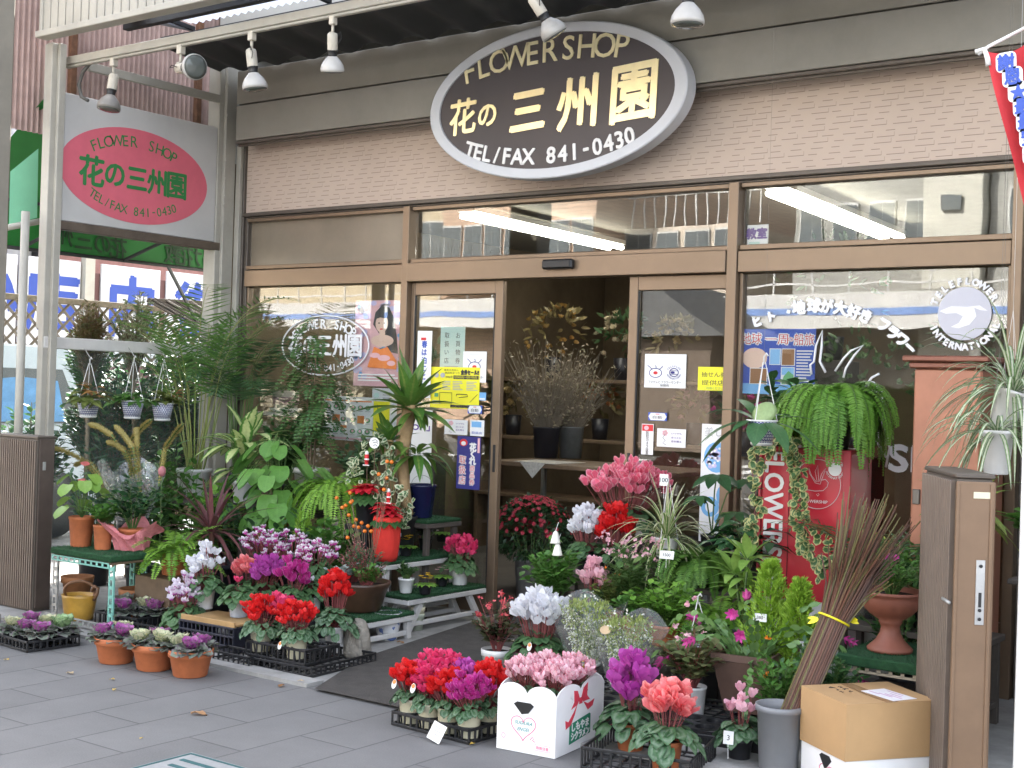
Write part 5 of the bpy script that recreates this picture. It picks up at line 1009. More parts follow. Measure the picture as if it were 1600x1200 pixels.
def cello(t, r0, r1, z0, z1, seed=0, n=48, name='clear_wrap', m=None):
    g = MB(); g.grid(lambda u, v: V((cos(u*2*pi), sin(u*2*pi), 0))*((r0+(r1-r0)*v)*(1+.07*v*sin(u*2*pi*5+seed)+.03*sin(u*2*pi*11+seed*2+v*6)))+V((0, 0, z0+(z1-z0)*v*(1+.14*v*sin(u*2*pi*3+seed)))), n, 8, smooth=False); g.build(name, m or cel, t)
cello(t, .09, .19, .10, .44, 1)
# areca palm and neighbours on a long dark bench behind
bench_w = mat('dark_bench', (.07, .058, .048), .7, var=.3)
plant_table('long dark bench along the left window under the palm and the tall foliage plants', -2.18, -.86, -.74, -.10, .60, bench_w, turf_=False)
t = simple('areca_palm', 'tall feathery palm in a white pot beside the corner pillar', 'palm', Y_(302, 765, -.50, .608), 0)
pot(t, .125, .095, .19, wpot, lip=.88); L, S = MB(), MB()
for k in range(16):
    a = k*2.4; q = random.uniform(.02, .07); p0 = V((cos(a)*q, sin(a)*q, .17)); LL = random.uniform(.6, 1.12); p1 = p0+V((cos(a)*.16*random.random(), sin(a)*.16*random.random(), LL*.62)); S.tube([p0, (p0+p1)/2+rv(.012), p1], .006, 6, r2=.004, cap=False)
    frond(L, S, p1, az(a, 2.1*random.uniform(.9, 2.2)), min(.85, LL*.85), .25, .013, 24, 1.4, sr=.0035, ang=.62, taper=.65, sag=.15)
L.build('fronds', leafmat('palm_leaf', (.05, .12, .028), (.095, .17, .04), tr=.35), t); S.build('canes', leafmat('palm_cane', (.12, .16, .04), (.18, .18, .06), vein=0, tr=0), t)
t = simple('kentia_palm', 'darker palm with drooping leaflets just right of the corner pillar', 'palm', Y_(372, 765, -.26, .608), 0)
pot(t, .10, .08, .17, bpot); L, S = MB(), MB()
for k in range(14):
    a = k*2.4; p0 = V((cos(a)*.03, sin(a)*.03, .15)); LL = random.uniform(.7, 1.15); p1 = p0+V((cos(a)*.07, sin(a)*.07, LL*.62)); S.tube([p0, (p0+p1)/2+rv(.012), p1], .0055, 6, r2=.0035, cap=False); frond(L, S, p1, az(a, 2.6), LL*.6, .22, .014, 19, 1.8, sr=.003, ang=.6, sag=.35)
L.build('fronds', leafmat('palm_dark', (.022, .06, .02), (.04, .085, .03), tr=.25), t); S.build('canes', stem_g, t)
t = simple('dieffenbachia', 'cream and green variegated foliage plant with broad pointed leaves', 'potted plant', Y_(382, 775, -.55, .608), 0)
pot(t, .09, .07, .15, wpot); L, S = MB(), MB()
for k in range(50):
    a = k*2.4; e = random.uniform(-.1, 1.3); z = .15+.005*k; p = V((0, 0, z))+V((cos(a)*cos(e), sin(a)*cos(e), sin(e)))*random.uniform(.06, .17); S.tube([(0, 0, z-.02), p], .004, 5, cap=False); L.leaf(p, V((cos(a)*cos(e), sin(a)*cos(e), sin(e)*.8)), V((0, 0, 1))-az(a)*.2, random.uniform(.19, .27), random.uniform(.07, .095), lance, .9, .16, 6)
S.tube([(0, 0, .12), (0, 0, .38)], .012, 8); L.build('foliage', DIEF, t); S.build('stems', stem_g, t)
t = simple('heart_leaf_vine', 'vine with large plain green heart shaped leaves spilling in front of the variegated plant', 'potted plant', Y_(432, 800, -.72, .45), 0)
pot(t, .09, .07, .15, terra); L, S = MB(), MB()
for k in range(48):
    a = random.uniform(-3.2, .8); q = random.uniform(.05, .30); z = random.uniform(.14, .66)*(1-.3*q/.3); p = V((cos(a)*q, sin(a)*q, z)); S.tube([(0, 0, .12), V((cos(a)*q*.4, sin(a)*q*.4, z+.05)), p], .0025, 5, cap=False); L.leaf(p, az(a, -.75), V((0, 0, .9))+az(a)*.8, random.uniform(.12, .175), random.uniform(.10, .14), heart, .5, .12, 6)
L.build('foliage', leafmat('heart_leaf', (.065, .17, .03), (.10, .22, .045), rough=.32), t); S.build('stems', stem_g, t)
b = MB(); b.box((0, 0, .21), (.34, .30, .42)); o = b.build('dark_crate', bench_w); o.location = Y_(432, 800, -.90, .008); o.location.y = -.9; tag(o, 'dark crate under the heart leaved vine', 'crate')
# cream ribbed pot with a slender tree
t = simple('slender_tree', 'slender small leaved tree in a ribbed cream pot before the left window', 'potted tree', Y_(485, 765, -.33, .608), 0)
b = MB(); h_ = .245; b.lathe([(.075, 0), (.08, .01), (.108, h_*.86), (.121, h_*.87), (.122, h_), (.112, h_), (.108, h_*.9)], 72, wob=lambda a, i: 1+(.012 if 0 < i < 3 and int(a/(2*pi)*72) % 2 else 0)); b.build('pot', mat('ribbed_cream', (.50, .485, .43), .5, var=.06, dirt=.1), t)
s = MB(); s.lathe([(.108, h_*.9), (0, h_*.92)], 24); s.build('soil', soil_m, t); L, S = MB(), MB()
for k in range(5):
    a = k*1.3; top = V((cos(a)*.10+.03, sin(a)*.06, .75+.12*k)); S.tube([(cos(a)*.02, sin(a)*.02, h_*.9), V((cos(a)*.03, sin(a)*.03, .5)), top], .006, 6, r2=.002, cap=False)
    for j in range(26):
        u = .30+.70*j/25; c = V((cos(a)*.02, sin(a)*.02, h_)).lerp(top, u); d = az(random.random()*6.3, random.uniform(-.2, .7)); frond(L, S, c, d, random.uniform(.14, .28), .058, .020, 9, 1.2, sr=.0012, sag=.1)
L.build('foliage', leafmat('nandina_leaf', (.03, .085, .025), (.06, .12, .03)), t); S.build('stems', bark, t)
t = simple('sword_fern', 'bright green sword fern cascading left of the red and ivy group', 'fern', Y_(525, 772, -.55, .608), 0)
pot(t, .085, .07, .14, bpot); fern(t, (0, 0, .14), 52, .50, .055, .014, fern_br, 2.3, 34, el=(.3, 1.45))
# dracaena
t = simple('corn_plant', 'leaning thick trunked palm like plant with rosettes of broad strap leaves before the mullion', 'potted tree', Y_(622, 800, -.45, .42), 0)
pot(t, .12, .1, .2, bpot); loc = t.location; Sx = MB()
tp = [at(637, 805, -.45)-loc, at(632, 760, -.45)-loc, at(628, 715, -.45)-loc, at(636, 670, -.45)-loc, at(640, 632, -.45)-loc]; Sx.tube(tp, [.036, .034, .036, .038, .042], 14); tq = [at(612, 790, -.5)-loc, at(610, 730, -.5)-loc, at(607, 688, -.5)-loc]; Sx.tube(tq, [.03, .03, .032], 12); Sx.build('trunk', bark_lt, t)
L = MB(); c1 = tp[-1]; rosette(L, c1+V((0, 0, -.03)), 26, .35, .10, .6, (.0, 1.5), ovate); rosette(L, c1+V((.03, 0, -.05)), 9, .2, .05, 1.3, (-.3, .6), lance)
rosette(L, tq[-1]+V((0, 0, -.02)), 18, .22, .07, .7, (-.1, 1.4), ovate); rosette(L, at(650, 712, -.42)-loc, 14, .27, .06, 1.7, (-.1, 1.0), ovate)
L.build('foliage', leafmat('corn_plant_leaf', (.045, .12, .022), (.08, .16, .03), 'centre', (.19, .25, .06), .72, .95, rough=.3), t)
# stepped benches running back to the window
plant_table('lowest white wooden bench with splayed legs, green turf top and small flower pots', -.115, .10, -.85, -.12, .215, lean=.10)
plant_table('middle white wooden bench with green turf top behind the lowest bench', -.48, -.125, -.80, -.10, .385, lean=.0)
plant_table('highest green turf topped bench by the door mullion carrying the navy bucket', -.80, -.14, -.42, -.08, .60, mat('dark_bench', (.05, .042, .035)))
t = simple('navy_bucket', 'shiny navy blue bucket on the highest turf topped bench', 'bucket', Y_(658, 806, -.30, .604), 0)
b = MB(); b.lathe([(.062, 0), (.066, .005), (.086, .185), (.092, .19), (.092, .205), (.085, .205), (.08, .19), (.06, .02), (0, .02)], 30); b.build('body', npot, t); b = MB(); b.tube([(cos(a)*.088, 0, .19+.07*sin(a)) for a in [pi*k/12 for k in range(13)]], .002, 5); b.build('handle', zinc, t)
# poinsettias
def poin(label, loc, r, z, body=True):
    t = simple('poinsettia', label, 'poinsettia', loc, None, 'poinsettias'); L, F, S = MB(), MB(), MB()
    for k in range(3):
        c = V((random.uniform(-.03, .03), random.uniform(-.03, .03), z+random.uniform(-.02, .02))); S.tube([(0, 0, z*.5), c], .004, 5)
        for e0, n, l in ((.1, 9, r), (.5, 7, r*.75)):
            for j in range(n): a = j*2*pi/n+k; F.leaf(c, az(a, e0-.1), V((0, 0, 1))-az(a)*.3, l*random.uniform(.8, 1.1), l*.5, lance, .4, .2, 4)
    for k in range(14): a = k*2.4; L.leaf((cos(a)*.02, sin(a)*.02, z-.04), az(a, -.25), (0, 0, 1), r*1.15, r*.7, ovate, .6, .1, 4)
    L.build('foliage', G2, t); F.build('bracts', leafmat('bract_red', (.52, .015, .03), (.66, .03, .05), vein=.3), t); S.build('stems', stem_g, t); return t
t = poin('red poinsettia in a black pot, upper one under the upper red and white pick', Y_(572, 802, -.66, .575), .115, .225); pot(t, .07, .055, .15, bpot)
t = poin('red poinsettia in a tall red cloth covered pot, lower one', Y_(603, 880, -.74, .386), .105, .30)
b = MB(); b.lathe([(.056, 0), (.066, .03), (.080, .13), (.082, .24), (.076, .26), (.066, .25), (0, .24)], 40, wob=lambda a, i: 1+.04*sin(a*7+i)+.02*sin(a*13)); b.build('cloth_pot', mat('red_felt', (.58, .028, .018), .85, var=.1, bump=.4, bscale=200), t)
b = MB(); b.box((0, 0, .094), (.18, .18, .187)); o = b.build('upturned_crate', black_pl); o.location = Y_(572, 802, -.66, .387); tag(o, 'black upturned box on the middle bench under the upper poinsettia', 'crate')
# variegated ivy with ornaments
t = simple('variegated_ivy', 'tall cream edged ivy draped behind the poinsettias', 'ivy', Y_(612, 845, -.52, .385), 0)
pot(t, .07, .055, .14, gpot); L, S = MB(), MB(); loc = t.location
for pts in ([(600, 815), (590, 730), (572, 690), (548, 740)], [(610, 815), (607, 720), (600, 680), (590, 692)], [(615, 815), (612, 740), (616, 700), (605, 730)], [(612, 820), (590, 770), (600, 740), (582, 800)], [(615, 820), (630, 765), (640, 780), (632, 820)], [(600, 820), (560, 740), (552, 720), (545, 745)], [(612, 822), (605, 780), (585, 800), (580, 815)], [(615, 825), (625, 790), (637, 800), (628, 818)]):
    ws = [at(px, py, -.56+random.uniform(-.08, .06))-loc for px, py in pts]; q = [ws[0].lerp(ws[1], u) if s == 0 else ws[s].lerp(ws[s+1], u) for s in range(3) for u in (0, .33, .66)]+[ws[3]]; S.tube(q, .002, 4)
    for i in range(36): k = random.randrange(len(q)-1); p = q[k].lerp(q[k+1], random.random())+rv(.035); L.leaf(p, rv()+V((0, -.5, -.2)), V((0, -.7, .6))+rv(.5), random.uniform(.03, .048), random.uniform(.028, .042), heart, .4, .15, 4)
L.build('foliage', VAR, t); S.build('stems', stem_g, t)
# red and white picks, and an oval one: no faces
def pick(label, px, py, y):
    p = at(px, py, y); t = thing('ornament_pick', label, 'ornament', p, 0, 'red and white picks in the ivy'); r = mat('pick_red', (.55, .02, .025), .6); w = mat('pick_white', (.72, .71, .68), .7)
    b = MB(); b.lathe([(.0, -.03), (.014, -.028), (.012, -.012), (.014, .008), (.008, .02), (0, .022)], 14); b.box((0, 0, -.038), (.022, .012, .016)); b.build('red_felt', r, t); b = MB(); b.lathe([(.0135, -.018), (.0155, -.016), (.0155, -.011), (.013, -.009)], 14); b.lathe([(0, .012), (.010, .014), (.012, .024), (.008, .034), (0, .038)], 14); b.box((0, -.004, -.049), (.05, .008, .006)); b.build('white_trim', w, t); b = MB(); b.tube([(0, .004, -.04), (0, .012, -.2)], .002, 5); b.build('stick', wood_d, t)
pick('red and white felt pick, upper one above the poinsettias', 573, 714, -.68); pick('red and white felt pick, lower one beside the grey pot', 607, 773, -.70)
p = at(585, 692, -.66); t = thing('oval_tag', 'white oval card tag with dark scribbles among the ivy', 'tag', p); b = MB(); b.prism(ellipse(.04, .033, 24), 0, .0015, X, Y); b.build('card', mat('card_white', (.76, .76, .74)), t); b = MB(); [b.tube([F0@V((random.uniform(-.028, .0), z, .002)), F0@V((random.uniform(0, .02), z+.006, .002)), F0@V((.028, z-.004, .002))], .0018, 4) for z in (-.016, 0, .014)]; b.build('print', ink('k', PAL['k']), t); b = MB(); b.tube([(0, .003, -.03), (0, .01, -.25)], .002, 5); b.build('stick', wood_d, t)
# orange berries on twigs
t = simple('berry_twigs', 'twigs with orange berries rising left of the red cloth covered pot', 'branches', Y_(575, 880, -.95, .165), 0); loc = t.location; S, F = MB(), []
b = MB(); b.lathe([(.03, 0), (.035, .14), (.031, .14), (0, .1)], 18); b.build('vase', bpot, t)
for px, py in ((526, 778), (540, 790), (547, 770), (535, 793), (545, 805), (556, 812), (565, 817), (575, 822), (553, 822), (560, 824), (580, 830), (548, 785), (543, 840), (605, 721), (612, 722), (592, 741), (604, 747), (600, 765), (570, 830), (550, 783)):
    q = at(px, py, -.9+random.uniform(-.06, .06))-loc; S.tube([(0, 0, .1), q*.55+V((random.uniform(-.03, .03), 0, .04)), q], .0015, 4, cap=False); F.append(q)
S.build('twigs', bark, t); b = MB(); b.lathe([(0, -.012), (.009, -.008), (.0125, 0), (.009, .008), (0, .012)], 12); o = b.build('berry', mat('orange_berry', (.68, .17, .015), .3, var=.15), t); o.location = F[0]
for q in F[1:]: c = o.copy(); COL.objects.link(c); c.parent = t; c.location = q
# big bowl on a low turf platform
plant_table('low turf covered platform under the big brown bowl', -.36, .20, -1.34, -.90, .155)
t = simple('mixed_planter', 'wide dark brown glazed bowl planted with silver leaves, heather and herbs', 'planter', Y_(560, 942, -1.12, .160), 0)
b = MB(); b.lathe([(.115, 0), (.125, .01), (.16, .12), (.178, .145), (.178, .16), (.162, .16), (.15, .13), (0, .13)], 36); b.build('bowl', mat('brown_glaze', (.060, .032, .020), .3, var=.3, scale=16), t); s = MB(); s.lathe([(.152, .135), (0, .14)], 24); s.build('soil', soil_m, t)
L, S = MB(), MB(); bush(L, S, (-.10, -.05, .14), 16, .07, .10, 8, .05, .025, lance, .2, wave=.2); L.build('silver_leaves', leafmat('dusty_miller', (.30, .36, .33), (.40, .46, .42), vein=0), t)
L = MB(); bush(L, S, (-.09, .05, .14), 26, .09, .26, 16, .018, .009, lance, .2); L.build('heather', leafmat('heather', (.22, .10, .10), (.32, .16, .14), vein=0), t)
L = MB(); bush(L, S, (.02, .02, .14), 30, .15, .24, 14, .03, .012, lance, .3); L.build('herbs', G4, t)
L = MB(); bush(L, S, (.10, -.04, .14), 22, .10, .13, 9, .035, .018, ovate, .3); L.build('bright_foliage', G1, t); S.build('stems', stem_r, t)
F = MB(); c = V((.06, -.08, .27)); [F.leaf(c, az(k*.7, .3), (0, 0, 1), .014, .008, roundl, seg=2) for k in range(9)]; F.build('daisy', P['white'], t)
# small pots on the lowest bench
def smallpot(name, label, cat, px, py, z, r, h, pm=wpot, group='small pots on the white benches'):
    p = on(px, py, z); t = simple(name, label, cat, (p.x, p.y, z), 0, group); pot(t, r, r*.72, h, pm); return t
t = smallpot('small_foliage_plant', 'small dark leaved plant in a white pot at the near end of the lowest bench', 'potted plant', 634, 926, .221, .047, .085)
L, S = MB(), MB(); bush(L, S, (0, 0, .08), 22, .075, .10, 8, .022, .018, ovate); L.build('foliage', G2, t); S.build('stems', stem_g, t)
def primula(label, px, py, z, fl, pm=bpot, n=6):
    t = smallpot('primrose', label, 'primrose', px, py, z, .042, .06, pm, 'primroses on the white benches'); L, F = MB(), MB()
    for k in range(14): a = k*2.4; L.leaf((cos(a)*.008, sin(a)*.008, .055), az(a, .35), (0, 0, 1), .075, .035, ovate, .7, .12, 4, wave=.05)
    for k in range(n):
        c = V((random.uniform(-.035, .035), random.uniform(-.035, .035), .10+random.uniform(-.01, .02)))
        for j in range(5): F.leaf(c, az(j*1.257+k, .15), (0, 0, 1), .019, .017, roundl, 0, 0, 2)
    L.build('foliage', G3, t); F.build('flowers', P[fl], t); return t
primula('yellow primrose in the middle of the lowest bench', 664, 928, .221, 'yel'); primula('pale pink primrose beside the yellow one on the lowest bench', 690, 915, .221, 'lpink')
primula('yellow primrose at the near end of the middle bench', 634, 868, .391, 'yel', n=9); primula('yellow primrose at the far end of the middle bench', 690, 846, .391, 'yel', n=3)
t = smallpot('small_foliage_plant', 'pot with dusky grey leaves between the two yellow primroses of the middle bench', 'potted plant', 664, 858, .391, .045, .07, bpot); L, S = MB(), MB(); bush(L, S, (0, 0, .06), 20, .08, .12, 7, .04, .02, ovate); L.build('foliage', leafmat('dusky', (.09, .09, .09), (.15, .14, .14)), t); S.build('stems', stem_g, t)
p = on(718, 913, .221); cyclamen('bright rose cyclamen in a white pot at the far end of the lowest bench', p, 'rose', (.056, .044, .10, wpot), .12, .09, 80, .05, .075, .20, 24, .04, cyl_leaf2)
# things under the benches
t = simple('china_pot', 'white china pot with blue flower pattern on the floor under the turf platform', 'pot', on(605, 999, .006), 0)
def chinam():
    m, N, Lk, Pn = _nodes('blue_china'); tc = N.new('ShaderNodeTexCoord'); vo = N.new('ShaderNodeTexNoise'); vo.inputs['Scale'].default_value = 26; vo.inputs['Detail'].default_value = 3; Lk.new(tc.outputs['Object'], vo.inputs['Vector']); r = N.new('ShaderNodeMapRange'); r.inputs[1].default_value = .55; r.inputs[2].default_value = .60; Lk.new(vo.outputs[0], r.inputs[0]); x = N.new('ShaderNodeMix'); x.data_type = 'RGBA'; x.inputs['A'].default_value = (.60, .60, .60, 1); x.inputs['B'].default_value = (.10, .15, .34, 1); Lk.new(r.outputs[0], x.inputs['Factor']); Lk.new(x.outputs['Result'], Pn.inputs['Base Color']); Pn.inputs['Roughness'].default_value = .25; return m
b = MB(); b.lathe([(.05, 0), (.055, .008), (.07, .09), (.074, .13), (.078, .135), (.078, .15), (.068, .15), (.06, .1), (0, .05)], 30); b.build('body', chinam(), t); b = MB(); b.lathe([(.0745, .118), (.0755, .124), (.0752, .128)], 30); b.build('band', ink('b', PAL['b']), t)
t = simple('stone_figure', 'rough grey stone figure standing at the corner of the black trays', 'statue', on(558, 1027, .0065), .3)
b = MB(); b.lathe([(.055, 0), (.062, .03), (.060, .08), (.055, .12), (.050, .15), (.044, .172), (.034, .188), (.02, .198), (0, .20)], 26, wob=lambda a, i: 1+.16*sin(a*2+i*.4)+.07*sin(a*5+i)+.04*sin(a*9-i)); b.box((-.02, -.045, .09), (.03, .03, .12), Matrix.Rotation(.2, 3, 'Y'), .01); b.box((.028, -.04, .07), (.03, .03, .11), Matrix.Rotation(-.15, 3, 'Y'), .01); b.build('stone', mat('stone', (.26, .235, .195), .95, var=.3, scale=22, bump=.9, bscale=60, dirt=.3), t)
t = simple('pot_stack', 'stack of empty cream and pale green pots under the lowest bench', 'pots', on(651, 984, .006), 0)
for k, m in enumerate((mat('celadon', (.42, .46, .36), .4), cpot, mat('celadon', (.42, .46, .36)), cpot)): b = MB(); b.lathe([(.034, 0), (.042, .075), (.046, .078), (.046, .098), (.041, .098), (.038, .06), (0, .02)], 24, (0, 0, .036*k)); b.build('pot', m, t)
# cyclamens: purple and white at the back, magenta, red in front
crate_a = tray('stack of black crates under the purple and white cyclamens', Y_(455, 930, -1.12, .008), .62, .36, .22, .02, bars=True, name='black_crate')
for k, (px, lab) in enumerate(((412, 'left one of the three under the lime conifers'), (452, 'middle one of the three'), (492, 'right one of the three, next to the brown bowl'))):
    p = at(px, 905, -1.12+.05*(k % 2)); cyclamen('purple cyclamen with white petal tips, '+lab, (p.x, p.y, .232), 'bi', (.055, .045, .09, bpot), .14, .09, 80, .05, .13, .24-.02*k, 34, .028, cyl_leaf2, z0=.08)
for k, (px, py, lab) in enumerate(((405, 880, 'left of the purple and white cyclamens'), (472, 885, 'right of the purple and white cyclamens'))):
    p = at(px, py, -.86); t = simple('lime_conifer', 'small lime green feathery conifer peeping out '+lab, 'conifer', (p.x, -.86, .20), None, 'small lime conifers'); pot(t, .05, .04, .09, bpot); L = MB()
    for i in range(900): z = random.random()**1.2; a = random.random()*6.3; r = .07*(1-z)**.8; L.dia((cos(a)*r, sin(a)*r, .1+z*.32), az(a, .9)+rv(.3), rv(), .04, .008)
    L.build('foliage', leafmat('lime_conifer', (.16, .30, .03), (.26, .40, .06), vein=0), t)
    b = MB(); b.box((0, 0, .095), (.13, .13, .19)); o = b.build('upturned_crate', black_pl); o.location = (p.x, -.86, .008); tag(o, 'black upturned box under the lime conifer '+lab, 'crate')
crate_b = tray('black crate under the magenta and salmon cyclamens', Y_(425, 955, -1.42, .008), .44, .24, .13, .02, name='black_crate')
for px, py, pm, lab in ((388, 945, 'sal', 'salmon pink cyclamen at the left end of the magenta group'), (416, 945, 'pur', 'light purple cyclamen between the salmon and the magenta one'), (456, 945, 'mag', 'deep magenta cyclamen beside the white price card')):
    p = at(px, py, -1.42); t = cyclamen(lab, (p.x, -1.42, .142), pm, (.05, .042, .085, gpot if pm == 'sal' else bpot), .115, .085, 70, .048, .07, .21, 22, .046, cyl_leaf2)
    if pm == 'pur': t.rotation_euler = (0, 0, 0); card(t, (-.01, -.14, .07), .085, .04, -.5, .3)
rt_ = tray('large black tray holding the red cyclamens in front of the stone figure', (.29, -1.80, .0065), .42, .50, .05, .07, cells=None)
r2 = tray('upper black ring tray holding cream pots of red cyclamens', (.27, -1.92, .058), .40, .25, .075, .04, cells=(3, 2))
for px, py, y, pm, lab, pt_ in ((407, 1030, -1.97, 'red', 'red cyclamen in a cream pot at the left front of the ring tray', CREAM), (462, 1034, -1.97, 'red', 'red cyclamen with a small tag in a cream pot, right front of the ring tray', CREAM), (440, 1010, -1.85, 'rose', 'crimson cyclamen behind the two front red ones', CREAM)):
    p = at(px, py, y); cyclamen(lab, (p.x, y, .070), pm, pt_,   .105, .06, 55, .045, .085, .165, 28, .034, pick=(-.02, -.09, .07) if px == 462 else None).rotation_euler = (0, 0, 0)
p = at(522, 995, -1.62); cyclamen('tall red cyclamen in a white pot at the back corner of the large black tray', (p.x, -1.62, .08), 'red', (.05, .042, .09, wpot), .13, .10, 80, .05, .06, .26, 22, .046, z0=.15)
p = at(503, 925, -1.22); cyclamen('leafy cyclamen without open flowers in a grey pot beside the brown bowl', (p.x, -1.3, .142), 'white', (.055, .043, .09, wpot), .10, .09, 60, .048, .03, .15, 2, .03, cyl_leaf2)
b = MB(); b.box((0, 0, .065), (.14, .14, .13)); o = b.build('upturned_crate', black_pl); o.location = (p.x, -1.3, .0085); tag(o, 'black upturned box under the grey potted leafy cyclamen', 'crate')
# left front: trays with wooden board, white cyclamens
wb = thing('wooden_tray', 'shallow wooden tray in a black lattice crate in front of the white cyclamens', 'tray', Y_(352, 1003, -1.80, .0065), .03)
b = MB(); b.box((0, 0, .145), (.40, .26, .012)); b.box((0, -.128, .15), (.40, .01, .03)); b.build('board', mat('tan_wood', (.36, .22, .09), .6, var=.2, scale=5), wb)
b = MB(); [b.box((-.2+.4*k/13, -.137, .085), (.008, .008, .10)) for k in range(14)]; [b.box((0, -.138, z), (.41, .01, .012)) for z in (.04, .09, .133)]; [b.box((s*.2, 0, .07), (.008, .27, .13)) for s in (-1, 1)]; b.box((0, .0, .02), (.40, .27, .02)); b.build('lattice_crate', mat('blue_black_plastic', (.012, .013, .024), .45), wb)
tray('low black tray under the wooden board tray', Y_(372, 1045, -2.02, .0065), .30, .14, .055, .0)
tb2 = tray('black tray between the yellow basket and the white cyclamens', Y_(262, 1003, -1.84, .0065), .34, .26, .08, .04)
for px, py, y, pm, lab, n, z in ((288, 990, -1.84, 'wp', 'white and purple cyclamen at the left of the pure white one', 26, .02), (318, 985, -1.72, 'white', 'pure white cyclamen with large green leaves above the wooden tray', 18, .165)):
    p = at(px, py, y); cyclamen(lab, (p.x, y, z), pm, (.055, .045, .10, wpot), .13, .09, 80, .052, .07, .24, n, .044 if pm == 'white' else .034, cyl_leaf2)
p = at(372, 985, -1.74); cyclamen('green leaved cyclamen without flowers in a grey pot on the wooden tray', (p.x, -1.74, .16), 'rose', (.055, .045, .09, gpot), .12, .08, 80, .05, .04, .17, 2, .035, cyl_leaf2)
# ornamental cabbages
CO = leafmat('cabbage_outer', (.13, .17, .12), (.20, .22, .18), 'edge', (.20, .13, .18), .75, 1.0, vein=.3)
CP = leafmat('cabbage_purple', (.28, .05, .24), (.40, .10, .34), 'edge', (.20, .20, .17), .6, .95, vein=.4); CC = leafmat('cabbage_cream', (.55, .55, .33), (.66, .63, .44), 'edge', (.24, .32, .18), .7, 1.0, vein=.3); CG = leafmat('cabbage_green', (.22, .34, .17), (.32, .42, .22), 'edge', (.14, .22, .12), .7, 1.0)
def rosette_cab(Lo, Li, c, R, tilt=V((0, 0, 0))):
    for ring, (n, e, l) in enumerate(((9, -.05, 1.0), (9, .3, .92), (8, .65, .78), (7, .95, .6), (6, 1.2, .42), (4, 1.4, .3))):
        for k in range(n):
            a = 2*pi*k/n+ring*.5+random.uniform(-.15, .15); d = V((cos(a)*cos(e), sin(a)*cos(e), sin(e)))+tilt
            (Lo if ring < 2 else Li).leaf(V(c)+V((0, 0, ring*R*.05)), d, V((0, 0, 1))-az(a)*.8, R*l*random.uniform(.85, 1.1), R*.85*l, roundl, -.35 if ring > 1 else .1, .2, 5, wave=.10, r=random.random())
def cabbage(label, loc, R=.07, inner=CP, pt=None, group='ornamental cabbages'):
    t = simple('ornamental_cabbage', label, 'ornamental cabbage', loc, None, group); pot(t, *(pt or (.045, .036, .065, bpot)), n=20); h = (pt or (0, 0, .065))[2]; Lo, Li = MB(), MB(); rosette_cab(Lo, Li, (0, 0, h*.95), R); Lo.build('outer_leaves', CO, t); Li.build('heart_leaves', inner, t)
lt = tray('black seedling tray of ornamental cabbages at the left edge of the pavement', (-1.13, -2.43, .002), .44, .30, .055, -.08)
for k, (dx, dy, m, lab) in enumerate(((-.13, .08, CP, 'small purple cabbage at the back left of the seedling tray'), (.0, .09, CC, 'yellowish cabbage at the back of the seedling tray'), (.13, .09, CG, 'large pale green cabbage at the back right of the seedling tray'), (-.07, -.06, CC, 'cream cabbage at the front left of the seedling tray'), (.04, -.06, CP, 'purple cabbage at the front middle of the seedling tray'), (.15, -.05, CP, 'small pink hearted cabbage at the front right of the seedling tray'))):
    cabbage(lab, (-1.13+dx, -2.43+dy, .015), .115 if m is CG else .095, m, (.05, .04, .06, bpot))
for k, (px, py, lab) in enumerate(((181, 1034, 'left one of the three terracotta pots of ornamental cabbages'), (240, 1045, 'middle one of the three terracotta pots of ornamental cabbages'), (297, 1055, 'right one of the three terracotta pots of ornamental cabbages, nearest the trays'))):
    p = on(px, py, .0015); t = simple('cabbage_pot', lab, 'potted plant', (p.x, p.y, .0015), None, 'terracotta pots of cabbages'); b = MB(); h = .125; b.lathe([(.076, 0), (.08, .004), (.098, .09), (.106, .093), (.108, h), (.10, h), (.096, h*.86)], 34); b.build('pot', terra, t); s = MB(); s.lathe([(.097, h*.85), (0, h*.88)], 20); s.build('soil', soil_m, t)
    Lo = MB(); hb = []
    for j, (a, q) in enumerate(((.3, .055), (2.4, .055), (4.4, .058))): hb.append(MB()); rosette_cab(Lo, hb[-1], (cos(a)*q, sin(a)*q, h*.98), .098, az(a)*.3)
    Lo.build('outer_leaves', CO, t); [q_.build(('purple_heart', 'cream_heart')[(j+k) % 2], (CP, CC)[(j+k) % 2], t) for j, q_ in enumerate(hb)]
t2 = tray('black tray of ornamental cabbages in front of the mint steel leg', Y_(205, 982, -1.86, .0065), .36, .22, .10, .03)
for k, (dx, dy, m, lab) in enumerate(((-.11, .03, CO, 'dull grey green cabbage in the tray by the mint steel leg'), (.0, -.06, CP, 'purple hearted cabbage leaning over the front of the tray by the mint steel leg'), (.04, .06, CC, 'cream hearted cabbage in the tray by the mint steel leg'), (.13, .05, CP, 'deep purple cabbage at the right of the tray by the mint steel leg'))):
    c = t2.location; cabbage(lab, (c.x+dx, c.y+dy, .055), .105, m)
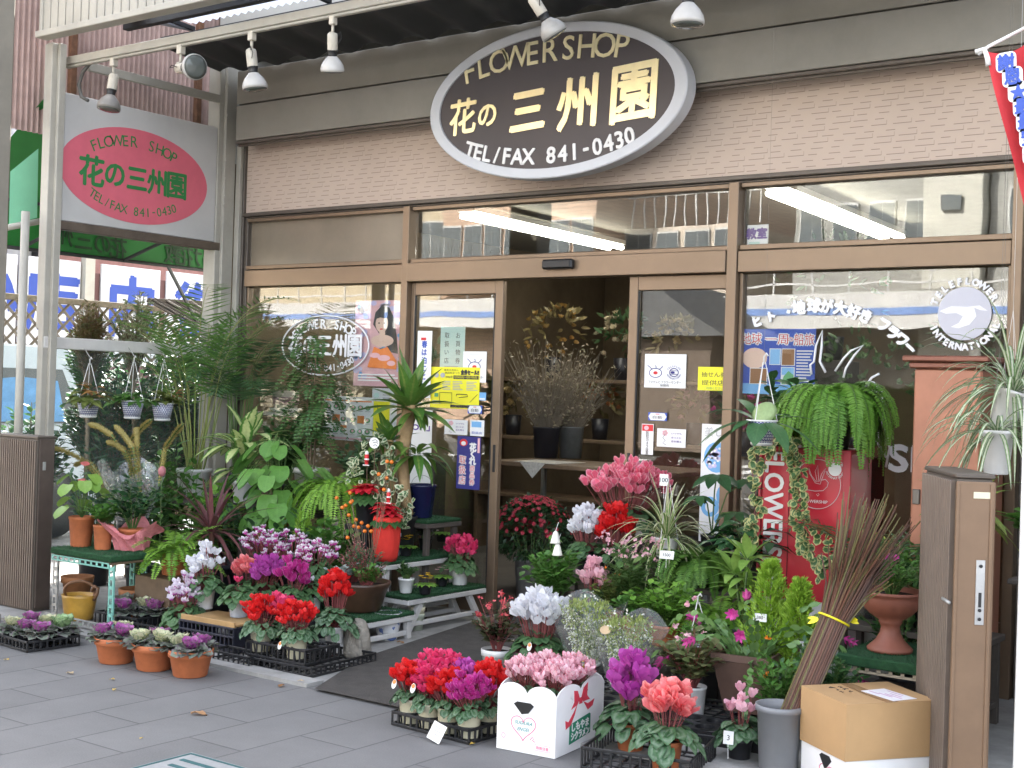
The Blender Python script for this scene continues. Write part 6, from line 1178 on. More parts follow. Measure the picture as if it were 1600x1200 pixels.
# yellow basket and pots under the stand
t = simple('yellow_basket', 'yellow glazed pottery basket with a brown twisted handle under the stand', 'planter', on(123, 968, .0065), .25)
yg = mat('yellow_glaze', (.48, .27, .045), .35, var=.25, scale=7, dirt=.45); b = MB(); b.lathe([(.068, 0), (.078, .012), (.088, .07), (.095, .13), (.10, .145), (.093, .145), (.086, .12), (.06, .02), (0, .02)], 34, wob=lambda a, i: 1+.06*cos(2*a)); b.build('body', yg, t)
b = MB(); b.tube([(.098*cos(a)*1.0+.0, .03*sin(a*2), .13+.09*sin(a)) for a in [pi*k/14 for k in range(15)]], .009, 8); b.tube([(.10, 0, .12), (.125, 0, .16), (.13, 0, .19), (.105, 0, .2), (.085, 0, .17)], .010, 8); b.build('handle', mat('handle_brown', (.20, .10, .05), .6, var=.3), t)
for k, (px, py, lab) in enumerate(((120, 935, 'empty terracotta pot behind the yellow basket'), (213, 900, 'small terracotta pot in the dark under the turf topped stand'))):
    p = at(px, py, -1.62-.05*k); t = simple('terracotta_pot', lab, 'pot', (p.x, p.y, .0065), None, 'empty terracotta pots'); b = MB(); b.lathe([(.06, 0), (.085, .15), (.095, .153), (.098, .19), (.088, .19), (.08, .15), (.05, .02), (0, .02)], 28); b.build('pot', mat('terracotta_old', (.36, .15, .06), .8, var=.25, dirt=.3), t)
# cordyline
t = simple('cordyline', 'spiky dark red strap leaved plant in a large black pot', 'potted plant', Y_(328, 905, -1.28, .10), 0)
b = MB(); b.lathe([(.115, 0), (.12, .01), (.148, .2), (.156, .203), (.157, .23), (.146, .23), (.14, .2)], 30); b.build('pot', mat('pot_charcoal', (.018, .02, .026), .35, var=.3), t); s = MB(); s.lathe([(.14, .195), (0, .205)], 20); s.build('soil', soil_m, t)
L = MB(); rosette(L, (0, 0, .40), 34, .42, .026, .9, (-.1, 1.45), strap, .3, 8); rosette(L, (0, 0, .30), 14, .36, .022, 2.8, (-.1, .4), strap, .3, 8); L.build('foliage', CORD, t); S = MB(); S.tube([(0, 0, .19), (.004, 0, .42)], .016, 10); S.build('stem', mat('cordyline_stem', (.16, .07, .05), .8, var=.3), t)
b = MB(); b.box((0, 0, .046), (.3, .3, .092)); o = b.build('upturned_crate', black_pl); o.location = Y_(328, 905, -1.28, .008); tag(o, 'low black box under the large black pot of the spiky red plant', 'crate')
# filler foliage low at the back of the left display
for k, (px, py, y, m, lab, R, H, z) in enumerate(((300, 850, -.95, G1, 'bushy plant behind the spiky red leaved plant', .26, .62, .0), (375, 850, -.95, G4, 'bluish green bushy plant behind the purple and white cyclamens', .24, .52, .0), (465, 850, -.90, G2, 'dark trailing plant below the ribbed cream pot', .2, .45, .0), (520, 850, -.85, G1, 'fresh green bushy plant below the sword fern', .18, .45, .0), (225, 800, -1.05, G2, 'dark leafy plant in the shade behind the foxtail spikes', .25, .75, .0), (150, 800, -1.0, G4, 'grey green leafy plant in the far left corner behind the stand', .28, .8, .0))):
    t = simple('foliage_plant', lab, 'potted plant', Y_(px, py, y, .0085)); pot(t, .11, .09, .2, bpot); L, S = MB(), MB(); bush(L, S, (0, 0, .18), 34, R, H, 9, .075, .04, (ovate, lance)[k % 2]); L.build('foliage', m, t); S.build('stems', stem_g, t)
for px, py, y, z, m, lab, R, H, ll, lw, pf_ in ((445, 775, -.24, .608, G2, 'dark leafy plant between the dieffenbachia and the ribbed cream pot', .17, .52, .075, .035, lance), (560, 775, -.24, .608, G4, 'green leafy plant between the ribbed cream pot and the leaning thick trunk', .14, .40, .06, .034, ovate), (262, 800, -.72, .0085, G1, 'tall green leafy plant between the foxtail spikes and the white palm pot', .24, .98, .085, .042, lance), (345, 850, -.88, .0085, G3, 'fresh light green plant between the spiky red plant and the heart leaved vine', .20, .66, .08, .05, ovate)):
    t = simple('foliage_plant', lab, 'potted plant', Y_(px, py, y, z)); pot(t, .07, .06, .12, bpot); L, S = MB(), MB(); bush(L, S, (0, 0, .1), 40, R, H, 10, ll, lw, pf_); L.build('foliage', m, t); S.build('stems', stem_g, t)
# hanging honeycomb pots on the side rail
def honey():
    m, N, Lk, Pn = _nodes('honeycomb_pot'); uv = N.new('ShaderNodeUVMap'); mp = N.new('ShaderNodeMapping'); mp.inputs['Scale'].default_value = (26, 7.5, 1); Lk.new(uv.outputs[0], mp.inputs[0]); vo = N.new('ShaderNodeTexVoronoi'); vo.inputs['Scale'].default_value = 1; vo.inputs['Randomness'].default_value = 0
    sp = N.new('ShaderNodeSeparateXYZ'); Lk.new(mp.outputs[0], sp.inputs[0]); fl = N.new('ShaderNodeMath'); fl.operation = 'FLOOR'; Lk.new(sp.outputs[1], fl.inputs[0]); ml = N.new('ShaderNodeMath'); ml.operation = 'MULTIPLY'; ml.inputs[1].default_value = .5; Lk.new(fl.outputs[0], ml.inputs[0]); ad = N.new('ShaderNodeMath'); ad.operation = 'ADD'; Lk.new(ml.outputs[0], ad.inputs[0]); Lk.new(sp.outputs[0], ad.inputs[1]); cb_ = N.new('ShaderNodeCombineXYZ'); Lk.new(ad.outputs[0], cb_.inputs[0]); Lk.new(sp.outputs[1], cb_.inputs[1]); Lk.new(cb_.outputs[0], vo.inputs['Vector'])
    r = N.new('ShaderNodeMapRange'); r.inputs[1].default_value = .36; r.inputs[2].default_value = .42; Lk.new(vo.outputs['Distance'], r.inputs[0]); x = N.new('ShaderNodeMix'); x.data_type = 'RGBA'; x.inputs['A'].default_value = (.05, .055, .20, 1); x.inputs['B'].default_value = (.66, .66, .70, 1); Lk.new(r.outputs[0], x.inputs['Factor']); Lk.new(x.outputs['Result'], Pn.inputs['Base Color']); Pn.inputs['Roughness'].default_value = .35; return m
HONEY = honey()
def hang(label, top, zpot, r, h, group='white honeycomb hanging pots', lm=G1, leafk=None):
    _seed[0] += 1; random.seed(_seed[0]); t = thing('hanging_basket', label, 'hanging basket', (top.x, top.y, zpot), 0, group); H = top.z-zpot
    b = MB(); b.lathe([(r*.70, h*.12), (r, h*.96)], 40); b.build('lattice_pot', HONEY, t); b = MB(); b.lathe([(0, 0), (r*.66, 0), (r*.74, h*.06), (r*.72, h*.13)], 30); b.lathe([(r*1.0, h*.95), (r*1.05, h*.97), (r*1.05, h*1.02), (r*.97, h*1.02), (r*.95, h*.9)], 36); b.build('rim', wpot, t)
    s = MB(); s.lathe([(r*.94, h*.9), (0, h*.93)], 20); s.build('soil', soil_m, t)
    b = MB(); [b.tube([(r*cos(a), r*sin(a), h*.98), (r*.1*cos(a), r*.1*sin(a), H-.04)], .0022, 5) for a in (.5, 2.6, 4.7)]; b.tube([(0, 0, H-.05), (0, 0, H-.015), (.012, 0, H), (.02, 0, H-.012)], .004, 6); b.build('hanger', wpot, t)
    return t
brown_l = leafmat('leaf_withered', (.20, .09, .03), (.26, .13, .04))
for k, (px, py, pb, ys, lab) in enumerate(((132, 558, 652, -1.38, 'white honeycomb hanging pot with partly withered leaves, nearest the square post'), (201, 556, 654, -1.04, 'white honeycomb hanging pot in the middle of the side rail'), (248, 556, 657, -.80, 'white honeycomb hanging pot half hidden by the palm'))):
    p = atx(px, py, -2.318); zp = atx(px, pb, -2.318).z; t = hang(lab, p, zp, .074, .12); L, B_, S = MB(), MB(), MB(); t.location.x = -2.26
    bush(L, S, (0, 0, .10), 12, .16, .12, 4, .11, .055, ovate, .9, hang=.08); L.build('foliage', (G5, G1, G5)[k], t); S.build('stems', stem_g, t)
    if k != 1: bush(B_, S, (.02, .02, .10), 4, .12, .14, 4, .10, .04, ovate, 1.0); B_.build('withered_leaves', brown_l, t)
    rail_b = MB(); rail_b.tube([(0, 0, p.z-zp), (-.06, 0, p.z-zp+.055)], .003, 5); rail_b.build('hook', zinc, t)
# shrubs outside the side rail
def shrub(label, px, py, x, m, R, H, n, ll, lw, prof=ovate, trunk=True, per=12):
    n = int(n*2.4); ll *= 1.25; lw *= 1.35
    p = atx(px, py, x); t = simple('shrub', label, 'shrub', (x, p.y, 0 if x > -3.2 else -.15), None); L, S = MB(), MB(); z0 = p.z-H
    S.tube([(0, 0, 0), (.02, .01, z0*.6), (0, 0, z0+.1)], .018, 8, r2=.012); bush(L, S, (0, 0, max(.1, z0)), n, R, H, per, ll, lw, prof, .4, sr=.004); L.build('foliage', m, t); S.build('branches', bark, t)
shrub('small tree with pale whitish variegated leaves rising above the side rail', 213, 455, -2.72, leafmat('pale_variegated', (.22, .25, .16), (.34, .36, .24)), .20, .62, 36, .04, .018, lance)
shrub('rusty brown tipped conifer beyond the side rail', 142, 468, -2.85, leafmat('rusty_conifer', (.09, .11, .035), (.14, .08, .04)), .15, .6, 44, .045, .010, lance, per=26)
shrub('fresh green bush in front of the lattice fence', 140, 500, -3.05, G1, .18, .6, 44, .04, .018, lance, per=18)
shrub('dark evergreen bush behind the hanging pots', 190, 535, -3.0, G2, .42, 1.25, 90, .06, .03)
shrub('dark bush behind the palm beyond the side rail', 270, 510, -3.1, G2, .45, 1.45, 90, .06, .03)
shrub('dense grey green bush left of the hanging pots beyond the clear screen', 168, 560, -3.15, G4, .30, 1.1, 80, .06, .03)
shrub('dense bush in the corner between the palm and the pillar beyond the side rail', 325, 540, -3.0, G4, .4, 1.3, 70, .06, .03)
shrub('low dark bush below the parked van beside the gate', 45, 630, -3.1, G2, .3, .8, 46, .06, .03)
# ================================================================== RIGHT DISPLAY
# chrysanthemum in the doorway
p = on(818, 947, .016); t = simple('chrysanthemum', 'big dome of dark red chrysanthemums in a grey bucket in the doorway', 'potted plant', (p.x+.02, p.y+.05, .021), 0)
b = MB(); b.lathe([(.085, 0), (.09, .006), (.112, .28), (.118, .285), (.118, .3), (.11, .3), (.105, .28), (.08, .02), (0, .02)], 30); b.build('bucket', mat('grey_bucket', (.14, .135, .13), .45, var=.15), t)
L, F, S = MB(), MB(), MB()
for k in range(1500):
    d = (rv()+V((0, 0, .25))).normalized(); rr = .25*random.uniform(.75, 1); q = V((d.x*rr, d.y*rr, .46+d.z*rr*(.95 if d.z > 0 else .75))); L.leaf(q, d+rv(.7), rv(), .045, .02, ovate, .3, seg=2)
for k in range(330):
    d = (rv()+V((0, 0, 1.0))).normalized(); 
    if d.z < .05: continue
    q = V((d.x*.26, d.y*.26, .46+d.z*.245)); c = random.random()
    for j in range(9): F.leaf(q, d*.5+(d.orthogonal().normalized()*cos(j*.7)+d.cross(d.orthogonal().normalized())*sin(j*.7)), d, .019, .008, lance, 0, 0, 2, r=c)
for k in range(14): a = k*.45; S.tube([(.05*cos(a), .05*sin(a), .26), (.14*cos(a), .14*sin(a), .46)], .004, 5)
L.build('foliage', leafmat('mum_leaf', (.012, .035, .012), (.022, .055, .018)), t); F.build('flowers', leafmat('mum_red', (.20, .012, .025), (.34, .03, .05), vein=0), t); S.build('stems', stem_g, t)
# tray of cyclamens at the front
rz = -.06
ft = tray('black ring tray with eight cream potted cyclamens at the front of the doorway', (1.575, -2.31, .002), .43, .24, .06, rz, cells=(4, 2))
cr, sr = cos(rz), sin(rz)
for k, (i, j, pm, lab) in enumerate(((0, 0, 'red', 'red cyclamen in a cream pot at the front left corner of the eight pot tray'), (1, 0, 'rose', 'crimson pink cyclamen second along the front of the eight pot tray'), (2, 0, 'red', 'red cyclamen third along the front of the eight pot tray, behind the price card'), (3, 0, 'mag', 'purple magenta cyclamen at the front right corner of the eight pot tray'), (0, 1, 'rose', 'rose cyclamen at the back left of the eight pot tray'), (1, 1, 'rose', 'tall crimson cyclamen second along the back of the eight pot tray'), (2, 1, 'pur', 'violet cyclamen third along the back of the eight pot tray'), (3, 1, 'red', 'red cyclamen at the back right of the eight pot tray beside the gift box'))):
    x, y = -.43/2+.43*(i+.5)/4, -.24/2+.24*(j+.5)/2; t = cyclamen(lab, (1.575+x*cr-y*sr, -2.31+x*sr+y*cr, .013), pm, (.050, .041, .10, cpot), .078, .05, 46, .040, .072, .155+(.02 if j else 0), 34, .034, pick=(-.03, -.075, .165) if k in (0, 1) else None)
    if k in (0, 1): t.rotation_euler = (0, 0, 0)
cd = thing('price_card', 'white handwritten price card leaning on the front of the eight pot tray', 'price card', on(682, 1160, .002), -.06); b = MB(); R = Matrix.Rotation(-.45, 3, 'X') @ Matrix.Rotation(.2, 3, 'Y'); b.box((0, 0, .04), (.075, .0012, .072), R, .0003); b.build('card', mat('card_white', (.76, .76, .74)), cd)
b = MB(); [b.box(V((0, 0, .04))+R@V((.004*k, -.001, .018-.014*k)), (.045-.006*k, .0006, .005), R, .0002) for k in range(3)]; b.build('writing', ink('g', PAL['g']), cd)
# white gift box with scalloped rim
gx = thing('gift_box', 'white scalloped cardboard box with heart and red bow prints holding pale pink cyclamens', 'box', (2.0, -2.19, .002), .09)
card_w = mat('card_board_white', (.78, .77, .76), .6, var=.03); W2, D2, H2 = .262, .40, .265
def scal(w, n): return [(-w/2, 0), (w/2, 0)] + [(w/2-w*i/(n*12), H2-.035+.035*abs(sin(pi*i/12))**.6) for i in range(n*12+1)]
for nm, w, n, X_, o_ in (('front', W2, 2, (1, 0, 0), (0, -D2/2, 0)), ('back', W2, 2, (1, 0, 0), (0, D2/2-.004, 0)), ('right_panel', D2-.0085, 2, (0, 1, 0), (W2/2-.004, 0, 0)), ('left_panel', D2-.0085, 2, (0, 1, 0), (-W2/2, 0, 0))):
    b = MB(); Xv = V(X_); b.prism(scal(w, n), 0, .004 if X_[1] else -.004, Xv, V((0, 0, 1)), V(o_)); b.build('panel', card_w, gx)
b = MB(); b.box((0, 0, .004), (W2-.01, D2-.01, .006)); b.build('base', card_w, gx)
b = MB(); b.box((0, 0, .17), (W2-.02, D2-.02, .004)); b.build('inner_sheet', mat('kraft', (.32, .20, .10), .8, var=.1), gx)
GF = facing((0, -D2/2-.0005, 0)); GS = frame((W2/2+.0005, 0, 0), (0, 1, 0), (0, 0, 1))
def strokes(b, Mx, pts, r, cl=False): b.tube([Mx @ V((x, y, 0)) for x, y in pts], r, 6, closed=cl)
hrt = [(.055*(16*sin(a)**3)/16, .052*(13*cos(a)-5*cos(2*a)-2*cos(3*a)-cos(4*a))/16) for a in [2*pi*k/40 for k in range(40)]]
b = MB(); strokes(b, GF @ Matrix.Translation((-.012, .10, 0)), hrt, .0016, True); strokes(b, GF @ Matrix.Translation((.02, .055, 0)), [(0, 0), (.01, .012), (.018, .004), (.008, .0), (.022, -.006)], .0014); strokes(b, GF @ Matrix.Translation((-.10, .055, 0)), [(.008*cos(k*.52), .010*sin(k*.52)) for k in range(12)], .001, True); strokes(b, GF @ Matrix.Translation((.075, .03, 0)), [(-.033, -.011), (.033, -.011), (.033, .011), (-.033, .011)], .0007, True); b.text('取扱注意', .014, GF @ Matrix.Translation((.075, .03, 0))); b.build('heart_print', mat('print_rosepink', (.72, .16, .28), .6, var=.03), gx)
b = MB(); b.text('SUGIURA', .019, GF @ Matrix.Translation((-.012, .115, 0)), sh=.3); b.text('ENGEI', .019, GF @ Matrix.Translation((-.012, .09, 0)), sh=.3); b.build('lettering', ink('teal', (.05, .26, .25)), gx)
b = MB(); b.prism([(-.045, .185), (-.03, .195), (.03, .195), (.045, .185), (.022, .155), (-.008, .148)], 0, .0012, V((1, 0, 0)), V((0, 0, 1)), V((-.012, -D2/2-.001, 0))); b.build('hand_hole', black_pl, gx)
b = MB(); Bx = lambda p: b.prism([(x, y) for x, y in p], .0002, .0012, V((0, 1, 0)), V((0, 0, 1)), V((W2/2, 0, 0)))
for q in ([(.0, .195), (.02, .235), (.055, .25), (.05, .2), (.075, .18), (.02, .18)], [(-.01, .195), (-.03, .23), (-.06, .235), (-.055, .19), (-.08, .165), (-.03, .175)], [(.02, .18), (.06, .165), (.115, .175), (.10, .15), (.06, .14)], [(-.03, .178), (-.06, .15), (-.1, .12), (-.125, .13), (-.12, .095), (-.08, .105), (-.05, .14)], [(-.015, .175), (.012, .175), (.012, .2), (-.015, .2)]): Bx(q)
b.build('bow_print', mat('print_bowred', (.62, .05, .08), .6, var=.2, scale=70), gx)
b = MB(); b.prism([(-.09, .03), (.085, .045), (.085, .12), (.075, .125), (-.085, .108), (-.09, .1)], .0002, .001, V((0, 1, 0)), V((0, 0, 1)), V((W2/2, 0, 0))); b.build('label_print', mat('print_dkgreen2', (.02, .20, .11), .6), gx)
b = MB(); b.text('しもやま', .036, GS @ Matrix.Translation((-.0, .093, .0008)), .0015, width=.14); b.text('シクラメン', .036, GS @ Matrix.Translation((-.0, .058, .0008)), .0015, width=.15); b.build('label_lettering', white_pl, gx)
cb_, sb_ = cos(.09), sin(.09)
for k, (x, y) in enumerate(((-.06, -.11), (.06, -.1), (-.06, .03), (.06, .05))):
    t = cyclamen(('pale pink frilled cyclamen at the front left inside the gift box', 'pale pink frilled cyclamen at the front right inside the gift box', 'pale pink frilled cyclamen at the back left inside the gift box', 'pale pink frilled cyclamen at the back right of the gift box beside the yellow flowers')[k], (2.0+x*cb_-y*sb_, -2.19+x*sb_+y*cb_, .1735), 'pale', (.045, .038, .05, cpot), .07, .035, 36, .035, .07, .115, 32, .034)
t = simple('yellow_flowers', 'small bunch of yellow flowers at the back corner of the gift box', 'flowers', (2.03, -2.02, .1735)); F, S = MB(), MB()
for k in range(50): c = rv(.032)+V((0, 0, .125)); S.tube([(0, 0, 0), c], .0012, 4, cap=False); [F.leaf(c, az(j*1.3, .4), (0, 0, 1), .012, .01, roundl, seg=2) for j in range(5)]
F.build('flowers', P['yel'], t); S.build('stems', stem_g, t)
# begonia and white cyclamen on black trays
tray('black tray under the red flowered begonia', (1.15, -1.30, .0065), .42, .34, .03, .1)
t = simple('begonia', 'begonia with dark leaves and small red flowers in a white ribbed pot', 'begonia', (1.085, -1.33, .02), 0)
pot(t, .078, .055, .11, wpot, lip=.7); L, S, F = MB(), MB(), MB(); bush(L, S, (0, 0, .10), 28, .14, .24, 6, .065, .05, ovate, .6)
for k in range(24):
    a = random.random()*6.3; q = .12*sqrt(random.random()); c = V((cos(a)*q, sin(a)*q, .26+random.uniform(0, .11))); S.tube([(0, 0, .12), c], .0015, 4, cap=False); [F.leaf(c+rv(.008), rv()+V((0, 0, .4)), rv(), .017, .015, roundl, seg=2) for _ in range(5)]
L.build('foliage', leafmat('begonia_dark', (.045, .06, .03), (.09, .085, .045), rough=.25), t); S.build('stems', stem_r, t); F.build('blossoms', leafmat('begonia_red', (.55, .05, .07), (.7, .15, .16), vein=0), t)
tray('black tray under the white cyclamen and the film wrapped bouquets', (1.52, -1.30, .0066), .56, .46, .035, .05)
cyclamen('large pure white cyclamen with dark leaves in the middle of the display', (1.32, -1.30, .02), 'white', (.07, .055, .11, bpot), .17, .11, 110, .058, .10, .29, 34, .058, cyl_leaf2, z0=.17, pick=(.03, -.13, .17)).rotation_euler = (0, 0, 0)
# film wrapped plants of tiny white flowers
GY = leafmat('tiny_white', (.66, .68, .55), (.78, .78, .72), vein=0); GL = leafmat('tiny_leaf', (.17, .22, .06), (.26, .30, .10), vein=0)
cel2 = film('cellophane_clear', (.97, .98, .97), .03, .16, haze=.07, wrinkle=6)
for k, (x, y, lab, rm) in enumerate(((1.63, -1.36, 'tiny white flowers in a clear film cone, left one of the pair, maroon pot', 'maroon'), (1.90, -1.46, 'tiny white flowers in a clear film cone, right one of the pair, white rimmed pot', 'blueg'))):
    t = simple('wrapped_bouquet', lab, 'potted plant', (x, y, .045 if k == 0 else .012), 0, 'film wrapped flower pots')
    pot(t, .065, .05, .10, mat('pot_maroon', (.10, .025, .03), .35) if k == 0 else mat('pot_violet', (.12, .09, .16), .35)); b = MB(); b.lathe([(.064, .092), (.068, .094), (.068, .104), (.063, .104)], 26); b.build('rim', wpot, t)
    F, L, S = MB(), MB(), MB()
    for i in range(1500):
        z = random.random(); a = random.random()*6.3; r = (.055+.085*z)*sqrt(random.random()); c = V((cos(a)*r, sin(a)*r, .11+.22*z+.05*random.random()*z))
        if random.random() < .62*(1.15-z): F.dia(c, rv(), rv(), .011, .009); F.dia(c, rv(), rv(), .011, .009)
        else: L.leaf(c, rv(.8)+V((0, 0, .8)), rv(), .022, .007, lance, seg=2)
    for i in range(26): a = i*2.4; S.tube([(0, 0, .09), (.08*cos(a), .08*sin(a), .27+.08*random.random())], .0014, 4, cap=False); q = V((.07*cos(a), .07*sin(a), .36)); [L.leaf(q+rv(.02), rv(.6)+V((0, 0, 1)), rv(), .028, .008, lance, seg=2) for _ in range(7)]
    for i in range(10): q = V((random.uniform(-.08, .08), random.uniform(-.06, .06), .38+random.uniform(-.03, .05))); [F.dia(q+rv(.004), rv(), rv(), .012, .01) for _ in range(3)]
    F.build('tiny_flowers', GY, t); L.build('foliage', GL, t); S.build('stems', stem_g, t); cello(t, .062, .185, .06, .37, k*2+1, m=cel2)
    if k: b = MB(); b.prism(ellipse(.028, .02, 18), 0, .001, V((1, 0, 0)), V((0, .4, 1)).normalized(), V((-.05, -.10, .34))); b.build('plant_tag', mat('tag_kraft', (.5, .36, .22), .7), t)
# tiers at the back right
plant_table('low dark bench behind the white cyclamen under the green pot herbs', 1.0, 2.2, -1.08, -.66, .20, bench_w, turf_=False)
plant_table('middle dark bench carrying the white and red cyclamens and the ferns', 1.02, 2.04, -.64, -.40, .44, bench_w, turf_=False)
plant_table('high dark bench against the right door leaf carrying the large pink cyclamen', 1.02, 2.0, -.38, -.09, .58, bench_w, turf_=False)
p = Y_(972, 840, -.26, .584); cyclamen('very large pink cyclamen against the right door leaf', (p.x, -.26, .584), 'pink', (.08, .065, .12, terra_dk), .22, .10, 130, .075, .20, .31, 60, .06, cyl_leaf2, z0=.17)
p = Y_(915, 885, -.56, .444); cyclamen('white cyclamen beside the red one below the large pink cyclamen', (p.x, -.56, .444), 'white', (.055, .045, .10, bpot), .12, .07, 60, .05, .075, .24, 40, .046, cyl_leaf2, z0=.09)
p = Y_(960, 880, -.56, .444); cyclamen('red cyclamen beside the white one below the large pink cyclamen', (p.x, -.56, .444), 'red', (.055, .045, .10, bpot), .12, .07, 60, .05, .075, .26, 34, .052, cyl_leaf2, z0=.09)
p = Y_(925, 945, -.86, .204); t = cyclamen('soft pink cyclamen in a pale blue grey pot under the white and red cyclamens', (p.x, -.86, .204), 'lpink', (.06, .048, .115, gpot), .11, .08, 50, .05, .055, .23, 14, .05)
# spider plant
p = Y_(1040, 880, -.55, .444); t = simple('spider_plant', 'pale striped spider plant in a small white hanging pot beside the large pink cyclamen', 'spider plant', (p.x, -.55, .444), 0); b = MB(); b.lathe([(.03, 0), (.05, .0), (.05, .12)], 20); b.build('upturned_pot', bpot, t)
s_ = MB(); s_.lathe([(.045, .121), (.048, .125), (.062, .215), (.064, .225), (.058, .225), (.055, .2), (0, .2)], 26); s_.build('pot', wpot, t); L = MB(); rosette(L, (0, 0, .21), 70, .36, .016, 1.9, (.1, 1.5), strap, .35, 9); L.build('foliage', SPID, t)
b = MB(); [b.tube([(.06*cos(a), .06*sin(a), .21), (.01*cos(a), .01*sin(a), .50)], .0022, 5) for a in (.5, 2.6, 4.7)]; b.tube([(0, 0, .49), (0, 0, .53)], .005, 6); b.build('hanger', wpot, t); card(t, (-.02, -.01, .52), .045, .06, 0, .3, txt='100')
# pachira
p = Y_(1112, 850, -.36, .584); t = simple('money_tree', 'slender plant with palmate dark leaves in front of the long flower strip poster', 'potted plant', (p.x, -.36, .584), 0); pot(t, .06, .05, .1, bpot); L, S = MB(), MB(); loc = t.location
for px, py, y, n, l in ((1120, 742, -.40, 7, .17), (1150, 800, -.33, 6, .12), (1092, 775, -.5, 5, .11), (1168, 690+60, -.30, 6, .12)):
    c = at(px, py, y)-loc; S.tube([(0, 0, .09), V((c.x*.4, c.y*.4, c.z*.6+.08)), c], .004, 5, cap=False)
    for k in range(n): a = k*2*pi/n+.4; L.leaf(c, az(a, -.12)+V((0, -.15, 0)), (0, -.35, 1), l*random.uniform(.85, 1.1), l*.42, lance, .7, .15, 6)
L.build('foliage', leafmat('pachira_leaf', (.022, .065, .025), (.035, .09, .032), rough=.28), t); S.build('stems', stem_g, t)
# herbs and ferns
def herb(name, label, cat, px, py, y, z, pt, n, R, H, per, ll, lw, m, prof=ovate, grp=None, **k):
    p = Y_(px, py, y, z); t = simple(name, label, cat, p, None, grp); pot(t, *pt); L, S = MB(), MB(); bush(L, S, (0, 0, pt[2]*.9), n, R, H, per, ll, lw, prof, **k); L.build('foliage', m, t); S.build('stems', stem_g, t); return t
t = herb('pepper_plant', 'tall pointed green climbing plant with dangling white paper bells beside the dark red chrysanthemums', 'potted plant', 865, 962, -.88, .204, (.075, .06, .12, bpot), 44, .19, .30, 10, .06, .035, G1)
loc = t.location; S2, L2 = MB(), MB()
for px, py in ((853, 838), (873, 830)):
    q = at(px, py, -.88)-loc; S2.tube([(0, 0, .12), V((q.x*.6, q.y, q.z*.5)), q], .002, 5); [L2.leaf(V((q.x*.8, 0, .25)).lerp(q, random.random())+rv(.015), rv()+V((0, 0, -.2)), rv(), .035, .022, ovate, seg=3) for _ in range(26)]
L2.build('climbing_shoots', G1, t); S2.build('support_canes', stem_g, t)
def bell(label, px, py): p = at(px, py, -.96); t = thing('paper_bell', label, 'ornament', p, .3, 'white paper bells'); b = MB(); b.lathe([(.028, -.035), (.024, -.025), (.018, .0), (.012, .02), (.004, .028), (0, .03)], 18); b.build('bell', mat('paper_bell', (.76, .74, .66), .6, var=.04), t); b = MB(); b.tube([(0, 0, .028), (.005, .03, .07)], .0015, 4); b.build('string', white_pl, t)
bell('white paper bell, lower one hanging on the climbing plant', 871, 857); bell('white paper bell, upper one hanging on the climbing plant', 868, 838)
t = herb('chilli_plant', 'low green plant with tiny orange fruits behind the film wrapped bouquets', 'potted plant', 955, 955, -.82, .204, (.06, .05, .1, terra), 34, .12, .22, 8, .045, .022, G5); F = MB(); [F.lathe([(0, -.008), (.007, 0), (0, .01)], 8, rv(.09)+V((0, -.03, .24))) for _ in range(9)]; F.build('fruits', mat('orange_berry', (.68, .17, .015), .3), t)
t = herb('begonia', 'airy begonia with scattered pink blossoms between the spider plant and the herbs', 'begonia', 985, 935, -.74, .204, (.07, .055, .11, terra_dk), 40, .19, .34, 8, .055, .042, leafmat('begonia_green', (.06, .13, .035), (.10, .16, .05), rough=.28)); F = MB()
for k in range(60): a = random.random()*6.3; q = .19*sqrt(random.random()); c = V((cos(a)*q, sin(a)*q, .38+random.uniform(-.02, .1))); [F.leaf(c+rv(.006), rv(), rv(), .017, .015, roundl, seg=2) for _ in range(4)]
F.build('blossoms', P['lpink'], t)
herb('mint_plant', 'mound of fresh round leaved green mint in front of the begonia', 'potted plant', 1040, 985, -.98, .204, (.08, .065, .10, terra), 60, .20, .22, 10, .042, .034, G3, roundl)
herb('mint_plant', 'smaller mound of round leaved mint left of the hanging white cords', 'potted plant', 995, 985, -.98, .204, (.06, .05, .08, terra), 34, .12, .17, 9, .04, .032, G1, roundl)
p = Y_(1090, 930, -.58, .444); t = simple('sword_fern', 'wide green sword fern with a white price card in the middle of the right display', 'fern', (p.x, -.58, .444), 0); pot(t, .085, .07, .12, bpot); fern(t, (0, 0, .12), 60, .34, .055, .012, fern_d, 1.7, 28, el=(.0, 1.25)); t.rotation_euler = (0, 0, 0); card(t, (-.05, -.24, .17), .075, .04, -.25, .1, txt='1500')
p = Y_(1120, 960, -.82, .204); t = simple('sword_fern', 'drooping green fern below the one with the price card', 'fern', (p.x, -.82, .204), 0); pot(t, .085, .07, .14, bpot); fern(t, (0, 0, .14), 50, .34, .05, .012, fern_m, 2.0, 26, el=(.1, 1.3))
p = Y_(1165, 930, -.62, .444); t = simple('rubber_plant', 'broad glossy dark leaved plant left of the red cabinet', 'potted plant', (p.x, -.62, .444), 0); pot(t, .08, .065, .12, bpot); L, S = MB(), MB(); bush(L, S, (0, 0, .11), 9, .15, .34, 5, .20, .075, lance, 1.1, out=.9, wave=.03); L.build('foliage', leafmat('glossy_dark', (.018, .055, .022), (.03, .085, .03)), t); S.build('stems', stem_g, t)
p = Y_(1160, 965, -.90, .204); t = simple('dracaena', 'light green plant with upright twisting pointed leaves left of the lime conifers', 'potted plant', (p.x, -.9, .204), 0); pot(t, .07, .06, .12, bpot); L, S = MB(), MB()
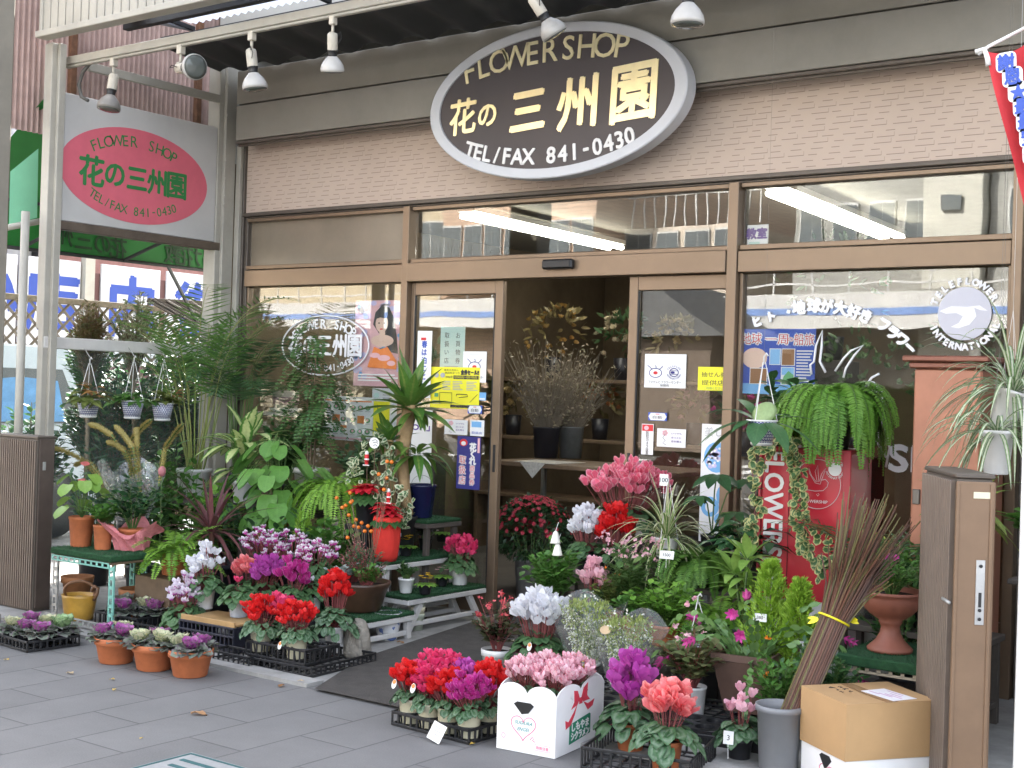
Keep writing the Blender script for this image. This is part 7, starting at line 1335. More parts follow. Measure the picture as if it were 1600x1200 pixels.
for q in ((-.06, .02, .42), (.03, -.02, .50), (.0, .05, .34)): S.tube([(0, 0, .1), q], .006, 6); rosette(L, V(q)+V((0, 0, -.06)), 11, .17, .05, .8, (.1, 1.3), lance, .2, 6); rosette(L, V(q)*.7, 6, .16, .045, .9, (.0, .7), lance, .2, 6)
L.build('foliage', leafmat('dracaena_light', (.13, .24, .045), (.19, .30, .07), rough=.3), t); S.build('stems', stem_g, t)
# white cords of a hanging pot standing on the bench
t = hang('white hanging pot standing among the mint with its cords held upright', Y_(1097, 905, -1.12, .50), .20, .06, .09, 'white hanging pots on the right'); L, S = MB(), MB(); bush(L, S, (0, 0, .08), 16, .11, .10, 7, .035, .026, roundl); L.build('foliage', G1, t); S.build('stems', stem_g, t)
b = MB(); b.box((0, 0, .095), (.16, .14, .185)); o = b.build('upturned_crate', black_pl); o.location = (t.location.x, -1.155, .0068); t.location.y = -1.155; tag(o, 'black upturned box under the white hanging pot among the mint', 'crate')
# christmas cactus in square brown planter
t = simple('christmas_cactus', 'flat stemmed cactus with drooping magenta flowers in a square brown planter', 'potted plant', (2.415, -1.28, .045), .15); t.scale = (1.3, 1.3, 1.3)
b = MB(); n = 4; prof = [(.085, 0), (.135, .17), (.142, .172), (.142, .195), (.13, .195), (.12, .15), (0, .15)]; b.lathe(prof, 4, (0, 0, 0), Matrix.Rotation(pi/4, 3, 'Z'), False); b.build('planter', mat('brown_planter', (.13, .075, .055), .65, var=.2, dirt=.2), t); L, F = MB(), MB()
for k in range(42):
    a = random.random()*6.3; p = V((cos(a)*.05, sin(a)*.05, .17)); d = az(a, random.uniform(.6, 2.6)); segs = random.randint(6, 10)
    for i in range(segs):
        d = (d+V((0, 0, -.24))+rv(.16)).normalized(); L.leaf(p, d, rv(.4)+az(a), .045, .022, roundl, .15, .1, 3); p = p+d*.040
    if k % 2 == 0:
        for l in range(3):
            q = p+d*.015*l
            for j in range(6): sd = d.orthogonal().normalized(); s2 = d.cross(sd); F.leaf(q, d*.7+(sd*cos(j*1.05)+s2*sin(j*1.05))*.8, d, .026, .010, lance, 0, .1, 3)
L.build('stem_segments', leafmat('cactus_green', (.07, .15, .045), (.11, .19, .06), rough=.35, tr=.1), t); F.build('flowers', leafmat('cactus_pink', (.55, .03, .28), (.75, .12, .42), vein=0, tr=.4), t)
tray('black tray under the square brown planter and the white potted begonia', (2.33, -1.36, .0066), .46, .36, .035, .1)
t = simple('begonia', 'bushy green begonia with few pink blossoms in a plain white pot', 'begonia', (2.235, -1.46, .02), 0); pot(t, .066, .055, .13, wpot, lip=.9); L, S, F = MB(), MB(), MB(); bush(L, S, (0, 0, .12), 40, .16, .26, 7, .06, .048, roundl, .6); L.build('foliage', leafmat('begonia_olive', (.08, .11, .035), (.13, .13, .06), rough=.28), t); S.build('stems', stem_r, t)
for k in range(9): c = rv(.1)+V((0, 0, .40)); [F.leaf(c, rv(), rv(), .02, .018, roundl, seg=2) for _ in range(5)]
F.build('blossoms', P['lpink'], t)
# lime conifers
for k, (px, py, y, H, R, lab) in enumerate(((1200, 1050, -1.12, .56, .115, 'tall lime green conifer carrying a white card, left one of the pair'), (1247, 1050, -1.16, .50, .105, 'lime green conifer beside the bundle of brown twigs, right one of the pair'))):
    p = Y_(px, py, y, .02); t = simple('lime_conifer', lab, 'conifer', (p.x, y, .02), 0, 'lime green conifers'); pot(t, .07, .055, .13, bpot); L, S = MB(), MB(); S.tube([(0, 0, .1), (0, 0, H)], .006, 6, r2=.002)
    for i in range(190):
        z = random.random()**1.15; a = random.random()*6.3; r = R*min(1, z*4+.6)*(1-z)**.8*random.uniform(.75, 1.15)+.015; q = V((cos(a)*r*.15, sin(a)*r*.15, .12+z*H*.92)); e = q+az(a, random.uniform(1.0, 1.7))*r*.95; rr = random.random()
        for j in range(24): u = random.uniform(.15, 1); L.dia(q.lerp(e, u)+rv(.006), (e-q).normalized()+rv(.55), rv(), .036*(1.15-u*.5), .008, r=min(1, rr*.6+u*.4))
    L.build('foliage', leafmat('lime_conifer2', (.15, .28, .02), (.25, .38, .05), vein=0), t); S.build('trunk', bark, t)
    if k == 0: card(t, (.0, -.10, .42), .06, .035, -.1, .2, txt='380')
b = MB(); b.box((0, 0, .006), (.3, .3, .011)); o = b.build('board', bench_w); o.location = (2.52, -1.12, .0068); tag(o, 'dark board on the floor under the two lime conifers', 'board')
# red FLOWERSHIP cabinet
cab_r = mat('cabinet_red', (.46, .010, .026), .34, var=.06, scale=3, coat=.1, dirt=.06)
fb = thing('flower_cabinet', 'glossy red cabinet with white vertical FLOWERSHIP lettering in the right window corner', 'cabinet', (2.30, -.35, .0065), .09)
w, d, z0, z1 = .46, .34, .42, 1.16
b = MB(); b.prism([(-w/2, z0), (w/2, z0), (w/2, z1-.02), (w/2-.012, z1), (-w/2, z1)], 0, d, V((1, 0, 0)), V((0, 0, 1)), V((0, d/2, 0))); b.build('body', cab_r, fb)
b = MB(); b.box((-w/2+.008, -d/2-.006, (z0+z1)/2), (.016, .014, z1-z0)); b.box((w/2-.02, -d/2-.006, (z0+z1)/2), (.04, .014, z1-z0), ch=.006); b.box((0, -d/2-.006, z1-.012), (w-.06, .014, .024), ch=.006); b.build('door_frame', mat('cabinet_red_edge', (.36, .02, .035), .35, var=.06), fb)
b = MB(); b.box((-.075+.0, -d/2-.003, (z0+z1)/2-.01), (.0035, .003, z1-z0-.05)); b.build('door_gap', mat('gap_dark', (.12, .004, .01), .6), fb)
b = MB(); Mx = facing((-.152, -d/2-.0035, (z0+z1)/2)) @ Matrix.Rotation(-pi/2, 4, 'Z'); b.text('FLOWERSHIP', .135, Mx, .0035, width=.70); b.build('lettering', white_pl, fb)
b = MB(); FM = facing((.065, -d/2-.0035, z1-.17)); strokes(b, FM, [(.115*cos(2*pi*k/40), .12*sin(2*pi*k/40)) for k in range(40)], .0014, True)
strokes(b, FM, [(-.10, .05), (-.09, .0), (-.06, -.03), (-.01, -.035), (.03, -.03), (.05, -.01), (.055, .01), (.04, .025), (.02, .02), (.015, .0), (-.01, .005)], .0013)
for q in ([(-.01, .005), (-.04, .05), (-.045, .08), (-.03, .04), (-.005, .01)], [(-.0, .01), (-.012, .06), (-.0, .09), (.005, .04), (.008, .01)], [(.012, .015), (.02, .05), (.04, .08), (.03, .045), (.02, .02)], [(.005, -.045), (.012, -.05), (.005, -.058), (-.002, -.05)]): strokes(b, FM, q, .0012)
b.text('FLOWERSHIP', .022, FM @ Matrix.Translation((-.01, -.085, 0)), .0005); b.arc_text('TELEFLOR', .020, FM @ Matrix.Translation((.085, .075, 0)), .042, .042, 150, 30); b.arc_text('INTERNATIONAL', .015, FM @ Matrix.Translation((.085, .075, 0)), .042, .042, 195, 345, inner=False); b.build('emblem', white_pl, fb)
b = MB(); b.prism([(.085+x, .075+y) for x, y in ellipse(.032, .032, 24)], -.0003, .0006, V((1, 0, 0)), V((0, 0, 1)), V((.065, -d/2-.003, z1-.17))); b.build('emblem_disc', white_pl, fb)
b = MB(); b.box((0, 0, .21), (w-.02, d-.02, .42)); b.build('white_stand', mat('stand_white', (.60, .60, .59), .5, dirt=.1), fb)
# hanging pot with staghorn leaves above the cabinet
top = at(1194, 552, -1.05); t = hang('white honeycomb hanging pot with big staghorn leaves left of the large Boston fern', top, at(1202, 697, -1.05).z, .068, .115); L, S = MB(), MB()
for k, (a, e, l, wd) in enumerate(((3.0, .6, .30, .07), (3.5, .1, .26, .08), (2.6, .9, .24, .06), (5.6, .0, .28, .08), (.2, .0, .28, .07), (.5, .5, .26, .06), (4.3, .2, .16, .06), (3.9, .1, .30, .07), (1.4, .6, .22, .06), (5.0, -.1, .2, .1), (3.2, -.2, .34, .07))): L.leaf((cos(a)*.03, sin(a)*.03, .11), V((cos(a)*cos(e), sin(a)*cos(e), sin(e))), V((0, 0, 1)), l, wd, lance, 1.0, .12, 8)
L.build('foliage', leafmat('staghorn', (.035, .095, .035), (.06, .13, .045), rough=.4), t); b = MB(); b.lathe([(0, -.016), (.04, -.010), (.06, 0), (.045, .012), (0, .018)], 18, (0.01, .0, .15), Matrix.Rotation(1.0, 3, 'X') ); b.build('shield_leaf', leafmat('shield_leaf', (.20, .29, .12), (.25, .33, .15), vein=.3), t)
cp = thing('ceiling_wire', 'thin wire holding the honeycomb pot left of the Boston fern from the canopy', 'wire', (top.x, top.y, top.z-.004)); b = MB(); b.tube([(0, 0, .004), (0, .0, 3.7-top.z)], .0005, 4); b.build('wire', mat('wire_grey', (.16, .15, .13), .7), cp)
p = Y_(1185, 690, -.40, 1.16); t = simple('schefflera', 'dark green broad leaved plant behind the honeycomb hanging pot in front of the blue poster', 'potted plant', (2.12, -.30, 1.168)); pot(t, .05, .04, .08, bpot); L, S = MB(), MB(); bush(L, S, (0, 0, .07), 10, .16, .34, 6, .12, .05, lance, .7); L.build('foliage', G2, t); S.build('stems', stem_g, t)
# Boston fern
p = at(1312, 640, -.62); t = simple('boston_fern', 'very large cascading bright green Boston fern on top of the red cabinet', 'fern', (2.50, -.52, 1.172), 0); t.location = (2.42, -.42, 1.169)
pot(t, .085, .07, .22, bpot); fern(t, (0, 0, .25), 130, .47, .056, .013, leafmat('boston_leaf', (.075, .19, .02), (.125, .25, .035), tr=.38), 3.1, 38, el=(.35, 1.5), sag=.35)
# trailing variegated vine from the cabinet top
t = simple('trailing_vine', 'trailing cream edged vine hanging down the front of the red cabinet', 'potted plant', (2.12, -.54, 1.0), 0); t.location = (2.16, -.47, 1.169); pot(t, .05, .04, .08, bpot); loc = t.location; L, S = MB(), MB()
for pts, dn in (([(1215, 695), (1230, 700), (1235, 760), (1240, 830), (1260, 870), (1300, 885)], 34), ([(1222, 695), (1226, 720), (1232, 790), (1236, 850), (1270, 890), (1310, 870)], 34), ([(1205, 698), (1185, 700), (1180, 740), (1188, 790), (1180, 830), (1186, 860)], 22), ([(1210, 697), (1198, 720), (1192, 770), (1180, 810), (1176, 840)], 18), ([(1225, 697), (1240, 730), (1238, 780), (1245, 840), (1240, 860)], 26), ([(1228, 700), (1232, 740), (1250, 820), (1290, 860), (1265, 900)], 24)):
    ws = [at(px+(13 if px > 1212 else -4), py, -.60-.02*i-random.uniform(0, .04))-loc for i, (px, py) in enumerate(pts)]; ws = [V((0, 0, .08))]+ws; S.tube(ws, .002, 4)
    for i in range(len(ws)-1):
        for j in range(max(4, dn//2)): q = ws[i].lerp(ws[i+1], random.random())+rv(.014); L.leaf(q, rv()+V((0, -.6, -.25)), V((0, -.8, .5))+rv(.5), random.uniform(.034, .052), random.uniform(.030, .042), roundl, .3, .12, 4)
L.build('foliage', VARy, t); S.build('stems', stem_r, t)
# copper pedestal
ped = thing('copper_pedestal', 'tall copper coloured pedestal with a moulded top behind the right folded gate', 'pedestal', (2.985, -.30, .0065), -.05); cu = mat('copper_paint', (.36, .155, .095), .42, metal=.15, var=.15, scale=4, dirt=.25)
b = MB(); b.box((0, 0, .78), (.32, .32, 1.56), ch=.008); b.build('shaft', cu, ped); b = MB(); b.box((0, 0, 1.575), (.36, .36, .03), ch=.01); b.box((0, 0, 1.605), (.41, .41, .028), ch=.013); b.build('moulding', mat('copper_dark', (.20, .075, .05), .35, metal=.25), ped); b = MB(); b.box((-.13, -.165, .96), (.035, .012, .07), ch=.004); b.build('latch', mat('pewter', (.13, .12, .11), .4, metal=.6), ped)
# spider plants hanging at the right
for k, (px, pb, y, zt_, lab, nl) in enumerate(((1562, 672, -1.35, 570, 'upper white hanging pot of striped spider plant at the right edge', 56), (1556, 741, -1.50, 660, 'lower white hanging pot of striped spider plant just above the right folded gate', 40))):
    p = at(px, pb, y); tz = at(px, zt_, y).z; random.seed(50+k); t = thing('spider_plant', lab, 'spider plant', p, 0, 'spider plants in white hanging pots'); R = Matrix.Rotation(.32 if k == 0 else .0, 3, 'Y')
    b = MB(); b.lathe([(.042, 0), (.045, .004), (.06, .15), (.066, .152), (.066, .165), (.058, .165), (.056, .14), (0, .14)], 26, (0, 0, 0), R); b.build('pot', wpot, t); L = MB(); c = R@V((0, 0, .15)); rosette(L, c, nl, .46 if k == 0 else .36, .016, 2.2, (-.1, 1.5 if k == 0 else 1.1), strap, .35, 9); L.build('foliage', SPIDd, t)
    b = MB(); [b.tube([c+R@V((.055*cos(a), .055*sin(a), 0)), V((0, 0, .45)), V((0, .02, 3.72-p.z))], .0008, 5) for a in (.3, 2.4, 4.5)]; b.build('hanger', mat('wire_grey', (.16, .15, .13), .7), t)
t = simple('spider_plant', 'potless looking striped spider plant hanging between the lower white pot and the copper pedestal', 'spider plant', (3.40, -.95, 1.35)); pot(t, .05, .04, .1, bpot); L = MB(); rosette(L, (0, 0, .09), 46, .42, .016, 2.4, (-.2, 1.3), strap, .35, 9); L.build('foliage', SPIDd, t); b = MB(); [b.tube([(.045*cos(a), .045*sin(a), .09), (0, 0, .45), (0, 0, 2.35)], .0008, 5) for a in (.3, 2.4, 4.5)]; b.build('hanger', white_pl, t)
# plants between cabinet and gate
plant_table('low dark bench in the corner below the copper pedestal', 2.62, 3.30, -.84, -.56, .40, bench_w, turf_=False)
t = simple('variegated_shrub', 'young plant with yellow edged leaves between the red cabinet and the twig bundle', 'potted plant', (2.80, -.70, .404)); pot(t, .06, .05, .1, bpot); L, S = MB(), MB(); bush(L, S, (0, 0, .09), 24, .12, .34, 8, .04, .032, roundl); L.build('foliage', leafmat('yellow_edge', (.09, .18, .03), (.13, .22, .04), 'edge', (.50, .50, .10), .5, .75), t); S.build('stems', stem_g, t)
t = simple('foliage_plant', 'green leafy bush left of the copper pedestal', 'potted plant', (3.0, -.70, .404)); pot(t, .07, .06, .12, bpot); L, S = MB(), MB(); bush(L, S, (0, 0, .11), 40, .2, .30, 9, .045, .026, ovate); L.build('foliage', G1, t); S.build('stems', stem_g, t)
t = simple('slim_palm', 'thin dark palm seedlings in front of the right window beside the cabinet', 'palm', (2.72, -.62, .404)); pot(t, .05, .04, .1, bpot); L, S = MB(), MB(); [frond(L, S, (0, 0, .1), az(k*2.4, 2.4), random.uniform(.42, .62), .22, .012, 14, 1.2, ang=.5) for k in range(9)]; L.build('fronds', leafmat('palm_dark', (.022, .06, .02), (.04, .085, .03)), t); S.build('canes', stem_g, t)
t = simple('dracaena', 'yellowish green strap leaved plant in front of the copper pedestal', 'potted plant', (3.16, -.70, .404)); pot(t, .06, .05, .12, bpot); L, S = MB(), MB(); S.tube([(0, 0, .1), (0, 0, .52)], .01, 8); rosette(L, (0, 0, .50), 24, .27, .045, 1.2, (-.1, 1.4), lance, .2, 7); L.build('foliage', leafmat('dracaena_yellow', (.11, .19, .04), (.17, .23, .06), 'centre', (.30, .34, .08), .6, .9), t); S.build('stem', bark, t)
# turf stand with urn
us = thing('urn_stand', 'turf topped stand of slotted steel carrying the terracotta urn', 'plant stand', (3.02, -1.08, .0065)); random.seed(9); b = MB(); turf_top(b, -.20, .24, -.22, .26, .345, .045); b.build('turf_mat', turf, us)
for sx, sy in ((-.17, -.19), (.21, -.19), (-.17, .22), (.21, .22)): angle_leg(us, (sx, sy, 0), (sx, sy, .30), zinc, .035)
angle_leg(us, (-.18, -.20, .275), (.22, -.20, .275), mat('angle_tan', (.40, .33, .24), .6, dirt=.3), .045, 'rim_bar'); b = MB(); b.box((.02, .02, .17), (.38, .40, .012)); b.build('shelf', bench_w, us)
t = simple('terracotta_urn', 'terracotta pedestal urn with a pink petunia on the turf topped stand', 'urn', Y_(1390, 1018, -1.10, .354), 0)
b = MB(); ur = mat('urn_terracotta', (.23, .078, .048), .55, var=.12, scale=12, dirt=.18); b.lathe([(.092, 0), (.095, .012), (.085, .022), (.06, .045), (.043, .075), (.038, .105), (.046, .118), (.05, .124), (.046, .13), (.085, .155), (.118, .19), (.128, .225), (.128, .238), (.142, .244), (.142, .256), (.128, .256), (.118, .235), (0, .225)], 48, wob=lambda a, i: 1+(.02*abs(sin(a*9)) if 3 <= i <= 5 or 9 <= i <= 11 else 0)); b.build('urn', ur, t); s = MB(); s.lathe([(.118, .235), (0, .24)], 20); s.build('soil', soil_m, t); b = MB(); b.box((-.075, -.112, .225), (.034, .002, .026), Matrix.Rotation(-.55, 3, 'Z')); b.build('price_sticker', mat('card_white', (.76, .76, .74)), t)
L, S, F = MB(), MB(), MB(); bush(L, S, (0, 0, .235), 46, .18, .20, 9, .035, .016, ovate, .4); L.build('foliage', G1, t); S.build('stems', stem_g, t)
for c in ((.02, -.06, .40), (-.10, -.03, .33)): [F.leaf(c, az(k*1.257, .15)+V((0, -.5, 0)), (0, -.8, .6), .036, .034, roundl, .1, .05, 3) for k in range(5)]
F.build('flowers', P['mag'], t)
t = herb('foliage_plant', 'dark leafy plant on the floor behind the urn stand', 'potted plant', 1410, 900, -.80, .0065, (.09, .07, .2, bpot), 44, .2, .62, 9, .05, .03, G2)
# grey bucket of twigs
t = simple('twig_bucket', 'grey plastic bucket holding a leaning bundle of brown twigs', 'bucket', (2.862, -1.93, .002), 0)
b = MB(); b.lathe([(.068, 0), (.072, .006), (.084, .225), (.092, .228), (.092, .25), (.085, .25), (.08, .22), (.066, .02), (0, .02)], 36); b.build('body', mat('grey_plastic', (.20, .205, .215), .45, var=.06, dirt=.1), t)
tw = thing('twig_bundle', 'bundle of brown and green twigs tied with yellow tape leaning in the grey bucket', 'branches', (2.862, -1.93, .024)); loc = tw.location; tie = at(1303, 968, -1.75)-loc; random.seed(77); T1, T2, Bd = MB(), MB(), MB(); ax = (tie-V((-.015, -.02, 0))).normalized(); px_ = ax.orthogonal().normalized(); py_ = ax.cross(px_)
for k in range(230):
    a = random.random()*6.3; q = sqrt(random.random()); ro = px_*cos(a)*q+py_*sin(a)*q; L1 = random.uniform(.78, 1.10); p0 = V((-.015, -.02, 0))+ro*.05; p0.z = max(p0.z, 0); pm = tie+ro*.055; p2 = tie+ax*(L1-tie.length)*.55+ro*.09; p3 = tie+ax*(L1-tie.length)*1.0+ro*.15+rv(.015)
    (T1 if random.random() < .62 else T2).tube([p0, pm, p2, p3], [.0042, .0038, .0032, .0018], 5)
    for j in range(4): u = random.random(); c = p2.lerp(p3, u); Bd.dia(c, ax+rv(.4), rv(), .012, .005)
T1.build('twigs', leafmat('twig_red', (.055, .023, .014), (.10, .042, .024), vein=0, tr=0), tw); T2.build('green_twigs', leafmat('twig_green', (.075, .07, .022), (.12, .10, .035), vein=0, tr=0), tw); Bd.build('buds', leafmat('bud', (.16, .12, .05), (.22, .16, .07), vein=0), tw)
b = MB(); b.tube([tie+(px_*cos(a)+py_*sin(a))*.060 for a in [2*pi*k/24 for k in range(24)]], .0045, 6, closed=True); c = tie-RGT*.055; [b.leaf(c, d_, (0, -1, .3), .05, .016, lance, .3) for d_ in ((-1, 0, .2), (-.8, -.2, -.2))]; c = tie+RGT*.055; [b.leaf(c, d_, (0, -1, .3), .045, .02, lance, .2) for d_ in ((1, 0, -.1), (.8, -.2, .2))]; b.build('yellow_tape', mat('tape_yellow', (.75, .66, .02), .5, var=.05), tw)
# cardboard boxes
bx = thing('white_carton', 'white carton with a pink heart print underneath the brown box', 'box', (3.19, -1.93, .0022), .42); kraft = mat('cardboard', (.44, .27, .125), .8, var=.07, scale=5, dirt=.08)
w, d = .30, .29; c0, cL, cR = at(1323, 1101, -2.12), at(1252, 1075, -1.94), at(1437, 1086, -1.76)
vx, vy = V((c0.x-cL.x, c0.y-cL.y, 0)), V((cR.x-c0.x, cR.y-c0.y, 0)); ang = atan2(vx.y, vx.x); w = vx.length; vy_p = V((-sin(ang), cos(ang), 0)); d = max(.25, vy.dot(vy_p)); cen = V((c0.x, c0.y, 0))-vx/2+vy_p*d/2; bx.location = (cen.x, cen.y, .0022); bx.rotation_euler = (0, 0, ang)
zt2 = c0.z; zm = .135
b = MB(); b.box((0, 0, zm/2), (w-.008, d-.01, zm), ch=.002); b.build('carton', card_w, bx); b = MB(); HF = facing((0.03, -(d-.01)/2-.0006, zm*.42)); strokes(b, HF, [(x*.9, y*.8) for x, y in hrt], .0016, True); b.build('heart_print', mat('print_rosepink', (.72, .16, .28), .6), bx); b = MB(); b.prism([(-.04, .035), (-.025, .045), (.025, .045), (.04, .03), (.01, .0), (-.005, -.005)], 0, .0012, V((1, 0, 0)), V((0, 0, 1)), V((.02, -(d-.01)/2-.001, zm-.055))); b.build('hand_hole', black_pl, bx)
kb = thing('cardboard_box', 'brown cardboard box with a white delivery slip on top, standing on the white carton', 'box', (cen.x, cen.y, .0024+zm), ang); hk = zt2-zm-.002
b = MB(); b.grid(lambda u, v: V((-w/2+w*u, -d/2, hk*v))+V((0, -.004*sin(pi*u)*sin(pi*v), 0)), 12, 8); b.grid(lambda u, v: V((w/2, -d/2+d*u, hk*v))+V((.005*sin(pi*u)*sin(pi*v)+.004*max(0, sin(9*u+4))*max(0, sin(7*v)), 0, 0)), 14, 10); b.grid(lambda u, v: V((w/2-w*u, d/2, hk*v)), 4, 4); b.grid(lambda u, v: V((-w/2, d/2-d*u, hk*v)), 4, 4); b.grid(lambda u, v: V((-w/2+w*u, -d/2+d*v*.497, hk-.004*sin(pi*u)*v)), 8, 4); b.grid(lambda u, v: V((-w/2+w*u, d/2*.006+d*.5*v, hk-.003*sin(pi*u)*(1-v))), 8, 4); b.build('carton', kraft, kb)
b = MB(); b.box((.0, .004, hk-.0004), (w*.98, .05, .001), ch=.0003); b.build('tape', mat('kraft_tape', (.30, .18, .085), .25, var=.05), kb); b = MB(); b.box((.05, .055, hk+.0012), (.17, .11, .0012), Matrix.Rotation(.15, 3, 'Z'), .0003); sl_ = b.build('delivery_slip', mat('slip_white', (.76, .74, .76), .5, var=.03), kb); b = MB(); [b.box((.05+random.uniform(-.04, .04), .02+.018*k, hk+.002), (random.uniform(.05, .09), .007, .0004), Matrix.Rotation(.15, 3, 'Z'), .0001) for k in range(5)]; b.build('print', mat('print_mauve', (.55, .35, .5), .6), sl_)
b = MB(); [strokes(b, Matrix.Translation((-.10+.035*(k % 3), -.09+.04*(k//3), hk+.0002)), [(random.uniform(-.014, .014), random.uniform(-.012, .012)) for _ in range(5)], .001) for k in range(6)]; b.build('handwriting', ink('k', PAL['k']), kb)
# front tray with purple and salmon cyclamens
ft2 = tray('open black tray at the bottom of the picture with terracotta potted cyclamens', (2.45, -2.18, .002), .42, .40, .085, .25, cells=None)
for px, py, y, pm, lab, r in ((985, 1165, -2.10, 'pur', 'light purple cyclamen in a terracotta pot in the open black tray', .16), (1040, 1195, -2.24, 'sal', 'salmon pink cyclamen in a terracotta pot at the front of the open black tray', .17)):
    p = at(px, py, y); cyclamen(lab, (p.x, y, .014), pm, (.062, .048, .11, terra), .125, .075, 44, .078, .065, .235 if pm == 'pur' else .215, 22, .064, z0=.10)
solid_tray('empty black pot tray with round pockets behind the open black tray', (2.50, -1.68, .0022), .42, .24, .06, .1, (4, 2))
solid_tray('empty black pot tray with deep round pockets between the gift box and the brown planter', (2.12, -1.76, .0024), .28, .22, .12, .1, (3, 2))
p = Y_(1160, 1150, -1.86, .002); t = cyclamen('small cyclamen with few pink flowers and a white price tag beside the grey bucket', (p.x, -1.88, .002), 'lpink', (.05, .04, .08, bpot), .10, .08, 34, .06, .065, .20, 6, .036, z0=.12); t.rotation_euler = (0, 0, 0); card(t, (.0, -.10, .10), .04, .05, -.1, .2, txt='3')
for k, (x, y, lab, F_) in enumerate(((2.74, -1.42, 'green plant with small white flowers behind the twig bundle', 'white'), (2.70, -1.60, 'low green plant with one orange fruit beside the grey bucket', 'org'), (2.86, -1.42, 'leafy green plant between the red cabinet and the urn stand', None))):
    t = simple('foliage_plant', lab, 'potted plant', (x, y, .008)); pot(t, .06, .05, .11, bpot); L, S = MB(), MB(); bush(L, S, (0, 0, .1), 34, .15, .28, 9, .05, .02, lance); L.build('foliage', (G4, G1, G2)[k], t); S.build('stems', stem_g, t)
    if F_: F = MB(); [[F.leaf(c, rv(), rv(), .018, .014, roundl, seg=2) for _ in range(5)] for c in [rv(.11)+V((0, -.05, .32)) for _ in range(5 if k == 0 else 2)]]; F.build('flowers' if k == 0 else 'fruit', P[F_], t)
# folded gate at the right, steel upright, white pole
p0 = on(1489, 1215, .006); p1, p2 = V((3.53, -2.02, 0)), V((3.28, -1.60, 0)); dv = (p2-p1); ang = atan2(dv.y, dv.x)-pi/2; L_ = dv.length; wd = .118
nx = V((cos(ang), sin(ang), 0)); cen = p1+dv/2+nx*wd/2
g2 = gate('brown folded accordion gate with bronze lock stile at the right edge', (cen.x, cen.y, .006), ang, wd, L_, 1.145, -1)
# its street end: bronze stile with lock plate; ribs are seen on its left flank
b = MB(); b.box((0, -L_/2-.012, .57), (wd+.012, .024, 1.13), ch=.004); b.box((-wd/2-.002, -L_/2-.026, .57), (.012, .006, 1.12)); b.box((wd/2-.008, -L_/2-.026, .57), (.012, .006, 1.12)); o = b.build('lock_stile', mat('stile_bronze', (.20, .125, .075), .45, metal=.25, var=.08), g2)
b = MB(); b.box((.02, -L_/2-.026, .76), (.030, .004, .22), ch=.001); b.build('lock_plate', mat('steel_plate', (.5, .5, .5), .3, metal=.85), o); b = MB(); [b.lathe([(.006, 0), (.006, .003), (0, .003)], 10, (.02, -L_/2-.0285, z), Matrix.Rotation(pi/2, 3, 'X')) for z in (.67, .70, .85)]; b.box((.02, -L_/2-.0285, .735), (.010, .002, .05)); b.build('keyhole', black_pl, o); b = MB(); b.box((.02, -L_/2-.025, 1.09), (.06, .002, .022), ch=.0005); b.build('maker_plate', mat('plate_ivory', (.62, .58, .42), .5), o)
b = MB(); b.tube([(-wd/2-.02, -L_/2+.08, .72), (-wd/2-.02, -L_/2-.02, .72)], .006, 8); b.build('latch_bar', zinc, g2)
su = thing('steel_upright', 'slotted grey steel upright between the right folded gate and the white pole', 'post', (3.60, -1.42, .0065)); angle_leg(su, (0, 0, 0), (0, 0, .72), zinc, .05, 'upright'); b = MB(); b.box((.1, .12, .735), (.32, .26, .02)); b.build('shelf', bench_w, su)
t = simple('foliage_plant', 'round leaved green plant in a white bowl on the slotted steel upright', 'potted plant', (3.66, -1.32, .752)); pot(t, .09, .06, .07, wpot); L, S = MB(), MB(); bush(L, S, (0, 0, .06), 36, .15, .26, 7, .06, .05, roundl); L.build('foliage', G1, t); S.build('stems', stem_g, t)
b = MB(); b.box((0, 0, 2.0), (.13, .13, 4.0), ch=.006); wp = thing('white_post', 'chipped white square post cut off by the right edge of the picture', 'post', (3.795, -1.92, 0)); b.build('shaft', mat('chipped_white', (.70, .69, .66), .5, var=.04, dirt=.25), wp); b = MB(); b.box((0, 0, .02), (.2, .2, .04)); b.build('foot_plate', zinc, wp)
bdk = MB(); bdk.box((0, 0, 1.0), (.05, 1.1, 2.0)); o = bdk.build('dark_partition', mat('partition', (.03, .03, .032), .8)); o.location = (4.02, -.75, .0065); tag(o, 'dark partition at the right end of the shop front behind the spider plants', 'partition')
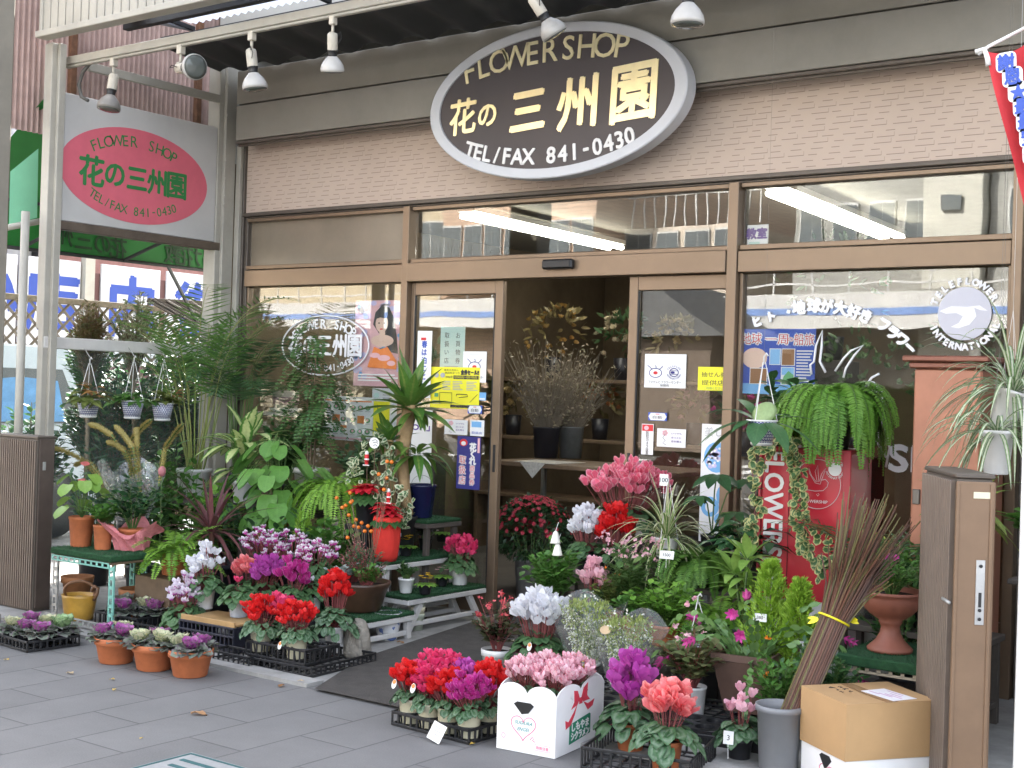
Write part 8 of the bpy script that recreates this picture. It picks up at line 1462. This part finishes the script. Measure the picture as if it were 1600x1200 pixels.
# ================================================================== PAVEMENT DETAILS
sgn = thing('pavement_sign', 'worn white square ground sign with teal lines at the bottom edge', 'ground sign', on(288, 1212, .004)); tealp = mat('teal_paint', (.022, .085, .088), .8, var=.25, scale=30)
b = MB(); b.box((0, 0, 0), (.42, .42, .004), ch=.001); b.build('plate', mat('worn_white', (.26, .265, .26), .85, var=.15, scale=12, dirt=.25), sgn); b = MB(); [b.box((s*.195, 0, .003), (.012, .40, .002), ch=.0005) for s in (-1, 1)]; [b.box((0, s*.195, .003), (.376, .012, .002), ch=.0005) for s in (-1, 1)]; [b.box((-.05+.02*k, .12-.07*k, .003), (.22, .022, .002), ch=.0005) for k in range(4)]; b.build('lines', tealp, sgn)
lm_ = [leafmat('fallen_yellow', (.55, .36, .06), (.65, .45, .10)), leafmat('fallen_brown', (.24, .12, .05), (.32, .18, .09)), leafmat('fallen_pale', (.50, .36, .20), (.56, .42, .26))]
for px, py, s, k, lab in ((109, 1052, .045, 2, 'curled pale fallen leaf left of the terracotta cabbage pots'), (175, 1062, .03, 0, 'small yellow fallen leaf, upper one of the two close together'), (178, 1078, .03, 0, 'small yellow fallen leaf, lower one of the two close together'), (311, 1116, .075, 1, 'brown fallen leaf right of the ground sign'), (221, 1154, .02, 0, 'tiny yellow fallen leaf above the ground sign'), (440, 1072, .05, 1, 'brown fallen leaf against the kerb before the large black tray'), (470, 1071, .03, 2, 'pale fallen leaf at the corner of the large black tray'), (626, 1006, .05, 1, 'brown fallen leaf beside the blue and white china pot'), (10, 1031, .03, 0, 'yellow fallen leaf in front of the black seedling tray'), (738, 1163, .03, 0, 'yellow fallen leaf at the foot of the eight pot tray'), (385, 1040, .03, 0, 'yellow fallen leaf at the left corner of the large black tray')):
    p = on(px, py, .004); random.seed(int(px)); L = MB(); L.leaf((-s/2, 0, .004), (1, 0, .25), (0, 0, 1), s, s*.55, ovate, .5, .35, 5, wave=.12); p.z = .022 if -2.17 < p.y < -2.06 else (.008 if p.y > -2.06 else .002); t = L.build('fallen_leaf', lm_[k]); t.location = p; t.rotation_euler = (0, 0, random.random()*6); tag(t, lab, 'fallen leaf', 'fallen leaves on the pavement')
